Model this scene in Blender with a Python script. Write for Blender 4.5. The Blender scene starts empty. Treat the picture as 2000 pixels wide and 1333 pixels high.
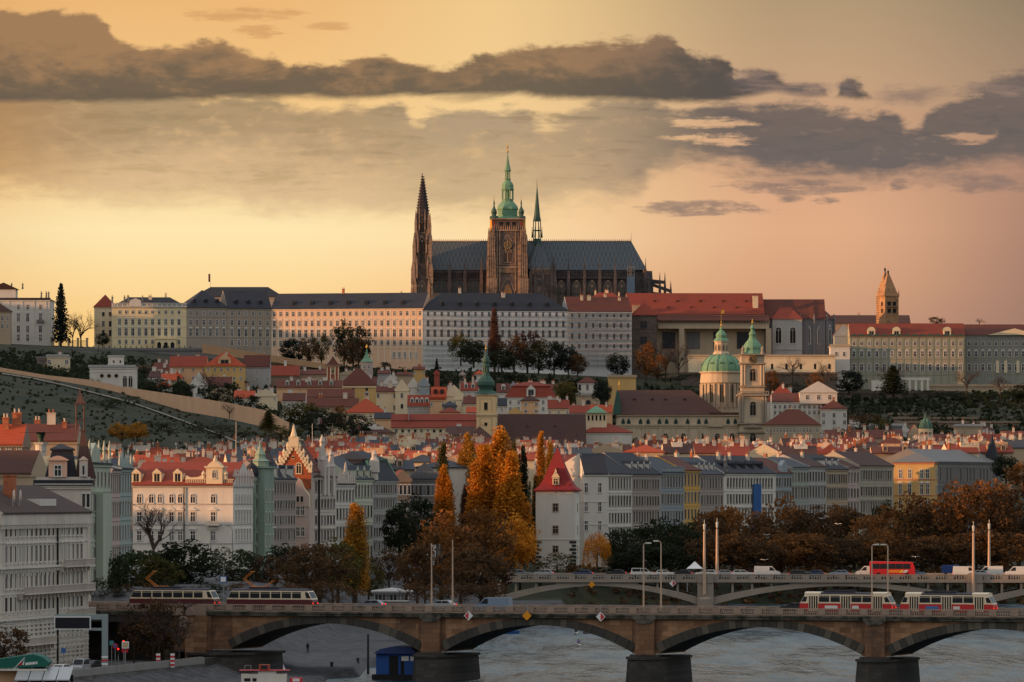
import bpy, bmesh, math, random
from mathutils import Vector
rnd = random.Random(11)
S = bpy.context.scene
COL = S.collection
F, CX, HY, CZ = 11111.0, 1000.0, 960.0, 28.0   # focal length in photo pixels, principal column, horizon row, eye height

# ---------------------------------------------------------------- camera
cam = bpy.data.cameras.new('camera'); camo = bpy.data.objects.new('camera', cam); COL.objects.link(camo)
camo.location = (0, 0, CZ); camo.rotation_euler = (math.radians(90), 0, 0)
cam.sensor_width = 36; cam.lens = 36 * F / 2000; cam.shift_y = (HY - 666.5) / 2000
cam.clip_start = 5; cam.clip_end = 30000
S.camera = camo
S.view_settings.view_transform = 'Standard'; S.view_settings.look = 'None'
S.view_settings.exposure = 0.0; S.view_settings.gamma = 1
S.cycles.max_bounces = 5; S.cycles.diffuse_bounces = 2; S.cycles.glossy_bounces = 2
S.cycles.transparent_max_bounces = 4; S.cycles.use_denoising = True

def lin(c):
    r = []
    for v in c:
        v /= 255.0
        r.append(v / 12.92 if v <= .04045 else ((v + .055) / 1.055) ** 2.4)
    return (r[0], r[1], r[2], 1)

# ---------------------------------------------------------------- sun
SUN_EL, SUN_BACK = math.radians(5.0), math.radians(15.0)       # low sun on the left, a little behind the viewer
sl = bpy.data.lights.new('sun', 'SUN'); sl.energy = 5.0; sl.angle = math.radians(.5); sl.color = (1.0, .50, .22)
so = bpy.data.objects.new('sun', sl); COL.objects.link(so); so.location = (-300, -100, 400)
to_sun = Vector((-math.cos(SUN_BACK) * math.cos(SUN_EL), -math.sin(SUN_BACK) * math.cos(SUN_EL), math.sin(SUN_EL)))
so.rotation_euler = to_sun.to_track_quat('Z', 'Y').to_euler()

# ---------------------------------------------------------------- sky (world)
class NT:
    def __init__(s, nt): s.nt = nt; s.n = nt.nodes; s.l = nt.links
    def new(s, t, **k):
        n = s.n.new(t)
        for a, b in k.items(): setattr(n, a, b)
        return n
    def put(s, sock, v):
        if isinstance(v, bpy.types.NodeSocket): s.l.new(v, sock)
        else: sock.default_value = v
    def m(s, op, a, b=0.0, c=0.0, clamp=False):
        n = s.new('ShaderNodeMath', operation=op); n.use_clamp = clamp
        s.put(n.inputs[0], a); s.put(n.inputs[1], b)
        if op in ('MULTIPLY_ADD',): s.put(n.inputs[2], c)
        return n.outputs[0]
    def step(s, x, a, b):      # smoothstep a..b
        n = s.new('ShaderNodeMapRange', interpolation_type='SMOOTHSTEP')
        s.put(n.inputs[0], x); s.put(n.inputs[1], a); s.put(n.inputs[2], b); n.inputs[3].default_value = 0; n.inputs[4].default_value = 1
        return n.outputs[0]
    def mix(s, f, a, b, mode='MIX'):
        n = s.new('ShaderNodeMix', data_type='RGBA', blend_type=mode)
        s.put(n.inputs[0], f); s.put(n.inputs[6], a); s.put(n.inputs[7], b)
        return n.outputs[2]
    def ramp(s, x, stops, interp='LINEAR'):
        n = s.new('ShaderNodeValToRGB'); e = n.color_ramp; e.interpolation = interp
        while len(e.elements) < len(stops): e.elements.new(.5)
        for i, (p, c) in enumerate(stops): e.elements[i].position = p; e.elements[i].color = c
        s.put(n.inputs[0], x); return n.outputs[0]
    def curve(s, x, pts):      # pts (0..1, 0..1)
        n = s.new('ShaderNodeFloatCurve'); cv = n.mapping.curves[0]
        while len(cv.points) < len(pts): cv.points.new(.5, .5)
        for i, (a, b) in enumerate(pts): cv.points[i].location = (a, b); cv.points[i].handle_type = 'AUTO_CLAMPED'
        n.mapping.update(); s.put(n.inputs[1], x); return n.outputs[0]
    def noise(s, vec, scale, detail=4, rough=.55, dist=0.0):
        n = s.new('ShaderNodeTexNoise'); s.put(n.inputs['Vector'], vec); n.inputs['Scale'].default_value = scale
        n.inputs['Detail'].default_value = detail; n.inputs['Roughness'].default_value = rough; n.inputs['Distortion'].default_value = dist
        return n.outputs[0]
    def vec(s, x, y, z=0.0):
        n = s.new('ShaderNodeCombineXYZ'); s.put(n.inputs[0], x); s.put(n.inputs[1], y); s.put(n.inputs[2], z); return n.outputs[0]

W = bpy.data.worlds.new('World'); S.world = W; W.use_nodes = True
w = NT(W.node_tree); w.n.clear()
tc = w.new('ShaderNodeTexCoord'); sp = w.new('ShaderNodeSeparateXYZ'); w.l.new(tc.outputs['Generated'], sp.inputs[0])
dx, dy, dz = sp.outputs
az = w.m('ARCTAN2', dx, dy)                                        # azimuth from north-ish, radians
el = w.m('ARCSINE', dz)                                            # elevation
a_ = w.m('MULTIPLY', az, F); e_ = w.m('MULTIPLY', el, F)           # in units of 1/11111 radian
ax = w.m('ADD', a_, 1000.0); ey = w.m('SUBTRACT', 960.0, e_)
an = w.m('DIVIDE', w.m('ADD', ax, 500.0), 3000.0, clamp=True)
nv = w.vec(w.m('MULTIPLY', ax, .001), w.m('MULTIPLY', ey, .0022))
n1 = w.m('SUBTRACT', w.noise(nv, 6.0, 7, .62, .5), .5)
ns = w.m('SUBTRACT', w.noise(w.vec(w.m('MULTIPLY', ax, .001), w.m('MULTIPLY', ey, .0065), 7.1), 9.0, 6, .62, .4), .5)
nv2 = w.vec(w.m('MULTIPLY', ax, .001), w.m('MULTIPLY', ey, .004), 3.3)
n2 = w.m('SUBTRACT', w.noise(nv2, 2.2, 5, .55, .3), .5)
n3 = w.m('SUBTRACT', w.noise(nv, 22.0, 5, .6), .5)
def stops(L): return [(max(0, min(1, y / 700)), lin(c)) for y, c in L]
yv = w.m('DIVIDE', ey, 700.0, clamp=True)
left = w.ramp(yv, stops([(0, (236, 184, 120)), (150, (242, 195, 130)), (330, (248, 208, 146)), (450, (255, 231, 176)), (560, (253, 217, 154)), (640, (248, 202, 128))]))
midc = w.ramp(yv, stops([(0, (240, 202, 142)), (150, (243, 205, 145)), (330, (246, 208, 148)), (470, (253, 219, 166)), (560, (246, 198, 142)), (640, (240, 190, 130))]))
rite = w.ramp(yv, stops([(0, (178, 152, 118)), (150, (196, 160, 126)), (330, (216, 166, 130)), (450, (224, 172, 134)), (560, (214, 162, 126)), (640, (200, 150, 122))]))
far_ = w.ramp(yv, stops([(0, (138, 122, 100)), (150, (160, 134, 110)), (330, (172, 132, 112)), (500, (160, 122, 106)), (640, (152, 118, 104))]))
base = w.mix(w.step(ax, 500.0, 1050.0), left, midc)
base = w.mix(w.step(ax, 900.0, 1560.0), base, rite)
base = w.mix(w.step(ax, 1600.0, 2150.0), base, far_)
base = w.mix(w.step(ax, 260.0, -350.0), base, w.mix(.5, left, lin((205, 140, 70))))
def prof(pts): return w.m('MULTIPLY', w.curve(an, [((x + 500) / 3000, y / 700) for x, y in pts]), 700.0)
def band(top, bot, ya, yb, s1, s2):
    t = w.step(w.m('SUBTRACT', ya, prof(top)), -s1, s1); b = w.step(w.m('SUBTRACT', yb, prof(bot)), -s2, s2)
    return w.m('MULTIPLY', t, w.m('SUBTRACT', 1.0, b))
yA = w.m('ADD', ey, w.m('ADD', w.m('MULTIPLY', n1, 80.0), w.m('MULTIPLY', n3, 34.0)))
yB = w.m('ADD', ey, w.m('ADD', w.m('MULTIPLY', n1, 34.0), w.m('MULTIPLY', n2, 30.0)))
dA = band([(-500, 20), (0, 26), (90, 24), (180, 32), (225, 72), (300, 96), (350, 96), (410, 84), (470, 94), (530, 112), (590, 132), (650, 128), (705, 110), (745, 108), (800, 124), (880, 134), (950, 113), (1010, 100), (1080, 92), (1160, 84), (1250, 82), (1290, 66), (1320, 80), (1345, 112), (1415, 124), (1440, 152), (1480, 140), (1515, 150), (1545, 168), (1605, 168), (1625, 186), (1650, 160), (1690, 176), (1730, 215), (2500, 240)],
          [(-500, 215), (0, 205), (200, 200), (500, 196), (900, 190), (1000, 187), (1100, 195), (1200, 199), (1400, 199), (1450, 192), (1520, 178), (1560, 186), (1620, 188), (1680, 194), (1730, 195), (2500, 200)], yA, yB, 9.0, 9.0)
yC = w.m('ADD', ey, w.m('ADD', w.m('MULTIPLY', n1, 96.0), w.m('ADD', w.m('MULTIPLY', n3, 40.0), w.m('ADD', w.m('MULTIPLY', ns, 44.0), w.m('MULTIPLY', n2, 20.0)))))
dB = band([(-500, 190), (0, 192), (540, 194), (560, 206), (640, 216), (685, 203), (720, 214), (770, 206), (812, 238), (845, 216), (880, 208), (935, 208), (970, 218), (1010, 216), (1060, 242), (1120, 226), (1180, 206), (1260, 196), (1330, 216), (1400, 208), (1450, 212), (1560, 205), (1650, 220), (1740, 234), (1785, 262), (1805, 240), (1850, 200), (1900, 182), (1950, 156), (2010, 146), (2500, 130)],
          [(-500, 360), (0, 368), (100, 376), (200, 392), (260, 402), (330, 396), (420, 388), (500, 402), (620, 412), (800, 416), (1000, 412), (1060, 398), (1120, 386), (1200, 376), (1245, 366), (1265, 342), (1285, 326), (1350, 318), (1450, 326), (1550, 342), (1700, 348), (1800, 342), (1900, 332), (2000, 318), (2500, 300)], yC, yC, 15.0, 34.0)
nq = w.m('ADD', w.m('MULTIPLY', n1, .45), w.m('ADD', w.m('MULTIPLY', n3, .6), w.m('MULTIPLY', ns, 1.0)))
def ell(cx, cy, rx, ry, k=4.6, s=1.5, soft=-.15):
    u = w.m('DIVIDE', w.m('SUBTRACT', ax, cx), rx); v = w.m('DIVIDE', w.m('SUBTRACT', ey, cy), ry)
    q = w.m('SUBTRACT', 1.0, w.m('ADD', w.m('MULTIPLY', u, u), w.m('MULTIPLY', v, v)))
    return w.step(w.m('ADD', q, w.m('MULTIPLY', nq, k)), soft, soft + s)
hole = w.m('MAXIMUM', w.m('MAXIMUM', ell(1372., 243., 80., 11., 6.0), ell(1390., 271., 90., 16., 6.0)), ell(1890., 274., 52., 14., 6.0))
dB = w.m('MULTIPLY', dB, w.m('SUBTRACT', 1.0, hole))
small = None
for c in [(1540., 364., 135., 20.), (1372., 408., 130., 16.), (1925., 360., 120., 21.), (1783., 188., 90., 24., 2.4), (1478., 162., 66., 30., 2.), (1572., 178., 70., 20., 2.), (1656., 174., 32., 22., 2.), (1930., 185., 80., 26.), (1543., 392., 26., 9.), (1615., 394., 30., 8.), (1757., 364., 26., 13.), (1650., 371., 50., 9.)]:
    d_ = ell(*c); small = d_ if small is None else w.m('MAXIMUM', small, d_)
wisp = w.m('MULTIPLY', w.m('MAXIMUM', w.m('MAXIMUM', ell(480., 33., 130., 16., 4.5), ell(500., 58., 60., 22., 4.5, .9, .3)), ell(640., 52., 60., 10., 4.)), .5)
tx = w.step(ax, 950.0, 1450.0)
hl = w.m('ADD', w.m('DIVIDE', w.m('SUBTRACT', ey, 75.0), 120.0), w.m('ADD', w.m('MULTIPLY', n1, 1.9), w.m('MULTIPLY', n3, 1.2)), clamp=True)
cA = w.mix(tx, w.mix(w.step(hl, .05, .95), lin((158, 122, 88)), lin((104, 91, 76))), w.mix(w.step(hl, -.2, .8), lin((128, 104, 88)), lin((80, 76, 73))))
hb = w.step(w.m('ADD', ey, w.m('ADD', w.m('MULTIPLY', n3, 90.), w.m('MULTIPLY', n2, 190.0))), 215.0, 390.0)
cB = w.mix(tx, w.mix(hb, lin((174, 147, 112)), lin((208, 174, 138))), w.mix(hb, lin((114, 101, 94)), lin((102, 96, 95))))
cB = w.mix(w.m('MULTIPLY', w.step(ax, 640.0, 900.0), w.m('SUBTRACT', 1.0, tx)), cB, lin((178, 153, 122)))
cB = w.mix(w.m('MULTIPLY', w.step(w.m('ADD', ns, w.m('MULTIPLY', n1, .8)), -.02, .22), .5), cB, w.mix(tx, lin((146, 124, 92)), lin((92, 88, 88))))
cB = w.mix(w.m('MULTIPLY', w.step(w.m('SUBTRACT', n3, w.m('MULTIPLY', n1, .6)), .04, .3), .4), cB, w.mix(tx, lin((222, 180, 126)), lin((166, 136, 116))))
cB = w.mix(w.step(ax, 300.0, -100.0), cB, lin((172, 132, 90)))
sky = w.mix(w.m('MULTIPLY', dB, w.m('SUBTRACT', .97, w.m('MULTIPLY', hb, w.m('MULTIPLY', w.m('SUBTRACT', 1.0, tx), .3)))), base, cB)
sky = w.mix(w.m('MULTIPLY', dA, .96), sky, cA)
sky = w.mix(w.m('MULTIPLY', small, .8), sky, w.mix(w.step(ns, -.1, .15), lin((112, 100, 98)), lin((150, 124, 110))))
sky = w.mix(wisp, sky, lin((196, 140, 88)))
# above the picture: the pale grey-blue evening vault of the physical sky; behind the viewer the dim eastern sky
nis = w.new('ShaderNodeTexSky', sky_type='NISHITA'); nis.sun_disc = False; nis.sun_elevation = SUN_EL
nis.sun_rotation = math.atan2(to_sun.x, to_sun.y)
nk = w.mix(1.0, nis.outputs[0], (.12, .12, .12, 1), 'MULTIPLY')
vault = w.mix(1.0, nk, w.mix(w.step(el, math.radians(13), math.radians(38)), (.22, .25, .29, 1), (.62, .61, .63, 1)), 'ADD')
sky = w.mix(w.step(el, math.radians(5.05), math.radians(8)), sky, vault)
sky = w.mix(w.m('MULTIPLY', w.step(dy, .2, -.5), w.step(el, math.radians(12), 0.0)), sky, (.37, .33, .32, 1))
bg = w.new('ShaderNodeBackground'); w.l.new(sky, bg.inputs[0]); bg.inputs[1].default_value = 1.0
wo = w.new('ShaderNodeOutputWorld'); w.l.new(bg.outputs[0], wo.inputs[0])

# ---------------------------------------------------------------- helpers
def XP(px, Y): return (px - CX) * Y / F
def ZP(py, Y): return CZ + (HY - py) * Y / F
def PX(x, Y): return CX + F * x / Y

class MB:
    def __init__(s): s.v = []; s.f = []; s.m = []
    def add(s, vs, fs, mi=0):
        o = len(s.v); s.v += [tuple(p) for p in vs]; s.f += [tuple(i + o for i in f) for f in fs]; s.m += [mi] * len(fs); return s
    def box(s, x0, x1, y0, y1, z0, z1, mi=0):
        return s.add([(x0, y0, z0), (x1, y0, z0), (x1, y1, z0), (x0, y1, z0), (x0, y0, z1), (x1, y0, z1), (x1, y1, z1), (x0, y1, z1)],
                     [(0, 3, 2, 1), (4, 5, 6, 7), (0, 1, 5, 4), (1, 2, 6, 5), (2, 3, 7, 6), (3, 0, 4, 7)], mi)
    def taper(s, x, y, z0, z1, a0, b0, a1, b1, mi=0):   # box with half sizes a,b below and above
        v = [(x + i * a, y + j * b, z) for z, a, b in ((z0, a0, b0), (z1, a1, b1)) for i, j in ((-1, -1), (1, -1), (1, 1), (-1, 1))]
        return s.add(v, [(0, 3, 2, 1), (4, 5, 6, 7), (0, 1, 5, 4), (1, 2, 6, 5), (2, 3, 7, 6), (3, 0, 4, 7)], mi)
    def face(s, pts, mi=0): return s.add(pts, [tuple(range(len(pts)))], mi)
    def prism_y(s, pts, y0, y1, mi=0, cap=None):        # polygon (x,z) pushed from y0 to y1
        n = len(pts); o = len(s.v)
        s.v += [(p[0], y0, p[1]) for p in pts] + [(p[0], y1, p[1]) for p in pts]
        for i in range(n): j = (i + 1) % n; s.f.append((o + i, o + j, o + n + j, o + n + i)); s.m.append(mi)
        c = mi if cap is None else cap
        s.f += [tuple(o + i for i in range(n))[::-1], tuple(o + n + i for i in range(n))]; s.m += [c, c]; return s
    def prism_x(s, pts, x0, x1, mi=0, cap=None):        # polygon (y,z) pushed from x0 to x1
        n = len(pts); o = len(s.v)
        s.v += [(x0, p[0], p[1]) for p in pts] + [(x1, p[0], p[1]) for p in pts]
        for i in range(n): j = (i + 1) % n; s.f.append((o + i, o + j, o + n + j, o + n + i)); s.m.append(mi)
        c = mi if cap is None else cap
        s.f += [tuple(o + i for i in range(n))[::-1], tuple(o + n + i for i in range(n))]; s.m += [c, c]; return s
    def lathe(s, prof, n=12, cx=0., cy=0., mi=0, rot=0., sx=1., sy=1.):
        o = len(s.v); k = len(prof)
        for r, z in prof:
            for i in range(n):
                a = rot + 2 * math.pi * i / n; s.v.append((cx + sx * r * math.cos(a), cy + sy * r * math.sin(a), z))
        for j in range(k - 1):
            for i in range(n):
                q = (i + 1) % n; s.f.append((o + j * n + i, o + j * n + q, o + j * n + n + q, o + j * n + n + i)); s.m.append(mi)
        s.f += [tuple(o + i for i in range(n))[::-1], tuple(o + (k - 1) * n + i for i in range(n))]; s.m += [mi, mi]; return s
    def tube(s, p, q, r0, r1=None, n=6, mi=0):
        p = Vector(p); q = Vector(q); r1 = r0 if r1 is None else r1; d = q - p
        if d.length < 1e-6: return s
        d.normalize(); a = d.orthogonal().normalized(); b = d.cross(a); o = len(s.v)
        for c, r in ((p, r0), (q, r1)):
            for i in range(n):
                t = 2 * math.pi * i / n; s.v.append(tuple(c + a * (r * math.cos(t)) + b * (r * math.sin(t))))
        for i in range(n): j = (i + 1) % n; s.f.append((o + i, o + j, o + n + j, o + n + i)); s.m.append(mi)
        s.f += [tuple(o + i for i in range(n))[::-1], tuple(o + n + i for i in range(n))]; s.m += [mi, mi]; return s
    def mesh(s, name, mats, smooth=False, fix=True):
        me = bpy.data.meshes.new(name); me.from_pydata(s.v, [], s.f)
        for m in (mats if isinstance(mats, (list, tuple)) else [mats]): me.materials.append(m)
        me.polygons.foreach_set('material_index', s.m)
        if smooth: me.polygons.foreach_set('use_smooth', [True] * len(s.f))
        if fix and len(s.f) < 6000:
            bm = bmesh.new(); bm.from_mesh(me); bmesh.ops.recalc_face_normals(bm, faces=bm.faces); bm.to_mesh(me); bm.free()
        me.update(); return me
    def build(s, name, mats, parent=None, loc=None, rz=0., smooth=False, fix=True):
        return obj(name, s.mesh(name, mats, smooth, fix), parent, loc, rz)

def obj(name, me, parent=None, loc=None, rz=0., sc=None):
    o = bpy.data.objects.new(name, me); COL.objects.link(o)
    if parent: o.parent = parent
    if loc is not None: o.location = loc
    if rz: o.rotation_euler[2] = rz
    if sc is not None: o.scale = sc if isinstance(sc, (tuple, list)) else (sc, sc, sc)
    return o
LAB = {}
def thing(name, label, cat, loc=(0, 0, 0), rz=0., group=None, me=None, sc=None):
    o = obj(name, me, None, loc, rz, sc); o['label'] = label; o['category'] = cat
    if group: o['group'] = group
    LAB[label] = LAB.get(label, 0) + 1
    return o
def struct(o, kind='structure'): o['kind'] = kind; return o

# ---------------------------------------------------------------- materials
MATS = {}
def mat(name, rgb, rough=.85, var=.16, scale=.25, kind='plaster', metal=0., spec=.3, rgb2=None, p=1.0):
    if name in MATS: return MATS[name]
    m = bpy.data.materials.new(name); m.use_nodes = True; t = NT(m.node_tree); b = t.n['Principled BSDF']
    c = lin(rgb); c2 = lin(rgb2) if rgb2 else None
    b.inputs['Roughness'].default_value = rough; b.inputs['Metallic'].default_value = metal; b.inputs['Specular IOR Level'].default_value = spec
    co = t.new('ShaderNodeTexCoord').outputs['Object']
    if kind in ('leaf',):
        g = t.new('ShaderNodeNewGeometry').outputs['Random Per Island']; oi = t.new('ShaderNodeObjectInfo').outputs['Random']
        big = t.noise(co, .35, 2)
        k = t.m('ADD', t.m('MULTIPLY', g, .55), t.m('ADD', t.m('MULTIPLY', big, 1.7), t.m('MULTIPLY', oi, .25)))
        k = t.m('SUBTRACT', k, .78, clamp=True)
        col = t.mix(k, c, c2); b.inputs['Specular IOR Level'].default_value = .1
        t.l.new(col, b.inputs['Base Color'])
        tr = t.new('ShaderNodeBsdfTranslucent'); t.l.new(col, tr.inputs[0]); mx = t.new('ShaderNodeMixShader'); mx.inputs[0].default_value = .3
        t.l.new(b.outputs[0], mx.inputs[1]); t.l.new(tr.outputs[0], mx.inputs[2]); t.l.new(mx.outputs[0], t.n['Material Output'].inputs[0])
    elif kind == 'plain':
        n = t.noise(co, scale * 4, 3)
        f = t.m('MULTIPLY_ADD', n, var, 1 - var / 2)
        t.l.new(t.mix(1.0, c, t.vec(f, f, f), 'MULTIPLY'), b.inputs['Base Color'])
    else:
        oi = t.new('ShaderNodeObjectInfo').outputs['Random']
        mp = t.new('ShaderNodeMapping'); t.l.new(co, mp.inputs[0]); mp.inputs['Scale'].default_value = (1, 1, .22 if kind == 'plaster' else 1)
        n = t.noise(mp.outputs[0], scale, 5, .65); nn = t.noise(co, scale * 9, 3, .6)
        f = t.m('ADD', t.m('MULTIPLY', n, var * 2.6), t.m('MULTIPLY', nn, var * 1.2))
        f = t.m('ADD', f, 1 - var * 1.9)
        if kind == 'plaster':
            col = t.mix(1.0, c, t.vec(f, f, t.m('MULTIPLY', f, .98)), 'MULTIPLY')
            bp = t.new('ShaderNodeBump'); bp.inputs['Strength'].default_value = .15; bp.inputs['Distance'].default_value = .05
            t.l.new(nn, bp.inputs['Height']); t.l.new(bp.outputs[0], b.inputs['Normal'])
        elif kind == 'tile':      # rows of roof tiles
            wv = t.new('ShaderNodeTexWave', wave_type='BANDS', bands_direction='Z'); t.l.new(co, wv.inputs[0])
            wv.inputs['Scale'].default_value = 1.1 * p; wv.inputs['Distortion'].default_value = .6; wv.inputs['Detail'].default_value = 2
            wx = t.new('ShaderNodeTexWave', wave_type='BANDS', bands_direction='DIAGONAL'); t.l.new(co, wx.inputs[0])
            wx.inputs['Scale'].default_value = .8 * p; wx.inputs['Distortion'].default_value = 1.5
            g = t.m('MULTIPLY', f, t.m('MULTIPLY_ADD', wv.outputs[1], .22, .86)); g = t.m('MULTIPLY', g, t.m('MULTIPLY_ADD', wx.outputs[1], .1, .94))
            g = t.m('MULTIPLY', g, t.m('MULTIPLY_ADD', oi, .3, .85))
            pat = t.step(t.noise(co, .12, 4, .7), .5, .72)
            col = t.mix(1.0, t.mix(t.m('MULTIPLY', pat, .5), c, c2 or lin((70, 48, 42))), t.vec(g, g, g), 'MULTIPLY')
            bp = t.new('ShaderNodeBump'); bp.inputs['Strength'].default_value = .5; bp.inputs['Distance'].default_value = .08
            t.l.new(wv.outputs[1], bp.inputs['Height']); t.l.new(bp.outputs[0], b.inputs['Normal'])
        elif kind == 'block':     # coursed stone
            mp2 = t.new('ShaderNodeMapping'); t.l.new(co, mp2.inputs[0]); mp2.inputs['Rotation'].default_value = (math.radians(90), 0, 0)
            br = t.new('ShaderNodeTexBrick'); t.l.new(mp2.outputs[0], br.inputs[0]); br.inputs['Scale'].default_value = p
            br.inputs['Color1'].default_value = c; br.inputs['Color2'].default_value = c2 or c; br.inputs['Mortar'].default_value = tuple(x * .45 for x in c[:3]) + (1,)
            br.inputs['Mortar Size'].default_value = .014; br.inputs['Bias'].default_value = 0.; br.inputs['Brick Width'].default_value = .9; br.inputs['Row Height'].default_value = .42
            col = t.mix(1.0, br.outputs[0], t.vec(f, f, f), 'MULTIPLY')
            dk = t.step(t.noise(co, scale * .8, 6, .7, .4), .48, .7)
            col = t.mix(t.m('MULTIPLY', dk, .68), col, lin((62, 54, 48)))
        elif kind == 'diamond':   # patterned slate
            mp2 = t.new('ShaderNodeMapping'); t.l.new(co, mp2.inputs[0]); mp2.inputs['Rotation'].default_value = (math.radians(60), 0, 0); mp2.inputs['Scale'].default_value = (p, p, p)
            q = t.new('ShaderNodeSeparateXYZ'); t.l.new(mp2.outputs[0], q.inputs[0])
            u = t.m('PINGPONG', q.outputs[0], 1.0); v_ = t.m('PINGPONG', t.m('MULTIPLY', q.outputs[1], .7), 1.0)
            d = t.m('ABSOLUTE', t.m('SUBTRACT', t.m('ADD', u, v_), 1.0))
            k = t.m('SUBTRACT', 1.0, t.step(d, .12, .3))
            col = t.mix(1.0, t.mix(k, c, c2), t.vec(f, f, f), 'MULTIPLY')
        elif kind == 'seam':      # standing seam metal
            wv = t.new('ShaderNodeTexWave', wave_type='BANDS', bands_direction='X', wave_profile='SAW'); t.l.new(co, wv.inputs[0]); wv.inputs['Scale'].default_value = .5 * p
            g = t.m('MULTIPLY', f, t.m('MULTIPLY_ADD', t.step(wv.outputs[1], .8, .95), -.3, 1.05))
            col = t.mix(1.0, t.mix(t.m('MULTIPLY', t.noise(co, .3, 3), .5), c, c2 or c), t.vec(g, g, g), 'MULTIPLY')
        else:                     # ground-like: two colours in patches
            k = t.step(t.noise(co, scale, 6, .65), .38, .62)
            col = t.mix(1.0, t.mix(k, c, c2 or c), t.vec(f, f, f), 'MULTIPLY')
        t.l.new(col, b.inputs['Base Color'])
    MATS[name] = m; return m
def glow(name, rgb, s):
    if name in MATS: return MATS[name]
    m = bpy.data.materials.new(name); m.use_nodes = True; b = m.node_tree.nodes['Principled BSDF']
    b.inputs['Base Color'].default_value = lin(rgb); b.inputs['Emission Color'].default_value = lin(rgb); b.inputs['Emission Strength'].default_value = s
    MATS[name] = m; return m

GLASS = mat('window_glass', (38, 40, 44), .25, .3, 1.0, 'plain', spec=.3)
GLASSL = mat('window_curtained', (104, 100, 98), .4, .4, 1.0, 'plain', spec=.3)
GLASSW = mat('window_glass_warm', (66, 52, 44), .2, .4, 1.0, 'plain', spec=.5)
FRAME = mat('window_frame', (214, 206, 194), .6, .1, 1.0, 'plain')
FRAMED = mat('window_frame_dull', (150, 142, 130), .6, .1, 1.0, 'plain')
DARK = mat('dark_opening', (30, 28, 27), .8, .2, 1.0, 'plain')
TILE = mat('roof_tile_red', (134, 58, 40), .8, .14, .3, 'tile', rgb2=(98, 50, 38))
TILEB = mat('roof_tile_bright', (172, 72, 40), .8, .14, .3, 'tile', rgb2=(132, 58, 38))
TILED = mat('roof_tile_dark', (98, 52, 40), .8, .14, .3, 'tile', rgb2=(72, 45, 38))
TILEK = mat('roof_tile_brown', (78, 51, 43), .8, .13, .3, 'tile', rgb2=(60, 43, 38))
SLATE = mat('roof_slate', (47, 48, 54), .75, .16, .3, 'tile', rgb2=(38, 40, 46), p=1.4)
SLATEN = mat('roof_slate_blue', (62, 66, 72), .7, .16, .3, 'seam', rgb2=(48, 52, 58))
COPPER = mat('copper_green', (112, 150, 116), .65, .25, .5, 'seam', rgb2=(80, 116, 94))
COPPERD = mat('copper_dark', (62, 92, 80), .6, .25, .5, 'seam', rgb2=(44, 66, 60))
GOLD = mat('gilding', (222, 170, 74), .35, .1, 1., 'plain', metal=.7)
IRON = mat('dark_iron', (52, 50, 50), .6, .2, 1., 'plain')
STEEL = mat('grey_steel', (140, 140, 138), .5, .15, .5, 'plain')
BRICK = mat('chimney_brick', (190, 116, 78), .85, .2, .6, 'block', rgb2=(166, 96, 66), p=2.0)
CHIM = mat('chimney_plaster', (208, 190, 170), .85, .2, .6)
def plaster(n, rgb, var=.13): return mat('plaster_' + n, rgb, .88, var * 1.35, .3)
P_WHITE = plaster('white', (208, 199, 187)); P_CREAM = plaster('cream', (220, 198, 164)); P_YEL = plaster('yellow', (202, 162, 104))
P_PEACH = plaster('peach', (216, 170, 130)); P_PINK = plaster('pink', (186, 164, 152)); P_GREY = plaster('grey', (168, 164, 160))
P_BLUE = plaster('blue', (146, 152, 155)); P_GREEN = plaster('green', (160, 186, 158)); P_TAN = plaster('tan', (176, 154, 128))
P_BROWN = plaster('brown', (140, 118, 100)); P_DGREY = plaster('dark_grey', (120, 116, 114)); P_MAUVE = plaster('mauve', (166, 150, 142))

# ---------------------------------------------------------------- terrain
def lerp(tab, x):
    if x <= tab[0][0]: return tab[0][1]
    for (a, b), (c, d) in zip(tab, tab[1:]):
        if x <= c: return b + (d - b) * (x - a) / (c - a)
    return tab[-1][1]
EDGE = [(300, -48), (760, -36), (811, -30), (870, -22.4), (1000, -14), (1200, -2), (1300, 8), (1440, 18)]
TC = [-900, 0, 250, 420, 560, 750, 1000, 1300, 1600, 2000, 2600, 4000]
TT = {1440: [20, 16, 13, 12, 11, 10, 8, 7.2, 7.2, 7.2, 7.2, 7.2],
      1560: [44, 34, 27, 20, 15, 12, 10, 8, 7.6, 7.6, 7.6, 7.6],
      1680: [60, 44, 38, 30, 22, 17, 14, 12, 10, 9, 9, 9],
      1800: [72, 53, 48, 40, 32, 26, 24, 22, 20, 17, 16, 15],
      1900: [82, 62, 55, 48, 42, 34, 33, 32, 29, 26, 24, 22],
      2000: [92, 70, 63, 57, 50, 41, 41, 40, 36, 33, 30, 26],
      2120: [100, 73, 66, 60, 55, 48, 46, 43, 40, 38, 34, 30],
      2240: [108, 76, 70, 66, 62, 57, 52, 46, 44, 43, 38, 34],
      2340: [114, 81, 76, 72, 70, 66, 58, 50, 50, 54, 48, 40],
      2430: [118, 87, 84, 80, 76, 72, 66, 58, 60, 64, 58, 48],
      2500: [122, 92, 90, 86, 80, 78, 76, 68, 66, 70, 64, 54],
      2570: [124, 95, 92, 92, 86, 84, 82, 78, 74, 73, 68, 58],
      2700: [126, 98, 96, 95, 92, 90, 88, 86, 84, 80, 74, 62],
      3100: [110, 92, 90, 88, 86, 84, 82, 80, 76, 72, 66, 56],
      4000: [60, 50, 50, 50, 50, 48, 46, 44, 42, 40, 38, 36],
      16000: [40] * 12}
TY = sorted(TT)
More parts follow.
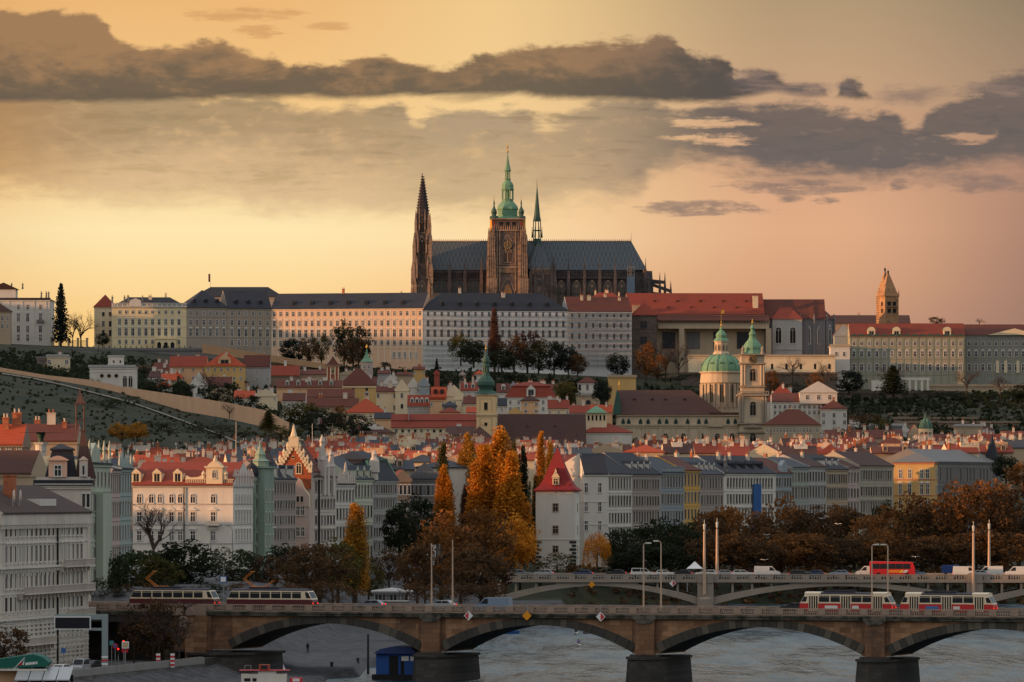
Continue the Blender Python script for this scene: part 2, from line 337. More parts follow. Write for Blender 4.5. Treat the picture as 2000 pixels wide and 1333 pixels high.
RIDGE = [(-400, 14), (300, 24), (560, 40), (760, 54), (980, 54), (1250, 61), (1500, 68), (1900, 108), (2300, 138), (2700, 150), (3300, 120), (4500, 60)]
def table(px, Y):
    px = max(TC[0], min(TC[-1], px)); Y = max(TY[0], min(TY[-1], Y))
    i = max(k for k in range(len(TC) - 1) if TC[k] <= px); j = max(k for k in range(len(TY) - 1) if TY[k] <= Y)
    a = (px - TC[i]) / (TC[i + 1] - TC[i]); b = (Y - TY[j]) / (TY[j + 1] - TY[j])
    r0, r1 = TT[TY[j]], TT[TY[j + 1]]
    return (r0[i] * (1 - a) + r0[i + 1] * a) * (1 - b) + (r1[i] * (1 - a) + r1[i + 1] * a) * b
def ss(a, b, x): t = max(0., min(1., (x - a) / (b - a))); return t * t * (3 - 2 * t)
def near_ground(x, Y):
    e = lerp(EDGE, Y)
    if x > e: return -4.0 if x < 330 else -4 + 16 * ss(330, 360, x)
    ramp = ss(900, 935, Y)                       # south of here the lower road stays low; north the street is up at bridge level
    top = 1.4 + (11.6 - 1.4) * ss(e - 20, e - 34, x)
    low = 1.4 + 1.0 * ss(e - 8, e - 14, x)
    if Y < 858: wx = -60.9 + (Y - 776) * .236 - .5; low = .6 + 1.8 * ss(wx + 4, wx, x)
    return low * (1 - ramp) + top * ramp
def ground(x, Y):
    if Y < 1400: z = near_ground(x, Y)
    elif Y < 1440: t = (Y - 1400) / 40; z = near_ground(x, Y) * (1 - t) + table(PX(x, Y), Y) * t
    else: z = table(PX(x, Y), Y)
    # the hill on the left, out of view, ridge shaped to shade the lower town
    hx = -.22 * Y - 160
    if x < -.09 * Y - 12: z = max(z, z + (lerp(RIDGE, Y) + 6 * math.sin(Y * .011) + 4 * math.sin(Y * .037 + 1) - z) * ss(-.09 * Y - 12, hx, x))
    return z
GX = [-9000, -5000, -3000, -2000, -1500, -1200] + list(range(-1000, -300, 25)) + list(range(-300, 301, 4)) + list(range(325, 700, 25)) + [800, 1000, 1400, 2000, 3000, 5000, 9000]
GY = [-600, -200, 100, 300, 500, 600, 660, 700] + list(range(730, 1450, 8)) + list(range(1450, 2720, 14)) + [2760, 2820, 2900, 3000, 3100, 3300, 3600, 4000, 5000, 7000, 10000, 16000]
g = MB()
g.v = [(x, y, ground(x, y)) for y in GY for x in GX]; nx = len(GX)
for j in range(len(GY) - 1):
    for i in range(nx - 1): g.f.append((j * nx + i, j * nx + i + 1, j * nx + nx + i + 1, j * nx + nx + i)); g.m.append(0)
M_GROUND = mat('hillside_grass', (36, 43, 23), 1., .4, .09, 'ground', rgb2=(52, 49, 29))
def rich_ground(m):
    t = NT(m.node_tree); b = t.n['Principled BSDF']; src = b.inputs['Base Color'].links[0].from_socket
    geo = t.new('ShaderNodeNewGeometry'); p = t.new('ShaderNodeSeparateXYZ'); t.l.new(geo.outputs['Position'], p.inputs[0])
    # paved city ground near the river, grass on the slopes further back
    pav = t.m('MULTIPLY', t.step(p.outputs[1], 1395., 1380.), t.step(p.outputs[0], -150., -120.))
    co = t.new('ShaderNodeTexCoord').outputs['Object']; n = t.noise(co, .5, 5); cob = t.noise(co, 3., 3)
    c = t.mix(t.step(n, .35, .65), lin((66, 66, 68)), lin((98, 96, 96))); c = t.mix(t.m('MULTIPLY', t.step(cob, .4, .6), .5), c, lin((54, 54, 54)))
    t.l.new(t.mix(pav, src, c), b.inputs['Base Color'])
rich_ground(M_GROUND)
struct(g.build('ground', M_GROUND, smooth=True, fix=False))

# river
m = bpy.data.materials.new('river_water'); m.use_nodes = True; t = NT(m.node_tree); b = t.n['Principled BSDF']
b.inputs['Base Color'].default_value = (.03, .055, .07, 1); b.inputs['Roughness'].default_value = .2; b.inputs['Specular IOR Level'].default_value = .3; b.inputs['IOR'].default_value = 1.33
co = t.new('ShaderNodeTexCoord').outputs['Object']
mp = t.new('ShaderNodeMapping'); t.l.new(co, mp.inputs[0]); mp.inputs['Scale'].default_value = (.42, .05, 1)
na = t.noise(mp.outputs[0], 1.0, 5, .6); mp2 = t.new('ShaderNodeMapping'); t.l.new(co, mp2.inputs[0]); mp2.inputs['Scale'].default_value = (.06, .012, 1)
nb = t.noise(mp2.outputs[0], 1.0, 4, .6)
bp = t.new('ShaderNodeBump'); bp.inputs['Distance'].default_value = 7.0; t.l.new(na, bp.inputs['Height'])
t.l.new(t.m('MULTIPLY_ADD', nb, .9, .15), bp.inputs['Strength']); t.l.new(bp.outputs[0], b.inputs['Normal'])
mp3 = t.new('ShaderNodeMapping'); t.l.new(co, mp3.inputs[0]); mp3.inputs['Scale'].default_value = (.22, .035, 1); rip = t.step(t.noise(mp3.outputs[0], 1., 4, .7), .38, .62)
t.l.new(t.mix(rip, (.01, .03, .045, 1), (.06, .1, .125, 1)), b.inputs['Base Color'])  # bright and dark ripple reflections put into the water's base colour
t.l.new(t.m('MULTIPLY_ADD', t.step(nb, .4, .65), .2, .1), b.inputs['Roughness'])
rv = MB(); rv.box(-120, 340, -600, 1440, -.6, 0); struct(rv.build('river', m))

# ---------------------------------------------------------------- windows
WM = {}
def win_mesh(w, h, style='p', fm=None, pm=None):
    fm = fm or FRAME; pm = pm or GLASS
    key = (round(w, 2), round(h, 2), style, fm.name, pm.name)
    if key in WM: return WM[key]
    b = MB(); a = w / 2; t = min(.22, .16 * w)
    if style in ('p', 'h', 'n', 's'):
        b.face([(-a, -.03, 0), (a, -.03, 0), (a, -.03, h), (-a, -.03, h)], 1)
        b.box(-a - t, -a, -.1, .02, 0, h + t); b.box(a, a + t, -.1, .02, 0, h + t); b.box(-a, a, -.1, .02, h, h + t)
        b.box(-a - t - .08, a + t + .08, -.2, .02, -.18, 0)
        if style != 'n':
            b.box(-.05, .05, -.08, -.04, 0, h); b.box(-a, -.05, -.08, -.04, h * .62, h * .62 + .1); b.box(.05, a, -.08, -.04, h * .62, h * .62 + .1)
        if style == 'h':
            b.box(-a - .4, a + .4, -.32, .02, h + t + .22, h + t + .42); b.prism_y([(-a - .35, h + t + .425), (a + .35, h + t + .425), (0, h + t + .85)], -.24, .02)
    elif style in ('fa', 'fh'):                      # flush, under a round or a heavy straight hood
        hh = h - a * .8 if style == 'fa' else h
        pts = [(-a, 0), (a, 0)] + ([(a * math.cos(math.pi * i / 6), hh + a * .8 * math.sin(math.pi * i / 6)) for i in range(7)] if style == 'fa' else [(a, h), (-a, h)])
        b.face([(x, -.02, z) for x, z in pts], 1); b.box(-a - t, -a, -.06, .02, 0, hh); b.box(a, a + t, -.06, .02, 0, hh); b.box(-a - t, a + t, -.2, .02, -.28, -.05); b.box(-.04, .04, -.04, -.025, 0, h * .9)
        if style == 'fa':
            for i in range(6):
                u, v_ = math.pi * i / 6, math.pi * (i + 1) / 6; P4 = [(k * math.cos(q_), hh + k * .8 * math.sin(q_)) for q_, k in ((u, a), (v_, a), (v_, a + t * 1.6), (u, a + t * 1.6))]; b.prism_y(P4, -.14, .02)
        else: b.box(-a - t * 1.8, a + t * 1.8, -.28, .02, h + .3, h + .46); b.box(-a - t, a + t, -.1, .02, h, h + .3)
    elif style == 'f':                               # flush, for facades seen along their length
        b.face([(-a, -.02, 0), (a, -.02, 0), (a, -.02, h), (-a, -.02, h)], 1)
        b.box(-a - t, -a, -.05, .02, 0, h); b.box(a, a + t, -.05, .02, 0, h); b.box(-a - t, a + t, -.16, .02, h, h + .2); b.box(-a - t, a + t, -.14, .02, -.2, 0)
    elif style in ('a', 'g', 'b'):                   # round-headed, pointed, bare round-headed opening
        pts = []; N = 8; hh = h - (a if style != 'g' else w * .95)
        for i in range(N + 1):
            u = math.pi * i / N
            if style == 'g':
                f = abs(1 - 2 * i / N); x = a * (1 - 2 * i / N); pts.append((x, hh + w * .95 * (1 - f ** 1.7)))
            else: pts.append((a * math.cos(u), hh + a * math.sin(u)))
        poly = [(-a, 0), (a, 0)] + pts
        b.face([(x, -.03, z) for x, z in poly], 1)
        T = t * (1.0 if style != 'g' else 1.3)
        out = [(x * (1 + T / a), z if k < 2 else hh + (z - hh) * (1 + T / a)) for k, (x, z) in enumerate(poly)]
        seq = [1] + list(range(2, len(poly))) + [0]
        if style != 'b':
            for i, j in zip(seq, seq[1:]):
                p, q, r, s_ = poly[i], poly[j], out[j], out[i]
                b.add([(c[0], y, c[1]) for y in (-.14, .02) for c in (p, q, r, s_)], [(0, 1, 2, 3), (4, 7, 6, 5), (0, 4, 5, 1), (3, 2, 6, 7)], 0)
            b.box(-a - T, a + T, -.25, .02, -.2, 0)
            b.box(-.06, .06, -.1, -.04, 0, h * .97)
            if style == 'a': b.box(-a, -.06, -.1, -.04, hh - .05, hh + .06); b.box(.06, a, -.1, -.04, hh - .05, hh + .06)
            else:
                for k in (-.5, .5): b.box(a * k - .05, a * k + .05, -.1, -.04, 0, hh)
                b.lathe([(a * .42, -.09), (a * .42, -.05)], 10); 
                n = 20
                for i in range(len(b.v) - n, len(b.v)): x, y, z = b.v[i]; b.v[i] = (x, z, hh + w * .28 + y)
    elif style == 'r':
        b.face([(a * math.cos(i * math.pi / 6), -.03, h / 2 + a * math.sin(i * math.pi / 6)) for i in range(12)], 1)
        for i in range(12):
            u, v_ = i * math.pi / 6, (i + 1) * math.pi / 6
            c = [(k * math.cos(q), k * math.sin(q) + h / 2) for q in (u, v_) for k in (a, a + t)]
            b.add([(p[0], y, p[1]) for y in (-.12, .02) for p in (c[0], c[1], c[3], c[2])], [(0, 1, 2, 3), (1, 5, 6, 2), (0, 3, 7, 4)], 0)
    else:                                            # 'd': plain dark opening with sill
        b.face([(-a, -.025, 0), (a, -.025, 0), (a, -.025, h), (-a, -.025, h)], 1); b.box(-a - .1, a + .1, -.14, .02, -.12, 0); b.box(-a - .1, a + .1, -.1, .02, h, h + .12)
    me = b.mesh('window', [fm, pm]); WM[key] = me; return me
PANE = {}
def window(root, me, x, y, z, rz=0., name='window'):
    return obj(name, me, root, (x, y, z), rz)
def facade(root, face, W, d, rows, n, margin=.09, fm=None, pm=None, xs=None, warm=0.):
    L = W if face == 'f' else d
    if xs is None:
        mg = L * margin; xs = [L / 2] if n == 1 else [mg + (L - 2 * mg) * i / (n - 1) for i in range(n)]
        if face == 'f': xs = [x - W / 2 for x in xs]
    for r in rows:
        z, w, h, st = r[:4]
        for x in xs:
            p_ = pm if pm else rnd.choice((GLASS, GLASS, GLASS, GLASS, GLASSL, GLASSL, GLASSW))
            me = win_mesh(w, h, st, fm, p_)
            if face == 'f': window(root, me, x, 0, z)
            elif face == 'r': window(root, me, W / 2, x, z, math.radians(90))
            else: window(root, me, -W / 2, d - x, z, math.radians(-90))

# ---------------------------------------------------------------- chimneys, dormers, roofs
CM = {}
def chimney_mesh(w, dp, h, mt, pots=2):
    key = (round(w, 1), round(dp, 1), round(h, 1), mt.name, pots)
    if key not in CM:
        b = MB(); b.box(-w / 2, w / 2, -dp / 2, dp / 2, -1.6, h); b.box(-w / 2 - .12, w / 2 + .12, -dp / 2 - .12, dp / 2 + .12, h, h + .18)
        for i in range(pots):
            x = (i + .5) / pots * w - w / 2; b.lathe([(.16, h + .18), (.13, h + .75), (.19, h + .78), (.19, h + .86)], 6, x, 0, 1)
        CM[key] = b.mesh('chimney', [mt, BRICK if mt != BRICK else CHIM])
    return CM[key]
def dormer_mesh(w, h, dp, wall, roof, style='p'):
    key = ('d', w, h, dp, wall.name, roof.name, style)
    if key not in CM:
        b = MB(); a = w / 2; b.box(-a, a, 0, dp, -.6, h)
        if style == 'a':
            b.prism_y([(-a - .15, h)] + [((a + .15) * math.cos(math.pi - i * math.pi / 8), h + .55 * w * math.sin(i * math.pi / 8)) for i in range(1, 8)] + [(a + .15, h)], -.15, dp, 1, 0)
        else: b.prism_y([(-a - .15, h), (a + .15, h), (0, h + .5 * w)], -.12, dp, 1, 0)
        b.face([(-a * .6, -.02, h * .18), (a * .6, -.02, h * .18), (a * .6, -.02, h * .92), (-a * .6, -.02, h * .92)], 2)
        b.box(-.04, .04, -.05, -.025, h * .18, h * .92, 0)
        CM[key] = b.mesh('dormer', [wall, roof, GLASS])
    return CM[key]
def roof_geo(b, kind, W, d, H, rh, o, x0=0.):
    A = W / 2 + o
    if kind == 'x': b.prism_x([(-o, H - .14), (-o, H + .1), (d / 2, H + rh), (d + o, H + .1), (d + o, H - .14)], -W / 2 - .12, W / 2 + .12, 0, 1)
    elif kind == 'y': b.prism_y([(-A, H - .14), (-A, H + .1), (0, H + rh), (A, H + .1), (A, H - .14)], -.12, d + .12, 0, 1)
    elif kind in ('hip', 'pyr'):
        rx = max(0., (W - d) / 2) if kind == 'hip' else 0.; ry = max(0., (d - W) / 2) if kind == 'hip' else 0.
        z0, z1, z2 = H - .14, H + .1, H + rh
        base = [(-A, -o), (A, -o), (A, d + o), (-A, d + o)]; c = d / 2
        v = [(x, y, z0) for x, y in base] + [(x, y, z1) for x, y in base] + [(-rx, c - ry, z2), (rx, c + ry, z2)]
        f = [(0, 3, 2, 1), (0, 1, 5, 4), (1, 2, 6, 5), (2, 3, 7, 6), (3, 0, 4, 7)]
        if rx > 0 or ry == 0: f += [(4, 5, 9, 8), (6, 7, 8, 9), (5, 6, 9), (7, 4, 8)]
        else: f += [(4, 5, 8), (6, 7, 9), (5, 6, 9, 8), (7, 4, 8, 9)]
        b.add(v, f)
    elif kind == 'mans':
        i1 = min(W, d) * .16; z1 = H + rh * .7
        v = [(-A, -o, H - .1), (A, -o, H - .1), (A, d + o, H - .1), (-A, d + o, H - .1), (-W / 2 + i1, i1, z1), (W / 2 - i1, i1, z1), (W / 2 - i1, d - i1, z1), (-W / 2 + i1, d - i1, z1)]
        b.add(v, [(0, 3, 2, 1), (4, 5, 6, 7), (0, 1, 5, 4), (1, 2, 6, 5), (2, 3, 7, 6), (3, 0, 4, 7)])
        b.box(-W / 2 + i1 - .25, W / 2 - i1 + .25, i1 - .25, d - i1 + .25, z1 + .004, z1 + .2)
        b2 = MB(); roof_geo(b2, 'hip', W - 2 * i1, d - 2 * i1, z1 + .35, rh * .3, .2); b.add([(x, y + i1, z) for x, y, z in b2.v], b2.f)
    elif kind == 'bell':
        c = d / 2; k = 1.4142 * max(W, d) / 2
        b.lathe([(k + o * 1.4, H - .1), (k + o * 1.4, H + .15), (k * .82, H + rh * .12), (k * .6, H + rh * .3), (k * .34, H + rh * .62), (.1, H + rh)], 4, 0, c, 0, math.pi / 4)
    else:
        b.box(-A, A, -o, d + o, H + .002, H + .25); b.box(-A, A, -o, -o + .3, H + .252, H + .9)
def roof_z(kind, W, d, H, rh, x, y):
    if kind == 'y': return H + rh * (1 - abs(x) / (W / 2))
    if kind in ('x',): return H + rh * (1 - abs(y - d / 2) / (d / 2))
    if kind in ('hip', 'pyr', 'bell'):
        k = 1 - abs(y - d / 2) / (d / 2); k2 = (W / 2 - abs(x)) / (min(W, d) / 2 if kind == 'hip' else W / 2); return H + rh * max(0, min(k, k2))
    if kind == 'mans': return H + rh * .75
    return H + .25

def block(name, label, cat, p0, p1, zb, ze, zr, d, wall, roof, kind='x', rows=(), n=0, nr=0, nl=0, chim=0, dorm=0, group=None, trim=None, over=.45, courses=(), fm=None, pm=None, margin=.09,
          cmat=None, dwall=None, dstyle='p', sink=7., xs=None, warm=0., pil=0, rrows=None, cornice=True):
    W = math.hypot(p1[0] - p0[0], p1[1] - p0[1]); rz = math.atan2(p1[1] - p0[1], p1[0] - p0[0]); H = ze - zb; rh = zr - ze
    root = thing(name, label, cat, ((p0[0] + p1[0]) / 2, (p0[1] + p1[1]) / 2, zb), rz, group)
    trim = trim or wall
    b = MB(); b.box(-W / 2, W / 2, 0, d, -sink, H)
    if cornice: b.box(-W / 2 - .2, W / 2 + .2, -.25, d + .2, H - .55, H - .15, 1)
    for c in courses: b.box(-W / 2 - .06, W / 2 + .06, -.12, d + .06, c, c + .22, 1)
    if pil:
        for i in range(pil + 1): x = -W / 2 + .35 + (W - .7) * i / pil; b.box(x - .22, x + .22, -.08, .0, -.5, H - .56, 1)
    b.build('wall', [wall, trim], root)
    r = MB(); roof_geo(r, kind, W, d, H, rh, over); r.build('roof', [roof, wall], root)
    if rows:
        if n or xs: facade(root, 'f', W, d, rows, n, margin, fm, pm, xs, warm)
        if nr: facade(root, 'r', W, d, rrows or rows, nr, .14, fm, pm, None, warm)
        if nl: facade(root, 'l', W, d, rrows or rows, nl, .14, fm, pm, None, warm)
    for i in range(chim):
        x = ((i + .5) / chim - .5) * W * .86 + rnd.uniform(-.08, .08) * W; y = d * rnd.choice((.38, .5, .62)) if kind != 'y' else d * rnd.uniform(.2, .8)
        if kind == 'y': x = rnd.choice((-1, 1)) * W * rnd.uniform(.12, .3)
        z = roof_z(kind, W, d, H, rh, x, y); w_ = rnd.choice((.8, 1.1, 1.6)); 
        obj('chimney', chimney_mesh(w_, .7, rnd.choice((1.0, 1.4, 1.9)), cmat or rnd.choice((CHIM, CHIM, BRICK)), 2 if w_ > 1 else 1), root, (x, y, z))
    for i in range(dorm):
        x = ((i + .5) / dorm - .5) * W * .84; y = d * .1; z = roof_z(kind, W, d, H, rh, x, y) + .05
        if kind == 'mans': z = H + .2; y = .1
        obj('dormer', dormer_mesh(1.5, 1.7, d * .3, dwall or wall, roof, dstyle), root, (x, y, z))
    root_info[root.name] = (W, d, H, rh)
    return root
root_info = {}
def house(label, px0, px1, base, eave, ridge, Y, wall, roof, kind='x', d=None, rot=0., rows=(), cat='house', name='house', **k):
    """a house facing the river whose outline was read from the photograph at distance Y; rows are (row, height, width, style) in photo pixels"""
    m = Y / F; c = math.cos(math.radians(rot)); Wd = (px1 - px0) * m / c
    if d is None: d = 10 if kind == 'x' else min(14, Wd)
    xm = XP((px0 + px1) / 2, Y); sx, sy = Wd / 2 * c, Wd / 2 * math.sin(math.radians(rot))
    zb, ze = ZP(base, Y), ZP(eave, Y); zr = ZP(ridge, Y + d / 2)
    rr = [(ZP(r[0] + r[1] / 2, Y) - zb, r[2] * m, r[1] * m, r[3] if len(r) > 3 else 'p') for r in rows]
    return block(name, label, cat, (xm - sx, Y - sy), (xm + sx, Y + sy), zb, ze, zr, d, wall, roof, kind, rows=rr, **k)

# ================================================================ the castle on the ridge
C_PINK = plaster('castle', (222, 180, 148), .1); C_TRIM = plaster('castle_trim', (226, 206, 180), .08); C_CREAM = plaster('castle_cream', (226, 204, 160), .1)
C_GREY = plaster('castle_shade', (160, 146, 132), .12); SHEET = mat('scaffold_sheet', (226, 222, 216), .8, .14, .4)  # grey castle plaster has the unlit wings' shade put into its colour
def chain(px0, Y0, px1, th):
    x0 = XP(px0, Y0); k = (px1 - CX) / F; t = math.tan(math.radians(th))
    x1 = (k * (Y0 - x0 * t)) / (1 - k * t); return (x0, Y0), (x1, Y0 + (x1 - x0) * t)
def palace(label, px0, Y0, px1, th, base, eave, ridge, wall, roof, rows, n, kind='x', d=16, name='palace', **k):
    p0, p1 = chain(px0, Y0, px1, th); Ym = (p0[1] + p1[1]) / 2; m = Ym / F; zb = ZP(base, Ym)
    rr = [(ZP(r[0] + r[1] / 2, Ym) - zb, r[2] * m, r[1] * m, r[3]) for r in rows]
    cs = [ZP(r, Ym) - zb for r in k.pop('crs', ())]
    o = block(name, label, k.pop('cat', 'palace wing'), p0, p1, zb, ZP(eave, Ym), ZP(ridge, Ym + d / 2), d, wall, roof, kind, rows=rr, n=n, courses=cs, **k)
    return o, p1
G_C = 'palace wings along the castle ridge'
# far left palace with statues
o = house('white baroque palace with roof statues at the far left of the ridge', -40, 97, 672, 586, 583, 2560, P_WHITE, SLATE, 'flat', 26, rows=[(600, 9, 4.4, 'p'), (621, 15, 5.6, 'h'), (643, 13, 5.6, 'p'), (660, 12, 5, 'p')], xs=[XP(p, 2560) - XP(28.5, 2560) for p in (-25, 0, 36, 54, 79)], cat='palace', name='palace', trim=P_WHITE, courses=(2.8, 9), nr=2)
W_, D_, H_, _ = root_info[o.name]
for k_ in (-25, 0, 18, 44, 67, 90):
    x = XP(k_, 2560) - XP(28.5, 2560); b = MB(); b.box(x - .22, x + .22, -.16, 0, 2.9, H_ - .6); b.build('pilaster', P_WHITE, o)
b = MB(); w2 = 10; b.box(-w2 - 2, 0, 6, 16, H_ + .3, H_ + 5); b.prism_y([(-w2 - 3, H_ + 5), (1, H_ + 5), (-5.5, H_ + 8)], 5.5, 16.5, 1); b.build('roof_pavilion', [P_WHITE, TILEK], o)
def statue_mesh(h):
    b = MB(); b.box(-.4, .4, -.4, .4, 0, .5); b.lathe([(.32, .5), (.42, .5 + h * .2), (.3, .5 + h * .45), (.4, .5 + h * .68), (.15, .5 + h * .78), (.2, .5 + h * .88), (.05, .5 + h)], 7)
    b.tube((.2, 0, .5 + h * .66), (.75, 0, .5 + h * .5), .12, .08, 5); return b.mesh('roof_statue', [P_DGREY])
ST = statue_mesh(2.6)
for x in (-W_ / 2 + 30, -2, 3, 12, W_ / 2 - .5): obj('roof_statue', ST, o, (x, .2 if x > 5 else 7, H_ + (.9 if x > 5 else 5)))
b = MB(); b.box(-1.7, 1.7, -1.1, 0, 0, .25); b.box(-1.7, 1.7, -1.1, -1., .25, 1.2); b.build('balcony', P_DGREY, o, (XP(79, 2560) - XP(28.5, 2560), 0, ZP(630, 2560) - ZP(672, 2560)))
house('small brown palace wing cut by the left edge of the photo', -30, 19, 648, 608, 592, 2535, P_TAN, TILEK, 'hip', 10, rows=[(622, 9, 4, 'p'), (637, 9, 4, 'p')], n=5, cat='palace', name='palace')
# recessed pavilion and creamy front wing with balustrade
house('set back palace pavilion with red roof beside the creamy wing', 184, 224, 668, 600, 576, 2580, P_CREAM, TILE, 'hip', 12, rows=[(614, 8, 5, 'd'), (633, 11, 5, 'd'), (651, 12, 5, 'd')], xs=[-.5, 2.6], cat='palace', name='palace', nl=1)
Yc = 2562
o, e1 = palace('creamy palace wing with a white balustrade along its roofline', 219, Yc, 364, 3, 683, 600, 581, C_CREAM, SLATE, [(610, 6, 4.6, 'p'), (629.5, 10, 5, 'h'), (649, 14, 5.6, 'h'), (668, 8, 4.4, 'p')], 10, 'hip', 15, group=G_C, trim=C_TRIM, crs=(618, 639, 659), chim=3, nl=2, margin=.1)
W_, D_, H_, _ = root_info[o.name]
b = MB(); b.box(-W_ / 2 - .3, W_ / 2 + .3, -.5, .3, H_, H_ + .35); b.box(-W_ / 2 - .3, W_ / 2 + .3, -.45, .25, H_ + 1.6, H_ + 1.85)
for i in range(90):
    x = -W_ / 2 + (i + .5) * W_ / 90; h = 1.25
    b.box(x - (.1 if i % 6 else .42), x + (.1 if i % 6 else .42), -.25, .05, H_ + .36, H_ + 1.595)
b.prism_y([(-9, H_ + .3), (-3.5, H_ + .3), (-3.8, H_ + 3), (-6.2, H_ + 3.9), (-8.7, H_ + 3)], -.6, .5); b.build('balustrade', P_WHITE, o)
for x in (-W_ / 2, -W_ / 2 + 5.5, -9.3, -3): obj('roof_statue', ST, o, (x, 0, H_ + 1.8), 0, 1.15)
b = MB(); b.box(3, 12, -6, -.01, -1, 4.5); b.box(2.7, 12.3, -6.3, -.01, 4.51, 4.9)
for x in (4.5, 7.5, 10.5): b.face([(x - .9, -6.03, 0), (x + .9, -6.03, 0), (x + .9, -6.03, 2.6), (x, -6.03, 3.4), (x - .9, -6.03, 2.6)], 1)
b.build('entrance_porch', [C_CREAM, DARK], o)
# corner pavilion, turned from the sun, shade also put into its plaster colour
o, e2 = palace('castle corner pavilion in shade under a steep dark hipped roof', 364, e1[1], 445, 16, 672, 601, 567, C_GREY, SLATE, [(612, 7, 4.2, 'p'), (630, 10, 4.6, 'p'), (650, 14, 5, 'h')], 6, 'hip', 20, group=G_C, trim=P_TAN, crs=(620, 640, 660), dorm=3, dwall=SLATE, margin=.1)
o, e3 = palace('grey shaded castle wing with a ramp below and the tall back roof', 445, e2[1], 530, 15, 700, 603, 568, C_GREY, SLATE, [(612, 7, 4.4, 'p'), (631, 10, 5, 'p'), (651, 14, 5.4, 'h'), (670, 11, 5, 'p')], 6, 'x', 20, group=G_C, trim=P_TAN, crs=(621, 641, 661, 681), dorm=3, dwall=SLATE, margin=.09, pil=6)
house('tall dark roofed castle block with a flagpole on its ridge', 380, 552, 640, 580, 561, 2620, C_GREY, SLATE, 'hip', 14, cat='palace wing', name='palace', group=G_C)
fp = thing('flagpole', 'thin flagpole with a dark flag on the dark castle roof', 'flagpole', (XP(406, 2606), 2627, ZP(562, 2627)))
MB().tube((0, 0, -1), (0, 0, 6.6), .14, .08).build('pole', P_WHITE, fp); MB().prism_x([(0, 3.6), (.8, 2.6), (.5, 6.1), (0, 6.3)], -.9, -.05).build('flag', mat('flag_dark', (84, 44, 40)), fp)
# sunlit long wing
o, e4 = palace('long sunlit pink castle wing with five rows of windows', 530, e3[1], 826, -12, 706, 603, 573, C_PINK, SLATE, [(613, 8, 4.6, 'p'), (632, 10, 5, 'h'), (651.5, 14, 5.6, 'h'), (670, 9, 4.8, 'p')], 24, 'x', 20, group=G_C, trim=C_TRIM, crs=(622, 642, 662, 681), dorm=7, dwall=SLATE, margin=.02, pil=24, chim=3)
W_, D_, H_, _ = root_info[o.name]
facade(o, 'f', W_, D_, [(ZP(700, 2570) - ZP(706, 2570), 1.2, 2.6, 'n')], 5, xs=[W_ * (.31 + .036 * i) for i in range(5)], pm=FRAMED)
# scaffolded wings
SCAF = mat('scaffold_tube', (104, 104, 104), .6, .2, 1., 'plain')
def scaffold(o, zs, y=-1.0, step=4.4):
    W_, D_, H_, _ = root_info[o.name]; b = MB()
    for z in zs: b.box(-W_ / 2, W_ / 2, y - .4, y + .4, z, z + .08); b.tube((-W_ / 2, y - .5, z + 1.1), (W_ / 2, y - .5, z + 1.1), .035, n=4)
    x = -W_ / 2
    while x <= W_ / 2: b.tube((x, y - .5, zs[0] - 3), (x, y - .5, H_ + .5), .045, n=4); x += step
    b.build('scaffolding', SCAF, o)
o, e5 = palace('white sheeted castle wing wrapped in scaffolding under a slate roof', 826, e4[1], 1110, 11, 716, 607, 573, SHEET, SLATE, [(614, 7, 4.2, 'd'), (632.5, 11, 4.8, 'd'), (652, 13, 5, 'd'), (671, 8, 4.4, 'd')], 21, 'hip', 20, group=G_C, trim=SHEET, dorm=7, dwall=SLATE, pm=GLASSL, margin=.035, fm=P_GREY, chim=3, sink=10)
scaffold(o, [(i + .35) * 2.25 for i in range(11)])
o, e6 = palace('lower scaffolded castle wing with a red roof beside the stone tower', 1110, e5[1], 1234, 10, 716, 609, 580, plaster('sheet_grey', (190, 186, 182), .12), TILED, [(617, 7, 4, 'd'), (636, 11, 4.4, 'd'), (657, 11, 4.4, 'd'), (677, 8, 4.4, 'd')], 9, 'x', 18, group=G_C, trim=SHEET, margin=.06, pm=GLASSL, fm=SHEET, chim=4, sink=12, cmat=P_CREAM)
scaffold(o, [(i + .35) * 2.3 for i in range(11)])
house('red hipped attic roof rising behind the scaffolded castle wing', 1140, 1226, 610, 592, 572, 2640, P_CREAM, TILE, 'hip', 14, chim=3, cat='palace wing', name='palace', group=G_C, cmat=P_CREAM)

# dark stone tower, old palace hall, chapel
YT = 2585
STONE = mat('old_stone', (108, 94, 82), .9, .2, .25, 'block', rgb2=(92, 78, 68), p=.7)
house('dark stone castle tower with a small red pyramid roof', 1233, 1281, 770, 616, 591, YT, STONE, TILE, 'pyr', 11, rot=-3, rows=[(635, 14, 13, 'p'), (665, 14, 13, 'p')], n=1, fm=STONE, cat='tower', name='stone_tower', sink=14, courses=(ZP(644, YT) - ZP(770, YT), ZP(690, YT) - ZP(770, YT)))
house('old palace hall with a huge red roof and an arcaded gallery', 1226, 1493, 730, 615, 573, 2600, P_TAN, TILE, 'x', 24, rows=[(665, 32, 24, 'p')], xs=[XP(p, 2600) - XP(1359.5, 2600) for p in (1306, 1354, 1406, 1452)], fm=STONE, cat='palace', name='old_palace', sink=14, rot=2)
o = [q for q in COL.objects if q.name.startswith('old_palace')][0]; W_, D_, H_, rh_ = root_info[o.name]
zq = lambda p: ZP(p, 2600) - ZP(730, 2600)
b = MB(); b.prism_x([(-5.2, zq(627)), (-5.2, zq(627.5)), (0, zq(616.5)), (0, zq(627))], XP(1282, 2600) - XP(1359.5, 2600), W_ / 2 + 2); b.build('lean_to_roof', TILED, o)
b = MB(); xa = XP(1284, 2600) - XP(1359.5, 2600); xb = W_ / 2 + 1.8
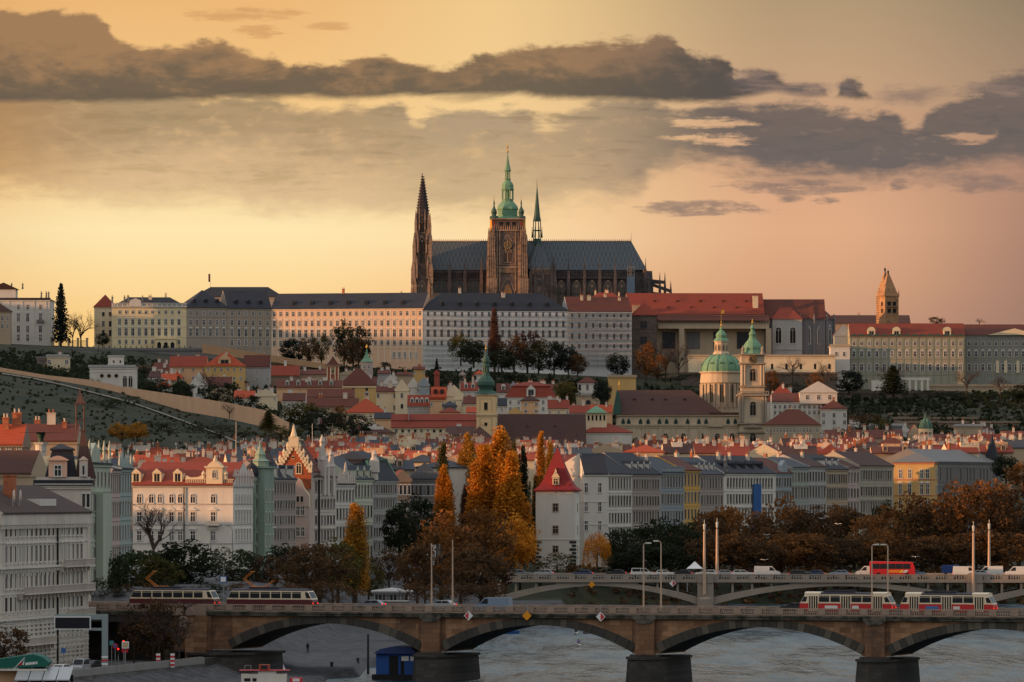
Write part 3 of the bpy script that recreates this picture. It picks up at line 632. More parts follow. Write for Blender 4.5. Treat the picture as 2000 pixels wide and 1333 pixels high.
b.box(xa, xb, -4.9, -.01, zq(641), zq(634)); b.box(xa, xb, -5.1, -4.6, zq(634) + .01, zq(633)); b.box(xa, xb, -5.1, -.01, zq(643), zq(641) - .01)
for i in range(40): x = xa + (xb - xa) * i / 39; b.box(x - .14, x + .14, -4.95, -4.7, zq(633) + .01, zq(627.2))
for p in (1330, 1500): x = XP(p, 2600) - XP(1359.5, 2600); b.box(x - 1.2, x + 1.2, -5.4, -.02, zq(730), zq(641) - .3)
b.build('gallery', [P_TAN], o); 
for i in range(5):
    for j, zz in enumerate((602, 590)):
        x = (i - 2) * 10.5 + j * 4.5 - 2; y = D_ / 2 * (.28 + .3 * j); obj('dormer', dormer_mesh(1.4, .5, 2.2, TILED, TILE), o, (x, y, H_ + rh_ * (.28 + .3 * j) - .02))
for p in (1240, 1251): obj('chimney', chimney_mesh(2.4, 1.4, 4.5, P_TAN), o, (XP(p, 2600) - XP(1359.5, 2600), -.5, H_ - .5))
obj('chimney', chimney_mesh(2.4, 1.4, 5.5, P_CREAM, 0), o, (XP(1477, 2600) - XP(1359.5, 2600), 4, H_ + rh_ * .3))
# chapel with gothic apse
YH = 2605; GREYST = plaster('chapel', (118, 114, 116), .15)
o = house('grey chapel with tall arched windows and a buttressed apse', 1493, 1612, 705, 623, 585, YH, GREYST, TILED, 'x', 20, rows=[], cat='chapel', name='chapel', sink=14)
W_, D_, H_, rh_ = root_info[o.name]; zq = lambda p: ZP(p, YH) - ZP(705, YH); xq = lambda p: XP(p, YH) - XP(1552.5, YH)
b = MB(); b.box(xq(1508), xq(1566), -2.5, -.01, -14, zq(624)); b.box(xq(1508) - .2, xq(1566) + .2, -2.8, -.01, zq(684), zq(682)); b.build('front_wall', P_GREY, o)
b = MB(); b.add([(xq(1506), -3, zq(624)), (xq(1568), -3, zq(624)), (xq(1534), 10, zq(592) + 1), (xq(1506), 10, zq(624)), (xq(1568), 10, zq(624))], [(0, 1, 2), (0, 2, 3), (1, 4, 2), (0, 3, 4, 1)]); b.build('front_roof', TILE, o)
for p in (1520, 1548): window(o, win_mesh(11 * .234, 31 * .234, 'a', P_WHITE, DARK), xq(p), -2.5, zq(671))
b = MB(); r = 9.6; cx_, cy_ = xq(1590), 9.; b.lathe([(r, -14), (r, H_ - .3), (r + .4, H_ - .3), (r + .4, H_)], 10, cx_, cy_, 0, math.pi / 10); b.build('apse', GREYST, o)
MB().lathe([(r + .6, H_ + .01), (.2, H_ + rh_ - .3)], 10, cx_, cy_, 0, math.pi / 10).build('apse_roof', TILED, o)
b = MB()
for i in range(10):
    a = math.pi / 10 + 2 * math.pi * i / 10; c, s_ = math.cos(a), math.sin(a)
    if s_ > .5: continue
    b.tube((cx_ + c * (r + .5), cy_ + s_ * (r + .5), -14), (cx_ + c * (r + .5), cy_ + s_ * (r + .5), H_ - .6), .75, .6, 4); b.lathe([(.6, H_ - .59), (.05, H_ + 2.5)], 4, cx_ + c * (r + .5), cy_ + s_ * (r + .5))
b.build('buttresses', GREYST, o)
for i in range(10):
    a = 2 * math.pi * (i + .0) / 10; c, s_ = math.cos(a), math.sin(a)
    if s_ > .35: continue
    q = window(o, win_mesh(10 * .234, 36 * .234, 'g', P_WHITE, DARK), cx_ + c * r * .955, cy_ + s_ * r * .955, zq(672)); q.rotation_euler[2] = a + math.pi / 2
# terrace wall under the hall
o = house('long cream terrace wall with small arched openings below the castle', 1345, 1631, 731, 697, 696.6, 2560, P_CREAM, P_TAN, 'flat', 6, rows=[(716, 11, 4.6, 'b')], xs=[XP(p, 2560) - XP(1488, 2560) for p in (1372, 1508, 1536, 1564, 1592, 1620)], pm=DARK, cat='wall', name='terrace_wall', sink=3)
house('dark rubble wall standing under the cream terrace wall', 1330, 1635, 762, 731.5, 731, 2556, STONE, STONE, 'flat', 6, cat='wall', name='retaining_wall', sink=3)
# convent behind with the twin-spired white tower
house('long dark roofed convent behind the twin spired stone tower', 1626, 1778, 660, 632, 616, 2660, P_TAN, TILEK, 'x', 16, chim=2, cat='convent', name='convent')
Yg = 2640; STG = thing('church_tower', 'pale stone church tower with twin pointed spires catching the sun', 'tower', (XP(1736, Yg), Yg, ZP(660, Yg)), math.radians(20))
q = Yg / F; zq = lambda p: ZP(p, Yg) - ZP(660, Yg); LIME = mat('pale_limestone', (182, 138, 98), .9, .2, .4, 'block', rgb2=(160, 118, 84), p=.8)
hw = 14.5 * q
MB().box(-hw, hw, -hw, hw, -12, zq(580)).box(-hw - .35, hw + .35, -hw - .35, hw + .35, zq(580) + .01, zq(578)).build('shaft', LIME, STG)
MB().lathe([((hw + .2) * 1.414, zq(578) + .01), (.25, zq(532))], 4, -.4, 0, 0, math.pi / 4).build('spire', LIME, STG)
MB().lathe([((hw - .3) * 1.414, zq(578) + .02), (.25, zq(528))], 4, .9, 6.5, 0, math.pi / 4).box(.9 - hw + .3, .9 + hw - .3, 3.6, 9.4, -12, zq(578) + .015).build('spire', LIME, STG)
for x, y, t in ((-.4, 0, 526), (.9, 6.5, 520)):
    MB().lathe([(.45, zq(t + 9)), (.6, zq(t + 4)), (.1, zq(t + 3)), (.08, zq(t))], 6, x, y).build('finial', IRON, STG)
for x in (-hw, hw):
    for y in (-hw, hw): MB().lathe([(.3, zq(578) + .05), (.3, zq(574)), (.05, zq(566))], 6, x, y).build('pinnacle', LIME, STG)
for t in (594, 608):
    for k_ in (-1.35, 1.35): window(STG, win_mesh(1.9, 8 * q, 'd', LIME, DARK), k_, -hw, zq(t + 4))
    window(STG, win_mesh(1.9, 8 * q, 'd', LIME, DARK), -hw, 0, zq(t + 4), math.radians(-90))
MB().box(-3, 3, -hw - .5, -hw - .02, zq(601), zq(600)).build('string_course', STONE, STG)
# palace on the right, green-grey
P_LOB = plaster('lobby_green', (156, 149, 130), .14); P_LOB2 = plaster('lobby_grey', (140, 138, 126), .12)
rowsR = [(671, 8, 5, 'p'), (692, 10, 5.4, 'h'), (718, 13, 5.8, 'p')]
o = house('green grey baroque palace with a red roof and arched dormers', 1660, 1884, 768, 657, 632, 2575, P_LOB, TILE, 'x', 18, rows=rowsR, n=15, margin=.035, cat='palace', name='palace', trim=plaster('trim_green', (132, 136, 118)), courses=[ZP(p, 2575) - ZP(768, 2575) for p in (683, 703, 733)], pil=15, sink=9, dorm=0)
W_, D_, H_, rh_ = root_info[o.name]; 
for p in (1702, 1751, 1850): obj('dormer', dormer_mesh(3.4, 2.2, 5, P_CREAM, COPPER, 'a'), o, (XP(p, 2575) - XP(1772, 2575), -.1, H_ + .2))
b = MB()
for i in range(15): x = -W_ / 2 + (i + .5) * W_ / 15; b.prism_y([(x - 1.7, H_ + .1), (x + 1.7, H_ + .1), (x + 1, H_ + .8), (x, H_ + 1.1), (x - 1, H_ + .8)], -.55, .4)
b.build('eave_coping', COPPERD, o)
o = house('grey green palace wing with a low pediment at the right edge', 1884, 2060, 770, 655, 634, 2585, P_LOB2, TILED, 'x', 18, rows=rowsR, n=13, margin=.05, cat='palace', name='palace', trim=P_LOB, courses=[ZP(p, 2585) - ZP(770, 2585) for p in (683, 703, 731)], pil=13, sink=9, chim=2)
W_, D_, H_, rh_ = root_info[o.name]
MB().prism_y([(-10, H_ + .05), (14, H_ + .05), (2, H_ + 3)], -1.2, 2).build('pediment', P_CREAM, o)
for p in (1948, 1964, 1988):
    x = XP(p, 2585) - XP(1972, 2585); MB().box(x - .7, x + .7, -.5, -.13, ZP(729, 2585) - ZP(770, 2585), ZP(705, 2585) - ZP(770, 2585)).build('pilaster', P_CREAM, o)
house('small white annex between the chapel and the green grey palace', 1622, 1660, 740, 677, 674, 2570, P_WHITE, P_TAN, 'flat', 10, rows=[(692, 8, 4.6, 'p')], n=2, cat='annex', name='annex', margin=.3, sink=9)
house('narrow red roofed house squeezed beside the green grey palace', 1630, 1664, 690, 655, 634, 2590, P_BLUE, TILED, 'y', 12, rows=[(648, 6, 5)], n=1)
po = thing('portico', 'white columned garden portico at the foot of the palace', 'portico', (XP(1775, 2550), 2550, ZP(768, 2550)))
q = .2295; b = MB(); b.box(-38 * q, 41 * q, -.5, 4, 25 * q, 30 * q); b.build('entablature', P_WHITE, po)
for p in (1762, 1777, 1789, 1801, 1812): MB().lathe([(.62, -3), (.55, 25 * q - .01)], 8, (p - 1775) * q, 0).build('column', P_WHITE, po)
MB().box(-72 * q, -18 * q, .5, 4, -3, 25 * q - .01).build('wall', P_WHITE, po)
for t, p0, p1, Yw, c, l in ((768, 1605, 1885, 2520, (112, 96, 84), 'upper stone garden wall below the green grey palace'), (789, 1880, 2080, 2490, (108, 94, 84), 'stone garden wall at the right edge below the palace')):
    house(l, p0, p1, t + 22, t, t - .4, Yw, mat('garden_stone%d' % t, c, .9, .2, .2, 'block', rgb2=(88, 78, 70), p=.6), STONE, 'flat', 3, cat='wall', name='garden_wall', sink=5)
house('pale plastered garden wall under the right palace wing', 1817, 2060, 776, 755, 754.6, 2540, P_TAN, P_TAN, 'flat', 3, cat='wall', name='garden_wall', sink=4)
for i, t in enumerate((803, 811, 819, 827)):
    house(('highest', 'second highest', 'third highest', 'lowest')[i] + ' of the thin terrace walls on the dark vineyard slope', 1730 + i * 8, 2060, t + 3, t, t - .3, 2450 - i * 32, P_BROWN, P_BROWN, 'flat', 2, cat='wall', name='vineyard_wall', sink=2, cornice=False, group='terrace walls on the vineyard slope')
# plaza edge wall and stairs at left
house('stone wall of the castle ramp running below the creamy wing', 140, 445, 706, 684, 683.5, 2500, P_DGREY, P_DGREY, 'flat', 4, cat='wall', name='ramp_wall', sink=6)
house('brown plaza wall below the white palace at the far left', -60, 175, 720, 690, 689.5, 2470, P_BROWN, P_DGREY, 'flat', 4, cat='wall', name='plaza_wall', sink=6)
b = MB(); b.prism_y([(XP(395, 2480), ZP(672, 2480)), (XP(640, 2480), ZP(712, 2480)), (XP(640, 2480), ZP(722, 2480)), (XP(395, 2480), ZP(690, 2480))], 0, 8)
obj('stair_wall', b.mesh('stair_wall', plaster('stair', (178, 140, 106))), None, (0, 2480, 0)); q = COL.objects['stair_wall']; q['label'] = 'sloping sandstone wall of the long castle stairs below the wings'; q['category'] = 'wall'
o = thing('fence', 'row of pale gate piers and railings by the spruce', 'fence', (0, 2560, ZP(676, 2560)))
for p in (101, 116, 134, 152, 170): MB().box(XP(p, 2560) - .45, XP(p, 2560) + .45, 0, .9, -1, 3.2).box(XP(p, 2560) - .6, XP(p, 2560) + .6, -.15, 1.05, 3.21, 3.6).build('pier', P_TAN, o)
b = MB()
for i in range(60): x = XP(101, 2560) + i * (XP(170, 2560) - XP(101, 2560)) / 59; b.box(x - .04, x + .04, .4, .48, 0, 2.6)
b.box(XP(101, 2560), XP(170, 2560), .38, .5, 2.2, 2.3); b.build('railing', IRON, o)

# ================================================================ the cathedral
YK = 2715; q = YK / F; x0c, z0c = XP(1000, YK), ZP(660, YK)
K = thing('cathedral', 'dark gothic cathedral with green baroque tower cap and slate roofs', 'cathedral', (x0c, YK, z0c))
lx = lambda p: XP(p, YK) - x0c
lz = lambda p: ZP(p, YK) - z0c
GOTH = mat('gothic_stone', (112, 94, 86), .9, .2, .2, 'block', rgb2=(92, 80, 76), p=.5); GOTHD = mat('gothic_stone_dark', (98, 88, 84), .9, .2, .2, 'block', rgb2=(80, 74, 74), p=.5)  # first tone deepened to put the shade of the tower recesses into the stone
GOTHL = mat('gothic_stone_lit', (172, 140, 114), .9, .2, .2, 'block', rgb2=(146, 120, 100), p=.5)  # sunlight on ribs and edges put into a lighter stone colour
DIA = mat('diamond_slate', (74, 78, 82), .65, .12, .3, 'diamond', rgb2=(90, 96, 98), p=1.0)
SPD = mat('spire_stone', (66, 58, 60), .9, .2, .4)
OCHRE = plaster('ochre', (214, 152, 66))
GWIN = mat('gothic_glass', (70, 66, 60), .3, .4, 1., 'plain', spec=.5)
b = MB(); b.box(lx(845), lx(1236), -4, 30, -14, lz(574)); b.box(lx(845), lx(1236), 5, 24, lz(574) + .01, lz(528)); b.box(lx(845), lx(1238), 4.6, 24.4, lz(531), lz(527)); b.build('nave_wall', GOTHD, K)
b = MB(); r0, r1 = lx(843), lx(1234); e = 4.2; zr, ze = lz(469), lz(527) + .02
b.add([(r0, e, ze), (lx(1264), e, ze), (lx(1264), 25, ze), (r0, 25, ze), (r0, 14.6, zr), (r1, 14.6, zr)], [(0, 1, 5, 4), (2, 3, 4, 5), (1, 2, 5), (3, 0, 4), (0, 3, 2, 1)]); b.build('nave_roof', DIA, K)
b = MB()
n_ = 95
for i in range(n_):
    x = r0 + (r1 - r0) * (i + .5) / n_; b.box(x - .12, x + .12, 14.5, 14.7, zr - .2, zr + 1.0)
b.box(r0, r1, 14.4, 14.8, zr - .3, zr + .25); b.tube((r1, 14.6, zr), (r1, 14.6, zr + 4.2), .12, .05, 5); b.build('ridge_crest', GOTHL, K)
def pinn(b, x, y, z0, z1, w, mi=0):
    b.box(x - w, x + w, y - w, y + w, z0, z1 - (z1 - z0) * .45, mi); b.lathe([(w * 1.5, z1 - (z1 - z0) * .45 + .005), (.05, z1)], 4, x, y, mi, math.pi / 4)
for p in (862, 893, 924): window(K, win_mesh(24 * q, 27 * q, 'a', GOTHL, GWIN), lx(p), 5, lz(572))
for p in (1096, 1126, 1156, 1187, 1214): window(K, win_mesh(15 * q, 42 * q, 'g', GOTHL, GWIN), lx(p), -4, lz(592))
for p in (878, 908, 940): b = MB(); pinn(b, lx(p), 2.2, lz(590), lz(503), .75); b.build('pinnacle', GOTH, K)
for p in (1081, 1110, 1141, 1171, 1201, 1230): b = MB(); pinn(b, lx(p), -5, lz(600), lz(502), .7); b.prism_x([(-4.5, lz(548)), (5, lz(534)), (5, lz(538)), (-4.5, lz(554))], lx(p) - .4, lx(p) + .4); b.build('flying_buttress', GOTHD, K)
b = MB()
for i in range(30): x = lx(850) + (lx(950) - lx(850)) * i / 29; b.box(x - .16, x + .16, 4.2, 4.59, lz(544), lz(532))
b.box(lx(848), lx(952), 4.1, 4.59, lz(532) + .005, lz(530)); b.box(lx(848), lx(952), 4.1, 4.59, lz(546), lz(544) - .005); b.build('gallery', GOTH, K)
# polygonal choir end with flyers
b = MB(); b.lathe([(9.8, -14), (9.8, lz(528))], 10, lx(1236), 14.6, 0, math.pi / 10); b.lathe([(15, -14), (15, lz(576))], 10, lx(1238), 14.6, 0, math.pi / 10); b.build('choir_apse', GOTHD, K)
for p, t, y in ((1261, 503, 2), (1268, 530, -2), (1274, 527, 6), (1289, 531, 3), (1300, 529, 12), (1311, 547, 8)):
    b = MB(); pinn(b, lx(p), y, lz(610), lz(t), .62); zt = lz(t + 18)
    b.add([(lx(p), y - .3, zt), (lx(p), y + .3, zt), (lx(p), y + .3, zt - 1.6), (lx(p), y - .3, zt - 1.6), (lx(1246), 10 - .3, lz(541)), (lx(1246), 10 + .3, lz(541)), (lx(1246), 10 + .3, lz(548)), (lx(1246), 10 - .3, lz(548))], [(0, 1, 5, 4), (1, 2, 6, 5), (2, 3, 7, 6), (3, 0, 4, 7), (0, 3, 2, 1), (4, 5, 6, 7)])
    zt2 = zt - 6
    b.add([(lx(p), y - .3, zt2), (lx(p), y + .3, zt2), (lx(p), y + .3, zt2 - 1.2), (lx(p), y - .3, zt2 - 1.2), (lx(1250), 10 - .3, lz(566)), (lx(1250), 10 + .3, lz(566)), (lx(1250), 10 + .3, lz(571)), (lx(1250), 10 - .3, lz(571))], [(0, 1, 5, 4), (1, 2, 6, 5), (2, 3, 7, 6), (3, 0, 4, 7), (0, 3, 2, 1), (4, 5, 6, 7)])
    b.build('flying_buttress', GOTHD, K)
b = MB(); b.box(lx(1224), lx(1239), -8, -5.8, -14, lz(541)); b.build('blue_scaffold_sheet', mat('blue_sheet', (70, 96, 124), .8, .25, .5), K)
b = MB()
for p in (1225, 1232, 1238): b.tube((lx(p), -8, lz(541)), (lx(p), -8, lz(520)), .1, n=4)
for t in (524, 531, 538): b.tube((lx(1225), -8, lz(t)), (lx(1238), -8, lz(t)), .1, n=4)
b.build('scaffold_frame', STEEL, K)
# south transept
b = MB(); b.box(lx(1034), lx(1078), -6, 5, -14, lz(527)); b.build('transept_wall', GOTH, K)
b = MB(); b.add([(lx(1030), -6, lz(526)), (lx(1080), -6, lz(526)), (lx(1050), 6, lz(474)), (lx(1050), 14, lz(470)), (lx(1030), 14, lz(526)), (lx(1080), 14, lz(526))], [(0, 1, 2), (0, 2, 3, 4), (1, 5, 3, 2)]); b.build('transept_roof', DIA, K)
window(K, win_mesh(30 * q, 52 * q, 'g', GOTHL, GWIN), lx(1052), -6, lz(598))
for p, t in ((1036, 508), (1078, 498), (1084, 512), (1046, 516), (1060, 514)): b = MB(); pinn(b, lx(p), -6.4, lz(600), lz(t), .8); b.build('pinnacle', GOTH, K)
b = MB(); 
for i in range(16): x = lx(1037) + (lx(1076) - lx(1037)) * i / 15; b.box(x - .15, x + .15, -6.5, -6.02, lz(538), lz(528))
b.box(lx(1036), lx(1077), -6.6, -6.02, lz(528) + .004, lz(526)); b.build('gallery', GOTHL, K)
# great south tower
T = MB(); cx_ = lx(991.5); y0, y1 = -9., 8.5; h0 = 30 * q
T.box(cx_ - h0, cx_ + h0, y0, y1, -14, lz(452)); T.box(cx_ - h0 - .4, cx_ + h0 + .4, y0 - .4, y1 + .4, lz(524), lz(522), 1); T.box(cx_ - h0 - .5, cx_ + h0 + .5, y0 - .5, y1 + .5, lz(453), lz(451), 1)
T.box(cx_ - 31 * q, cx_ + 31 * q, y0 + .3, y1 - .3, lz(451) + .01, lz(431)); T.box(cx_ - 34 * q, cx_ + 34 * q, y0 - .7, y1 + .7, lz(431) + .01, lz(428.5), 1)
TW = T.build('great_tower', [GOTH, GOTHL], K)
cy_ = (y0 + y1) / 2
for sx_ in (-1, 1):
    for sy_ in (-1, 1):
        b = MB(); X_ = cx_ + sx_ * 31 * q; Y_ = cy_ + sy_ * 8.2
        for z0_, z1_, w_ in ((-14, lz(545), 9.5), (lz(545), lz(505), 8), (lz(505), lz(470), 6.6), (lz(470), lz(453), 5.2)): 
            b.box(X_ - w_ * q, X_ + w_ * q, Y_ - w_ * q, Y_ + w_ * q, z0_ + .005, z1_)
            for kx in (-.8, -.27, .27, .8): pinn(b, X_ + kx * w_ * q, Y_ - w_ * q - .25, z0_ + .3, z1_ + 1.6, .24); pinn(b, X_ - w_ * q - .25, Y_ + kx * w_ * q, z0_ + .3, z1_ + 1.6, .24)
        for t in (540, 500, 466):
            for kx in (-1, 1): pinn(b, X_ + kx * 6 * q, Y_ - sy_ * -1.2, lz(t + 12), lz(t - 8), .4)
        b.build('buttress', GOTHL, TW)
        b = MB(); b.lathe([(9 * q, lz(451) + .02), (9 * q, lz(430.5))], 8, cx_ + sx_ * 26.5 * q, cy_ + sy_ * 6.4, 0, math.pi / 8); b.build('corner_turret', OCHRE, TW)
        P_ = lambda L: [(r * q, lz(270 + y / 3.633)) for r, y in L]
        MB().lathe(P_([(9, 572), (8, 560), (3.4, 552), (3.6, 545), (5.6, 532), (5.4, 520), (3, 505), (1.4, 490), (1.2, 470), (1.6, 462), (.5, 452)]), 10, cx_ + sx_ * 26.5 * q, cy_ + sy_ * 6.4).build('onion_dome', COPPERD, TW)
        MB().lathe(P_([(.4, 452), (1.3, 446), (.3, 440), (.2, 415)]), 6, cx_ + sx_ * 26.5 * q, cy_ + sy_ * 6.4).build('finial', GOLD, TW)
        window(TW, win_mesh(.9, 2.2, 'd', GOTHL, mat('red_shutter', (140, 50, 40))), cx_ + sx_ * 27 * q, cy_ + (-1) * 6.4 - 9 * q * .93, lz(444)) if sy_ < 0 else None
for p in (979, 991.5, 1004): window(TW, win_mesh(8 * q, 9 * q, 'd', GOTHL, DARK), lx(p), y0 + .3, lz(444))
for k_ in (-1, 0, 1): window(TW, win_mesh(8 * q, 9 * q, 'd', GOTHL, DARK), cx_ - 31 * q, cy_ + k_ * 3.2, lz(444), math.radians(-90))
window(TW, win_mesh(24 * q, 56 * q, 'g', GOTHL, GOTH), cx_, y0, lz(518)); 
for k_ in (-4.6, 4.6): window(TW, win_mesh(7 * q, 24 * q, 'g', GOTHL, DARK), cx_ + k_ * q, y0 - .15, lz(514))
window(TW, win_mesh(22 * q, 60 * q, 'g', GOTHL, GWIN), cx_ - h0, cy_, lz(518), math.radians(-90))
ck = MB().lathe([(8.2 * q, 0), (8.2 * q, .4)], 24).build('clock', mat('clock_face', (96, 84, 70)), TW); ck.rotation_euler = (math.radians(90), 0, 0); ck.location = (cx_, y0 - .14, lz(481))
b = MB()
for i in range(12): a = i * math.pi / 6; b.box(-.13, .13, -.05, .05, 0, .01); o_ = len(b.v) - 8; b.v[o_:] = [(x + 6.8 * q * math.cos(a), z_ + 6.8 * q * math.sin(a) + (.3 if k__ > 3 else -.3), .43 + y_) for k__, (x, y_, z_) in enumerate(b.v[o_:])]
b.box(-.1, .1, -.2, 1.5, .44, .5); b.box(-.9, .1, -.1, .1, .505, .54); b.build('clock_hands', GOLD, ck)
window(TW, win_mesh(26 * q, 34 * q, 'g', GOTHL, GOTH), cx_, y0, lz(580)); window(TW, win_mesh(13 * q, 18 * q, 'g', GOTHL, mat('gilded_grille', (196, 120, 50), .5, .2)), cx_, y0 - .16, lz(576))
b = MB()
for i in range(14): x = cx_ - 16 * q + i * 32 * q / 13; b.box(x - .14, x + .14, y0 - .6, y0 - .2, lz(535), lz(525))
b.box(cx_ - 17 * q, cx_ + 17 * q, y0 - .7, y0 - .41, lz(525) + .004, lz(523.5)); b.build('balcony', GOTHL, TW)
MB().lathe(P_([(31, 576), (24, 568), (21, 560), (21, 512), (22.5, 506), (22, 496), (20, 482), (15, 462), (12, 452), (11.6, 438)]), 8, cx_, cy_, 0, math.pi / 8).build('tower_dome', COPPER, TW)
b = MB(); b.lathe(P_([(12.6, 440), (12.6, 434)]), 8, cx_, cy_, 0, math.pi / 8)
for i in range(8): a = math.pi / 8 + i * math.pi / 4; b.tube((cx_ + 10.8 * q * math.cos(a), cy_ + 10.8 * q * math.sin(a), lz(270 + 434 / 3.633)), (cx_ + 10.8 * q * math.cos(a), cy_ + 10.8 * q * math.sin(a), lz(270 + 372 / 3.633)), .42, n=6)
b.lathe(P_([(5, 434), (5, 372)]), 8, cx_, cy_); b.lathe(P_([(12, 374), (13.4, 362), (12.4, 354), (12.2, 335), (10.6, 322), (6.4, 306), (6, 296), (7, 290)]), 8, cx_, cy_, 0, math.pi / 8); b.build('lantern', COPPER, TW)
b = MB()
for i in range(8): a = math.pi / 8 + i * math.pi / 4; b.tube((cx_ + 4.6 * q * math.cos(a), cy_ + 4.6 * q * math.sin(a), lz(270 + 290 / 3.633)), (cx_ + 4.6 * q * math.cos(a), cy_ + 4.6 * q * math.sin(a), lz(270 + 238 / 3.633)), .22, n=5)
b.lathe(P_([(2, 290), (2, 238)]), 6, cx_, cy_); b.lathe(P_([(5.5, 240), (7.2, 230), (6.2, 222), (4, 190), (2, 150), (.9, 120), (.7, 104)]), 8, cx_, cy_, 0, math.pi / 8); b.build('spire', COPPER, TW)
MB().lathe(P_([(.5, 106), (2, 98), (2, 92), (.5, 86), (.7, 74), (1.6, 62), (.9, 50), (.2, 40)]), 8, cx_, cy_).build('finial', GOLD, TW)
b = MB()                                             # ribs, canopies and pinnacles that break up the tower faces
for px_ in (966, 971, 976, 1007, 1012, 1017):
    for z0_, z1_ in ((lz(570), lz(530)), (lz(520), lz(462))):
        b.box(lx(px_) - .28, lx(px_) + .28, y0 - .55, y0 - .01, z0_, z1_); b.lathe([(.42, z1_ + .002), (.03, z1_ + 3.4)], 4, lx(px_), y0 - .3, 0, math.pi / 4)
for yy_ in (-6, -3.6, 3.2, 5.6):
    for z0_, z1_ in ((lz(570), lz(530)), (lz(520), lz(462))): b.box(cx_ - h0 - .55, cx_ - h0 - .01, yy_ - .28, yy_ + .28, z0_, z1_); b.lathe([(.42, z1_ + .002), (.03, z1_ + 3.4)], 4, cx_ - h0 - .3, yy_, 0, math.pi / 4)
for i in range(15):
    x = lx(962) + (lx(1021) - lx(962)) * i / 14; b.box(x - .16, x + .16, y0 - .5, y0 - .02, lz(534), lz(526.5)); b.lathe([(.3, lz(451) + .01), (.03, lz(451) + 2.6)], 4, x, y0 - .2)
b.build('tracery_ribs', GOTHL, TW)
b = MB()
for px_ in (1088, 1094, 1103, 1118, 1133, 1149, 1163, 1178, 1194, 1207, 1221):
    b.box(lx(px_) - .3, lx(px_) + .3, -4.5, -4.02, lz(600), lz(572)); b.lathe([(.45, lz(572) + .005), (.03, lz(572) + 3.5)], 4, lx(px_), -4.3, 0, math.pi / 4)
for px_ in range(1086, 1236, 5): b.box(lx(px_) - .14, lx(px_) + .14, 4.2, 4.58, lz(541), lz(531.5))
b.box(lx(1084), lx(1236), 4.1, 4.58, lz(544), lz(541) - .005); b.box(lx(1084), lx(1236), -4.5, -4.02, lz(574) + .01, lz(572.5)); b.build('choir_tracery', GOTH, K)
# west towers
for k_, (pc, yy) in enumerate(((824.5, 2.), (826, 27.))):
    c0 = lx(pc); b = MB()
    for t0, t1, h_ in ((690, 560, 17), (560, 520, 15), (520, 460, 13.5), (460, 418, 11)): b.box(c0 - h_ * q, c0 + h_ * q, yy - h_ * q, yy + h_ * q, lz(t0) + .004, lz(t1))
    t_ = b.build('west_tower', GOTH, K)
    for sx_ in (-1, 1):
        for sy_ in (-1, 1):
            b = MB()
            for t0, t1, o_, w_ in ((690, 548, 20, 5), (555, 505, 17.5, 4), (515, 455, 15.5, 3.2), (470, 410, 12.5, 2.4)): pinn(b, c0 + sx_ * o_ * q, yy + sy_ * o_ * q, lz(t0), lz(t1), w_ * q); pinn(b, c0 + sx_ * (o_ - 7) * q, yy + sy_ * (o_ + 1.5) * q, lz(t1 + 40), lz(t1 - 6), w_ * .5 * q)
            b.build('buttress', GOTHL, t_)
    MB().lathe([(12.5 * q, lz(418) + .01), (11 * q, lz(410)), (.5 * q, lz(343)), (1.2 * q, lz(341)), (.1, lz(338))], 8, c0, yy, 0, math.pi / 8).build('spire', SPD, t_)
    b = MB()
    for i in range(8):
        a = math.pi / 8 + i * math.pi / 4
        for j in range(12): f = (j + .5) / 12; r = (11 * (1 - f) + .7) * q; z = lz(410) + (lz(343) - lz(410)) * f; b.box(c0 + r * math.cos(a) - .25, c0 + r * math.cos(a) + .25, yy + r * math.sin(a) - .25, yy + r * math.sin(a) + .25, z, z + .5)
    b.build('crockets', SPD, t_)
    window(t_, win_mesh(11 * q, 52 * q, 'g', GOTHL, DARK), c0, yy - 13.5 * q, lz(516)); window(t_, win_mesh(9 * q, 26 * q, 'g', GOTHL, DARK), c0, yy - 11 * q, lz(455)); window(t_, win_mesh(14 * q, 26 * q, 'g', GOTHL, GWIN), c0, yy - 17 * q, lz(576))
    window(t_, win_mesh(9 * q, 50 * q, 'g', GOTHL, DARK), c0 - 13.5 * q, yy, lz(516), math.radians(-90))
# crossing fleche
c0 = lx(1049.2); yy = 14.6; b = MB(); b.lathe([(9.5 * q, lz(485)), (8.5 * q, lz(464))], 8, c0, yy, 0, math.pi / 8)
for i in range(8):
    a = math.pi / 8 + i * math.pi / 4
    b.tube((c0 + 8 * q * math.cos(a), yy + 8 * q * math.sin(a), lz(464)), (c0 + 7.4 * q * math.cos(a), yy + 7.4 * q * math.sin(a), lz(428)), .3, n=4); b.lathe([(.4, lz(462)), (.05, lz(440))], 4, c0 + 10.3 * q * math.cos(a), yy + 10.3 * q * math.sin(a))
b.lathe([(8.8 * q, lz(449)), (8.8 * q, lz(447))], 8, c0, yy, 0, math.pi / 8); b.lathe([(7.8 * q, lz(430)), (8 * q, lz(426)), (6.6 * q, lz(420)), (.6 * q, lz(362)), (.2 * q, lz(346))], 8, c0, yy, 0, math.pi / 8); b.build('crossing_spire', COPPERD, K)

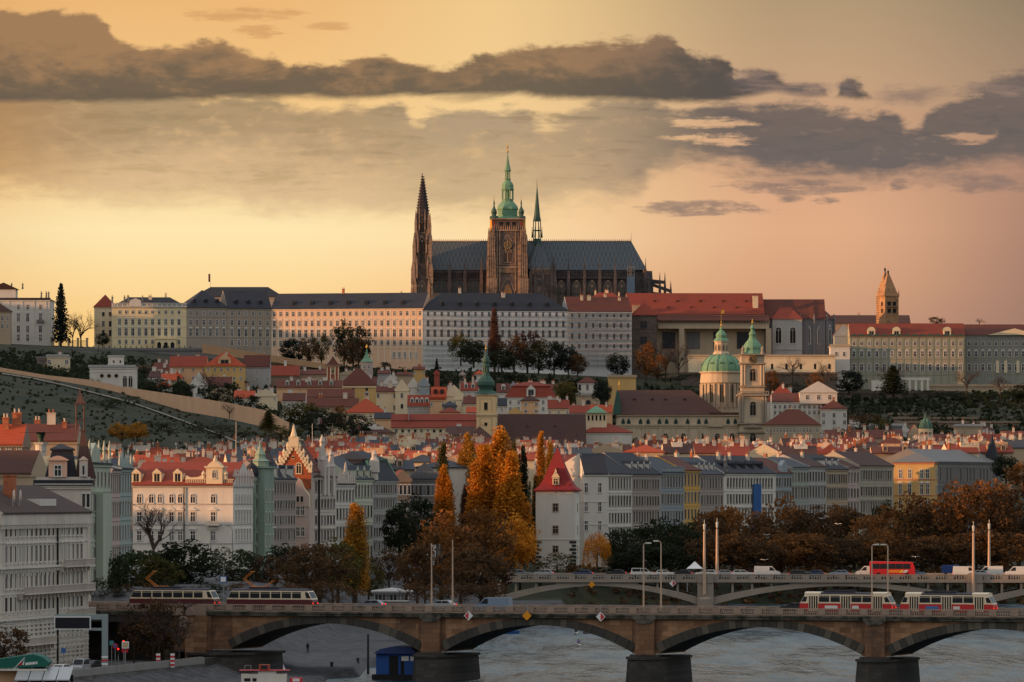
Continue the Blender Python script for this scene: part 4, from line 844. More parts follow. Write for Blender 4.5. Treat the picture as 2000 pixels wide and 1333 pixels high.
# ================================================================ the church with the green dome
YN = 2235; q = YN / F; x0n, z0n = XP(1400, YN), ZP(870, YN)
N = thing('domed_church', 'baroque church with a big green dome beside a slim clock tower', 'church', (x0n, YN, z0n))
lx = lambda p: XP(p, YN) - x0n
lz = lambda p: ZP(p, YN) - z0n
NIC = plaster('church_cream', (190, 169, 143), .2); NICD = plaster('church_trim', (186, 164, 138), .18); NICG = plaster('church_grey', (150, 136, 120), .2)  # second tone: slightly darker plaster for cornices and window surrounds
b = MB(); b.box(lx(1206), lx(1446), 0, 30, -14, lz(811)); b.box(lx(1204), lx(1446), -.5, 30, lz(832), lz(829), 1); b.box(lx(1204), lx(1446), -.6, 30, lz(813), lz(811) + .02, 1); b.box(lx(1206), lx(1446), -.3, 30, lz(836), lz(834), 1)
for p in range(1212, 1446, 26): b.box(lx(p) - .5, lx(p) + .5, -.35, 0, -8, lz(837))
b.build('nave_wall', [NIC, NICD], N)
b = MB(); e, g_ = -.8, 31; zr, ze = lz(761), lz(811) + .05
b.add([(lx(1200), e, ze), (lx(1416), e, ze), (lx(1416), g_, ze), (lx(1200), g_, ze), (lx(1208), 15, zr), (lx(1352), 15, zr)], [(0, 1, 5, 4), (2, 3, 4, 5), (1, 2, 5), (3, 0, 4), (0, 3, 2, 1)]); b.build('nave_roof', TILEK, N)
MB().box(lx(1385), lx(1446), -.2, 14, lz(811) + .06, lz(806)).build('nave_roof_edge', TILEK, N)
for p in (1240, 1275, 1301, 1339): obj('dormer', dormer_mesh(1.2, .4, 2, TILEK, TILEK), N, (lx(p), 8.5, lz(782)))
for p in (1217, 1228, 1251, 1266, 1288, 1302, 1320, 1343, 1365, 1379, 1422, 1436): window(N, win_mesh(5 * q, 8 * q, 'g', COPPERD, DARK), lx(p), 0, lz(827.5))
for p in (1262, 1300, 1335, 1370, 1401, 1430): window(N, win_mesh(9 * q, 17 * q, 'a', NICD, DARK), lx(p), 0, lz(864))
b = MB(); b.prism_y([(lx(1385) + (lx(1412) - lx(1385)) * i / 10, lz(834) + math.sin(math.pi * i / 10) * 3) for i in range(11)], -.9, -.02); b.build('pediment', NICD, N)
# drum and dome
dc, dyc = lx(1413), 24.; R_ = 39 * q
b = MB(); b.lathe([(R_, -4), (R_, lz(748)), (R_ + .6, lz(746)), (R_ + .5, lz(741)), (R_ + .2, lz(728)), (R_ + .9, lz(726)), (R_ + .8, lz(724))], 24, dc, dyc)
for i in range(12):
    for k_ in (-.12, .12): a = i * math.pi / 6 + k_ + .26; b.tube((dc + (R_ + .25) * math.cos(a), dyc + (R_ + .25) * math.sin(a), lz(795)), (dc + (R_ + .25) * math.cos(a), dyc + (R_ + .25) * math.sin(a), lz(748)), .45, n=6)
b.build('drum', NIC, N)
for i in range(12):
    a = i * math.pi / 6; 
    if math.sin(a) > .4: continue
    w_ = window(N, win_mesh(10 * q, 35 * q, 'a', NICD, DARK), dc + (R_ - .05) * math.cos(a), dyc + (R_ - .05) * math.sin(a), lz(785)); w_.rotation_euler[2] = a + math.pi / 2
b = MB(); b.lathe([((R_ + .3) * math.cos(t * math.pi / 2 / 9) if t < 8 else R_ * .3, lz(724) + .02 + (lz(689) - lz(724)) * math.sin(t * math.pi / 2 / 8 if t < 8 else math.pi / 2)) for t in range(9)], 24, dc, dyc)
for i in range(12):
    a = (i + .5) * math.pi / 6
    for t in range(7):
        f0, f1 = t * math.pi / 18, (t + 1) * math.pi / 18; rr = R_ + .45
        b.tube((dc + rr * math.cos(f0) * math.cos(a), dyc + rr * math.cos(f0) * math.sin(a), lz(724) + (lz(689) - lz(724)) * math.sin(f0 * 9 / 8)), (dc + rr * math.cos(f1) * math.cos(a), dyc + rr * math.cos(f1) * math.sin(a), lz(724) + (lz(689) - lz(724)) * math.sin(f1 * 9 / 8)), .22, n=4)
DM = b.build('dome', COPPER, N)
for i in (8, 9, 10): a = i * math.pi / 6; w_ = window(DM, win_mesh(1.7, 2., 'r', COPPERD, DARK), dc + (R_ - .6) * math.cos(a) * 1.02, dyc + (R_ - .6) * math.sin(a) * 1.02, lz(716)); w_.rotation_euler[2] = a + math.pi / 2
Q_ = lambda L, sc=1.: [(r * q * sc, lz(540 + y / 4.)) for r, y in L]
b = MB(); b.lathe(Q_([(17, 600), (17, 590), (15, 580), (13.6, 574), (13.6, 505), (15.4, 500), (15.4, 494)]), 10, dc, dyc, 0, .3); LN = b.build('lantern', NIC, N)
for i in range(10):
    a = .3 + (i + .5) * math.pi / 5
    if math.sin(a) < .3: w_ = window(LN, win_mesh(4.4 * q, 12 * q, 'a', NICD, DARK), dc + 13.1 * q * math.cos(a), dyc + 13.1 * q * math.sin(a), lz(540 + 570 / 4)); w_.rotation_euler[2] = a + math.pi / 2
b = MB(); b.lathe(Q_([(15.6, 493), (13, 478), (10, 468), (10.4, 460), (11, 448), (9, 430), (5, 415), (2.6, 405), (3.4, 396), (2, 384)]), 12, dc, dyc); b.build('lantern_cap', COPPER, LN)
MB().lathe(Q_([(2.1, 383), (2.6, 374), (1, 362), (.9, 352), (1.6, 344), (.5, 336)]), 8, dc, dyc).tube((dc, dyc, lz(626)), (dc, dyc, lz(605)), .12, n=4).box(dc + .1, dc + 1.2, dyc - .1, dyc + .1, lz(609), lz(602)).build('finial', GOLD, LN)
# clock tower
tc_, ty = lx(1470), -3.; b = MB(); hh = 26 * q
b.box(tc_ - hh, tc_ + hh, ty, ty + 2 * hh, -14, lz(768)); b.box(tc_ - 31 * q, tc_ + 31 * q, ty - 1, ty + 2 * hh + 1, lz(774), lz(771), 1)
h2 = 22.5 * q; b.box(tc_ - h2, tc_ + h2, ty + 1, ty + 1 + 2 * h2, lz(768) + .01, lz(692))
for t0, t1, e in ((712, 709, .8), (757, 754, .5), (694, 692.1, .9), (829, 826, 1.), (846, 843, .8)): b.box(tc_ - hh - e + (1 if t0 < 768 else 0) * .8, tc_ + hh + e - (1 if t0 < 768 else 0) * .8, ty - e + (.8 if t0 < 768 else 0), ty + 2 * hh, lz(t0), lz(t1), 1)
for sx_ in (-1, 1):
    for o_ in (20, 25): b.tube((tc_ + sx_ * o_ * q, ty - .3, lz(825)), (tc_ + sx_ * o_ * q, ty - .3, lz(776)), .55, n=6, mi=1); b.tube((tc_ + sx_ * (o_ - 4) * q, ty + .7, lz(753)), (tc_ + sx_ * (o_ - 4) * q, ty + .7, lz(714)), .45, n=6, mi=0)
b.prism_y([(tc_ - 18 * q + 36 * q * i / 10, lz(836) + 6 * q * math.sin(math.pi * i / 10)) for i in range(11)], ty - 1.2, ty - .05, 1)
b.prism_y([(tc_ - 13 * q + 26 * q * i / 10, lz(709) + 15 * q * math.sin(math.pi * i / 10) ** .8) for i in range(11)], ty + .2, ty + 1.0, 0)
TWR = b.build('clock_tower', [NIC, NICG], N)
for z_, w_, h_, y_ in ((745, 11, 24, 1), (812, 11, 27, 0), (864, 11, 17, 0)):
    window(TWR, win_mesh(w_ * q, h_ * q, 'a', NICD, DARK), tc_, ty + y_, lz(z_)); window(TWR, win_mesh(w_ * .9 * q, h_ * q, 'a', NICG, DARK), tc_ + (hh if y_ == 0 else h2), ty + hh, lz(z_), math.radians(90))
b = MB()
for i in range(14):
    x = tc_ - 30 * q + 60 * q * i / 13; b.box(x - .18, x + .18, ty - .9, ty - .55, lz(771) + .01, lz(766))
b.box(tc_ - 31 * q, tc_ + 31 * q, ty - 1, ty - .5, lz(766) + .005, lz(764.5)); b.build('gallery', NICG, TWR)
ck = MB().lathe([(8 * q, 0), (8 * q, .4)], 20).build('clock', mat('clock_face_dark', (70, 62, 56)), TWR); ck.rotation_euler = (math.radians(90), 0, 0); ck.location = (tc_, ty + .18, lz(702))
b = MB()
for i in range(12): a = i * math.pi / 6; b.box(6.4 * q * math.cos(a) - .14, 6.4 * q * math.cos(a) + .14, 6.4 * q * math.sin(a) - .14, 6.4 * q * math.sin(a) + .14, .41, .46)
b.box(-.09, .09, 0, 1.2, .41, .47); b.box(0, .8, -.09, .09, .475, .5); b.build('clock_hands', GOLD, ck)
for sx_ in (-1, 1): MB().lathe([(.9, lz(692) + .02), (.5, lz(686)), (.7, lz(682)), (.1, lz(676))], 8, tc_ + sx_ * 19 * q, ty + 2).build('urn', NICG, TWR)
MB().lathe(Q_([(22, 606), (20, 596), (18, 575), (18.5, 560), (18, 545), (14, 520), (9, 498), (6.5, 480), (6, 462), (7.2, 455), (6.2, 440), (3.4, 426), (3.2, 412), (4.8, 404), (3.6, 394), (1.4, 380), (1, 372)]), 12, tc_, ty + 1 + h2).build('tower_cap', COPPER, TWR)
MB().lathe(Q_([(1, 371), (2.4, 362), (1, 352), (.8, 340), (.2, 330)]), 8, tc_, ty + 1 + h2).build('finial', GOLD, TWR)
b = MB(); b.prism_y([(lx(1196), lz(811)), (lx(1213), lz(811)), (lx(1213), lz(795)), (lx(1209), lz(768)), (lx(1205), lz(762)), (lx(1202), lz(780))], -.4, 12); b.build('green_gable', COPPERD, N)
MB().box(lx(1208), lx(1211), 0, .5, lz(762), lz(752)).lathe([(.4, lz(752)), (.1, lz(744))], 6, lx(1209.5), .3).build('finial', GOLD, N)

# ================================================================ onion-domed church in the middle
YJ = 2010; q = YJ / F
J = thing('onion_domed_church', 'cream church tower with a green onion dome and long dark roof', 'church', (XP(949, YJ), YJ, ZP(862, YJ)))
lz = lambda p: ZP(p, YJ) - ZP(862, YJ)
h_ = 20 * q / 1.08; P_CH = plaster('tower_cream', (224, 190, 142), .1)
b = MB(); b.box(-h_, h_, 0, 2 * h_, -10, lz(771)); b.box(-h_ - .25, h_ + .25, -.25, 2 * h_ + .25, lz(813), lz(810.5), 1); b.box(-h_ - .4, h_ + .4, -.4, 2 * h_ + .4, lz(773), lz(770), 1)
for t0, t1 in ((780, 807), (817, 850)):
    b.box(-h_ * .66, -h_ * .6, -.08, 0, lz(t1), lz(t0), 1); b.box(h_ * .6, h_ * .66, -.08, 0, lz(t1), lz(t0), 1); b.box(-h_ * .6, h_ * .6, -.08, 0, lz(t0), lz(t0 - 1), 1)
TJ = b.build('tower', [P_CH, P_TAN], J, rz=math.radians(-6))
for t, w_, hh_ in ((801, 7, 14), (832, 6, 6)): window(TJ, win_mesh(w_ * q, hh_ * q, 'd', P_TAN, DARK), 0, 0, lz(t)); window(TJ, win_mesh(w_ * q * .8, hh_ * q, 'd', P_TAN, DARK), h_, h_, lz(t), math.radians(90))
QJ = lambda L: [(r * q, lz(y)) for r, y in L]
MB().lathe(QJ([(23, 770), (20, 766), (13, 762), (14, 758), (17.5, 752), (17, 746), (13, 740), (8, 734), (6.6, 728)]), 12, 0, h_).build('onion_dome', COPPERD, J)
b = MB(); b.lathe(QJ([(3, 729), (3, 716)]), 8, 0, h_)
for i in range(8): a = i * math.pi / 4 + .4; b.tube((5.6 * q * math.cos(a), h_ + 5.6 * q * math.sin(a), lz(729)), (5.2 * q * math.cos(a), h_ + 5.2 * q * math.sin(a), lz(716)), .3, n=5)
b.lathe(QJ([(6.4, 717), (7.4, 714), (5, 711), (7.6, 706), (6.4, 700), (3, 694), (1.4, 690), (1, 684)]), 12, 0, h_); b.build('lantern', COPPERD, J)
MB().lathe(QJ([(.8, 685), (1.8, 681), (.6, 677), (.4, 664)]), 8, 0, h_).build('finial', GOLD, J)
b = MB(); d_ = 26.; xa, xb = 21 * q, 194 * q
b.box(xa - 1, xb, 2, 2 + d_, -14, lz(874)); b.build('nave_wall', P_TAN, J)
b = MB(); b.prism_x([(1.4, lz(876)), (1.4, lz(874) + .05), (2 + d_ / 2, lz(808)), (2.6 + d_, lz(874) + .05), (2.6 + d_, lz(876))], xa - 1.4, xb + .4, 0, 1); b.build('nave_roof', [TILEK, P_TAN], J)
for p in (92, 146): obj('dormer', dormer_mesh(1.3, .4, 2, TILEK, TILEK), J, (p * q - 21 * q * .5, 2 + d_ * .3, lz(836)))

# ================================================================ houses of the hillside town, one by one
G_T = 'houses of the hillside town'
def H(l, p0, p1, base, eave, ridge, Y, wall, roof, kind='x', **k):
    k.setdefault('group', G_T); return house(l, p0, p1, base, eave, ridge, Y, wall, roof, kind, **k)
r2 = lambda a, b_=None, w=3.6, h=6, s='p': [(a, h, w, s)] + ([(b_, h, w, s)] if b_ else [])
H('long yellow house with a red roof left of the gabled yellow house', 331, 404, 752, 717, 696, 2310, P_PEACH, TILE, 'x', rows=r2(722, 739), n=4, chim=2)
o = H('yellow house with a pedimented dormer on its bright red hipped roof', 400, 477, 752, 715, 689, 2300, P_YEL, TILEB, 'hip', rows=r2(722, 739), n=6, chim=1)
W_, D_, H_, rh_ = root_info[o.name]; obj('dormer', dormer_mesh(5.2, 2.3, 5, P_PEACH, TILE), o, (0, .8, H_ + .3))
H('shaded grey house with a dark red roof right of the yellow gabled house', 476, 527, 760, 717, 694, 2318, P_GREY, TILED, 'x', rows=r2(726, 740), n=3, chim=3)
o = house('white villa with round windows and a square lookout tower', 175, 264, 768, 718, 717.5, 2060, P_WHITE, P_GREY, 'flat', 12, cat='villa', name='villa', rows=[], cornice=True, sink=8, courses=(1.6, 7.5))
W_, D_, H_, rh_ = root_info[o.name]; m_ = 2060 / F; xq = lambda p: (p - 219.5) * m_
for p in (199, 213, 227): window(o, win_mesh(1.3, 1.3, 'r', P_TAN, DARK), xq(p), 0, ZP(738, 2060) - ZP(768, 2060))
for p in (244, 255): window(o, win_mesh(1.35, 4.0, 'a', P_WHITE, DARK), xq(p), 0, ZP(756, 2060) - ZP(768, 2060))
b = MB(); b.box(xq(210), xq(239), 3, 8.5, H_ + .25, H_ + 4.1); b.box(xq(210) - .3, xq(239) + .3, 2.7, 8.8, H_ + 4.11, H_ + 4.4); b.prism_y([(xq(206), H_ + .26), (xq(212), H_ + .26), (xq(210), H_ + 1.4)], 3, 8); b.build('lookout_tower', P_WHITE, o)
for p in (221, 234): window(o, win_mesh(.55, .9, 'd', P_WHITE, DARK), xq(p), 3, H_ + 1.7)
H('small cream house with two dark windows above the long wall', 92, 134, 730, 697, 696, 2300, P_CREAM, P_GREY, 'flat', rows=r2(707, None, 6, 8), n=2, d=8, chim=1, cmat=P_WHITE)
H('low stone wing with an arched doorway beside the small cream house', 72, 92, 730, 701, 700, 2305, P_BROWN, P_DGREY, 'flat', rows=[(708, 12, 10, 'b')], n=1, d=8)
o = H('white baroque chapel front with a curved gable among bare trees', 373, 404, 776, 752, 727, 2150, P_WHITE, TILED, 'y', d=14, rows=[(764, 12, 6, 'b')], n=1)
H('dark red roofed nave behind the white baroque chapel front', 402, 452, 776, 755, 736, 2155, P_TAN, TILED, 'x')
H('small orange roofed cottage right of the white chapel front', 457, 497, 792, 778, 763, 2080, P_WHITE, TILEB, 'x', chim=2, cmat=P_WHITE)
H('brown house with a broad red roof and one white chimney', 528, 584, 748, 734, 714, 2345, P_BROWN, TILE, 'x', chim=1, cmat=P_WHITE)
RT = thing('church_tower', 'slim red church tower with white corner strips and pyramid roof', 'tower', (XP(650, 2255), 2255, ZP(756, 2255))); q = 2255 / F
P_RED = plaster('red', (156, 78, 64), .12); b = MB(); h_ = 12.5 * q; b.box(-h_, h_, 0, 2 * h_, -8, 41 * q); 
for x in (-h_ + .35, -h_ * .36, h_ * .36, h_ - .35): b.box(x - .22, x + .22, -.12, 0, -6, 39 * q, 1)
b.box(-h_ - .2, h_ + .2, -.3, 2 * h_ + .2, 40 * q, 42 * q, 1); b.build('shaft', [P_RED, P_CREAM], RT)
b = MB(); b.lathe([(h_ * 1.414 + .9, 42 * q + .01), (h_ * 1.1, 46 * q), (h_ * .5, 53 * q), (.1, 60 * q)], 4, 0, h_, 0, math.pi / 4); b.build('roof', TILED, RT)
window(RT, win_mesh(1.0, 2.2, 'a', P_CREAM, DARK), 0, -.0, 26 * q); window(RT, win_mesh(1.0, 1.6, 'a', P_CREAM, DARK), 0, 0, 8 * q)
GT = thing('round_turret', 'pink round turret under a green cone roof with a gold ball', 'turret', (XP(716, 2330), 2330, ZP(728, 2330))); q = 2330 / F
MB().lathe([(11.6 * q, -6), (11.6 * q, 21 * q)], 14, 0, 2.5).build('wall', P_PINK, GT)
MB().lathe([(13.4 * q, 21 * q + .01), (12 * q, 22 * q), (7 * q, 27 * q), (3 * q, 35 * q), (.5 * q, 47 * q)], 14, 0, 2.5).build('roof', COPPER, GT)
MB().lathe([(.2, 47 * q), (2.2 * q, 49 * q), (2.4 * q, 51 * q), (.3, 53 * q), (.1, 55 * q)], 10, 0, 2.5).build('gold_ball', GOLD, GT)
for x in (-.9, .9): window(GT, win_mesh(.7, 1.3, 'p'), x, .15, 8 * q)
o = H('yellow church hall with tall windows under a dark red hipped roof', 664, 735, 790, 753, 721, 2240, P_YEL, TILED, 'hip', d=12, rows=[(761, 6, 5, 'd'), (775, 15, 6.4, 'p')], xs=[-2, 3.4, 5.4 * 1.6], nr=1)
MB().box(-7.2, 7.2, -.35, -.01, root_info[o.name][2] - .9, root_info[o.name][2] - .4).build('cornice', P_CREAM, o)
H('long low red roofed range with white dormers below the red tower', 540, 668, 772, 757, 743, 2225, P_PEACH, TILED, 'x', d=9, dorm=5, dwall=P_WHITE, chim=3, cmat=P_WHITE)
H('upper of the two stacked dark red roofs below the red tower', 600, 692, 785, 776, 760, 2180, P_TAN, TILED, 'x', d=10)
H('lower of the two stacked dark red roofs below the red tower', 596, 700, 806, 795, 778, 2150, P_TAN, TILED, 'x', d=9, chim=2)
H('cream house under a bright orange pyramid roof', 676, 752, 822, 806, 778, 2115, P_CREAM, TILEB, 'pyr', d=15, rows=r2(813, None, 3, 5), n=4, chim=1)
H('cream house with dark window slots beside the yellow church hall', 735, 774, 810, 766, 755, 2170, P_CREAM, TILED, 'x', d=9, rows=r2(773, 797, 4.6, 9, 'd'), n=2, chim=2)
H('cream gable fronted house with one attic window', 772, 798, 812, 762, 741, 2165, P_CREAM, TILED, 'y', d=12, rows=r2(773, 794, 5, 9, 'd'), n=1)
H('white narrow house with a dormered gable behind the cream gable house', 797, 818, 800, 755, 738, 2210, P_WHITE, TILED, 'y', d=12, rows=r2(762, 774, 3, 5), n=2)
H('pale blue house with small square windows under a dark roof', 817, 838, 800, 752, 737, 2206, P_BLUE, TILED, 'y', d=12, rows=r2(757, 772, 3, 5), n=2, chim=1, cmat=P_WHITE)
H('red roofed house with four white dormers above a grey front', 796, 842, 812, 793, 772, 2140, P_GREY, TILE, 'x', d=9, dorm=4, dwall=P_WHITE, rows=r2(800, None, 2.6, 5), n=6)
H('peach house with a flat roof terrace right of the dormered house', 840, 868, 818, 781, 778, 2130, P_PEACH, TILEB, 'flat', d=9, rows=r2(790, None, 4, 6), n=2)
H('orange red roof with two skylights above the peach house', 842, 872, 790, 776, 756, 2185, P_PEACH, TILEB, 'x', d=10, dorm=2, dwall=TILED)
H('cream house with a pointed front gable left of the onion dome', 886, 906, 815, 779, 763, 2150, P_CREAM, TILED, 'y', d=12, rows=r2(788, None, 5, 6), n=2)
H('cream stepped house wall behind the pointed front gable', 868, 905, 800, 772, 752, 2200, P_CREAM, TILE, 'y', d=12, chim=2, cmat=P_WHITE)
H('small teal hipped roof tucked between cream houses', 866, 891, 806, 793, 783, 2120, P_DGREY, SLATEN, 'hip', d=8)
H('low rounded red roof in front of the small teal roof', 860, 897, 815, 806, 796, 2095, P_PEACH, TILE, 'hip', d=9)
H('red roofed house with rooftop hatches left of the onion dome lantern', 900, 934, 790, 763, 747, 2210, P_WHITE, TILE, 'x', d=10, dorm=2, rows=r2(769, None, 3, 4), n=3, chim=2)
H('dark red roof above a cream wall beside the onion dome', 905, 930, 815, 789, 775, 2140, P_CREAM, TILED, 'x', d=9, chim=1)
H('small red gabled roof just left of the cream church tower', 911, 930, 822, 806, 795, 2090, P_WHITE, TILEB, 'x', d=8)
G2 = 'long tiled ranges in the lower town'
o = H('long two tiered red roof with a row of lit cream windows below', 764, 932, 858, 836, 809, 2045, P_CREAM, TILE, 'x', d=16, rows=r2(842, None, 5, 6, 'd'), n=13, fm=P_WHITE, margin=.06)
W_, D_, H_, rh_ = root_info[o.name]; MB().box(-W_ / 2, W_ / 2, D_ * .22, D_ * .26, H_ + rh_ * .44, H_ + rh_ * .54).build('roof_break', TILEK, o)
MB().box(-W_ * .3, -W_ * .295, D_ * .1, D_ * .49, H_ + rh_ * .5, H_ + rh_ * 1.02).build('roof_ridge_wall', P_GREY, o)
H('red roof with a pale slate hip at its left end', 731, 770, 836, 818, 806, 2070, P_PEACH, SLATE, 'x', d=9, chim=1, cmat=P_WHITE)
o = H('dark brown roofed house with a row of white arches on its roof', 690, 770, 862, 846, 828, 1985, P_TAN, TILEK, 'hip', d=13, chim=1, cmat=P_WHITE)
MB().box(-4, 3.4, 2, 3.4, root_info[o.name][2] + .7, root_info[o.name][2] + 2.4).build('roof_arcade', P_WHITE, o)
H('brown pyramid roof in front of the cream church tower', 905, 968, 878, 861, 833, 1960, P_TAN, TILEK, 'pyr', d=13, chim=1, cmat=P_CREAM)
H('broad dark brown roof left of the brown pyramid roof', 872, 925, 870, 850, 833, 1985, P_TAN, TILEK, 'x', d=12, chim=1, cmat=P_WHITE)
o = H('mansion with a tall red hipped roof and a white scrolled dormer', 988, 1086, 808, 776, 748, 2180, P_WHITE, TILE, 'mans', d=14, rows=r2(786, 799, 4, 7), n=6, chim=3, cmat=P_WHITE)
obj('dormer', dormer_mesh(3.4, 2.8, 4, P_WHITE, TILE), o, (0, -.2, root_info[o.name][2] + .2))
H('peach block of a house with a flat brown roof before the mansion', 1018, 1052, 820, 783, 772, 2120, P_PEACH, TILEK, 'hip', d=8, rows=r2(790, 803, 5, 5), xs=[-1.6, 2.4], nr=1)
H('cream gabled shed between the onion dome and the peach block', 994, 1018, 822, 806, 795, 2105, P_YEL, TILED, 'y', d=10, rows=r2(807, None, 3, 3, 'd'), n=1)
H('slate roofed annex just right of the onion domed tower', 970, 990, 822, 793, 778, 2130, P_WHITE, SLATE, 'x', d=9, rows=r2(800, None, 3, 5, 'a'), n=1)
H('white house with twin round arched dormers right of the onion dome', 970, 996, 792, 767, 749, 2215, P_WHITE, TILED, 'x', d=10, dorm=1, dstyle='a', rows=r2(775, None, 3, 5), n=2)
H('pale blue gable wall rising left of the red hipped mansion', 990, 1014, 795, 768, 745, 2230, P_BLUE, TILED, 'y', d=12, chim=1)
H('red roof with white chimneys right of the mansion', 1070, 1112, 818, 798, 781, 2140, P_CREAM, TILE, 'x', d=9, chim=4, cmat=P_WHITE, rows=r2(806, None, 3, 5), n=3)
H('low red roof directly above the big dark brown church roof', 1112, 1152, 822, 807, 792, 2110, P_WHITE, TILE, 'x', d=9, chim=2)
H('long low red roof left of the green gable of the domed church', 1150, 1196, 822, 806, 791, 2115, P_PEACH, TILEB, 'x', d=9, chim=2)
H('garden pavilion with white walls and a red hipped roof', 1129, 1166, 784, 748, 735, 2320, P_WHITE, TILED, 'hip', d=9, rows=r2(757, None, 5, 11, 'd'), n=3, cat='pavilion', name='pavilion')
H('white garden stair house with an arched niche under the pavilion', 1126, 1172, 800, 772, 771, 2290, P_TAN, P_GREY, 'flat', d=7, rows=[(786, 9, 9, 'b')], n=1, cat='pavilion', name='pavilion')
H('flat roofed tan building with a small obelisk above the dark tree', 1188, 1242, 770, 737, 734, 2400, P_YEL, P_TAN, 'flat', d=8, cat='building', name='building')
H('small white belvedere with a red dome roof left of the onion dome', 927, 944, 748, 731, 723, 2380, P_WHITE, TILEB, 'pyr', d=5, rows=r2(738, None, 4, 8, 'd'), n=2, cat='belvedere', name='belvedere')
H('small red and white garden house among dark hedges', 897, 909, 748, 733, 725, 2390, P_PINK, TILEB, 'y', d=5, cat='belvedere', name='belvedere')
H('little yellow house at the top of the roofs below the castle wall', 808, 830, 740, 722, 716, 2360, P_YEL, TILED, 'x', d=7, rows=r2(728, None, 3, 4), n=2, chim=1)
H('red gabled slip of a house below the little yellow house', 848, 858, 752, 730, 722, 2330, P_RED, TILED, 'y', d=8)
H('white walled cluster house with two steep dark gables', 750, 776, 790, 748, 732, 2260, P_WHITE, TILED, 'y', d=12, chim=2, cmat=P_WHITE)
H('grey terrace house half hidden by a dark round tree', 738, 762, 752, 730, 722, 2345, P_GREY, TILED, 'x', d=8, chim=2, cmat=P_WHITE)
H('tan garden building below the castle trees', 775, 806, 748, 733, 727, 2345, P_TAN, TILED, 'x', d=8, chim=1)
o = H('white house with a red hipped roof and a blue green cupola on top', 1135, 1234, 868, 845, 827, 2030, P_WHITE, TILE, 'hip', d=16)
W_, D_, H_, rh_ = root_info[o.name]; m_ = 2030 / F
b = MB(); b.box(-7.2 - .0, .2, 4, 10, H_ + rh_ * .5, H_ + rh_ + 3.6); cp = b.build('cupola', P_CREAM, o, (0, 0, 0))
b = MB(); b.lathe([(4.3 * 1.3, 0), (4.2, .8), (1.2, 2.2), (.1, 2.8)], 4, -3.5, 7, 0, math.pi / 4); q_ = b.build('cupola_roof', COPPER, o, (0, 0, H_ + rh_ + 3.61))
for x in (-6.3, -4.9, -3.5, -2.1, -.7): window(o, win_mesh(.7, 1.9, 'd', P_CREAM, DARK), x, 4, H_ + rh_ + .9)
H('long house with a dark red roof beside the clock tower', 1494, 1601, 868, 830, 800, 2200, P_TAN, TILED, 'hip', d=16, rows=r2(840, None, 3, 9), n=16, margin=.05, chim=1, cmat=P_CREAM, rot=-4)
o = H('white palace with a triangular pediment behind the clock tower', 1508, 1606, 820, 785, 768, 2290, P_WHITE, TILED, 'x', d=14, rows=r2(795, 806, 4.4, 7), n=10, margin=.06)
W_, D_, H_, rh_ = root_info[o.name]; b = MB(); b.box(1, 16, -1.2, 5, H_ - .8, H_ + 3.6); b.prism_y([(.4, H_ + 3.61), (16.6, H_ + 3.61), (8.5, H_ + 8.2)], -1.6, 5); b.build('pediment', P_WHITE, o)
for x in (4, 8.5, 13): window(o, win_mesh(1.1, 1.7, 'p'), x, -1.2, H_ + .9)
H('bright red pyramid roof with chimneys above the pedimented palace', 1498, 1560, 790, 784, 750, 2308, P_WHITE, TILE, 'pyr', d=13, chim=3, cmat=P_WHITE)
H('white house with a dark red hipped roof at the right of the palace', 1604, 1654, 838, 799, 782, 2280, P_WHITE, TILED, 'hip', d=10, rows=r2(811, 825, 5, 8), n=3, chim=1)
H('long dark red roof among chimneys right of the clock tower', 1612, 1764, 872, 856, 840, 2080, P_TAN, TILED, 'x', d=12, chim=5, dorm=3)
DC = thing('domed_chapel', 'small chapel with a ribbed dark green dome and a gold tip', 'chapel', (XP(1809, 2100), 2100, ZP(868, 2100))); q = 2100 / F
MB().lathe([(14 * q, -6), (14 * q, 28 * q), (15 * q, 28.5 * q), (15 * q, 30 * q)], 14, 0, 3).build('drum', P_CREAM, DC)
b = MB(); b.lathe([(13.4 * q * math.cos(t * .19), 30 * q + .01 + 20 * q * math.sin(t * .19)) for t in range(8)] + [(2.4 * q, 51 * q), (2.2 * q, 55 * q), (.3, 60 * q)], 14, 0, 3); DD = b.build('dome', COPPERD, DC)
b = MB()
for i in range(8):
    a = i * math.pi / 4 + .3
    for t in range(7): f0, f1 = t * .19, t * .19 + .19; b.tube((13.6 * q * math.cos(f0) * math.cos(a), 3 + 13.6 * q * math.cos(f0) * math.sin(a), 30 * q + 20.2 * q * math.sin(f0)), (13.6 * q * math.cos(f1) * math.cos(a), 3 + 13.6 * q * math.cos(f1) * math.sin(a), 30 * q + 20.2 * q * math.sin(f1)), .16, n=4)
b.build('dome_ribs', COPPER, DC)
for a in (-2.2, -1.57, -.94): w_ = window(DC, win_mesh(1.2, 1.2, 'r', P_CREAM, DARK), 14 * q * math.cos(a) * .98, 3 + 14 * q * math.sin(a) * .98, 18 * q); w_.rotation_euler[2] = a + math.pi / 2
H('small red gabled house tucked left of the ribbed green dome', 1776, 1797, 872, 849, 830, 2110, P_TAN, TILE, 'y', d=9)
H('red roof right of the ribbed green dome', 1824, 1882, 876, 863, 848, 2090, P_CREAM, TILED, 'x', d=9, chim=2, dorm=1)
H('cream house with a long red roof and a blank white gable end', 1892, 1964, 900, 867, 848, 2030, P_CREAM, TILE, 'x', d=11, rows=r2(878, 890, 3, 5), n=9, chim=2, rot=-16)
H('pale flat roofed house in front of the vineyard slope', 1866, 1918, 850, 833, 831, 2200, P_TAN, P_GREY, 'flat', d=8, chim=2, cmat=P_WHITE)
H('red roof at the right edge behind the blank white gable', 1960, 2040, 868, 852, 842, 2120, P_TAN, TILED, 'x', d=9, chim=2)
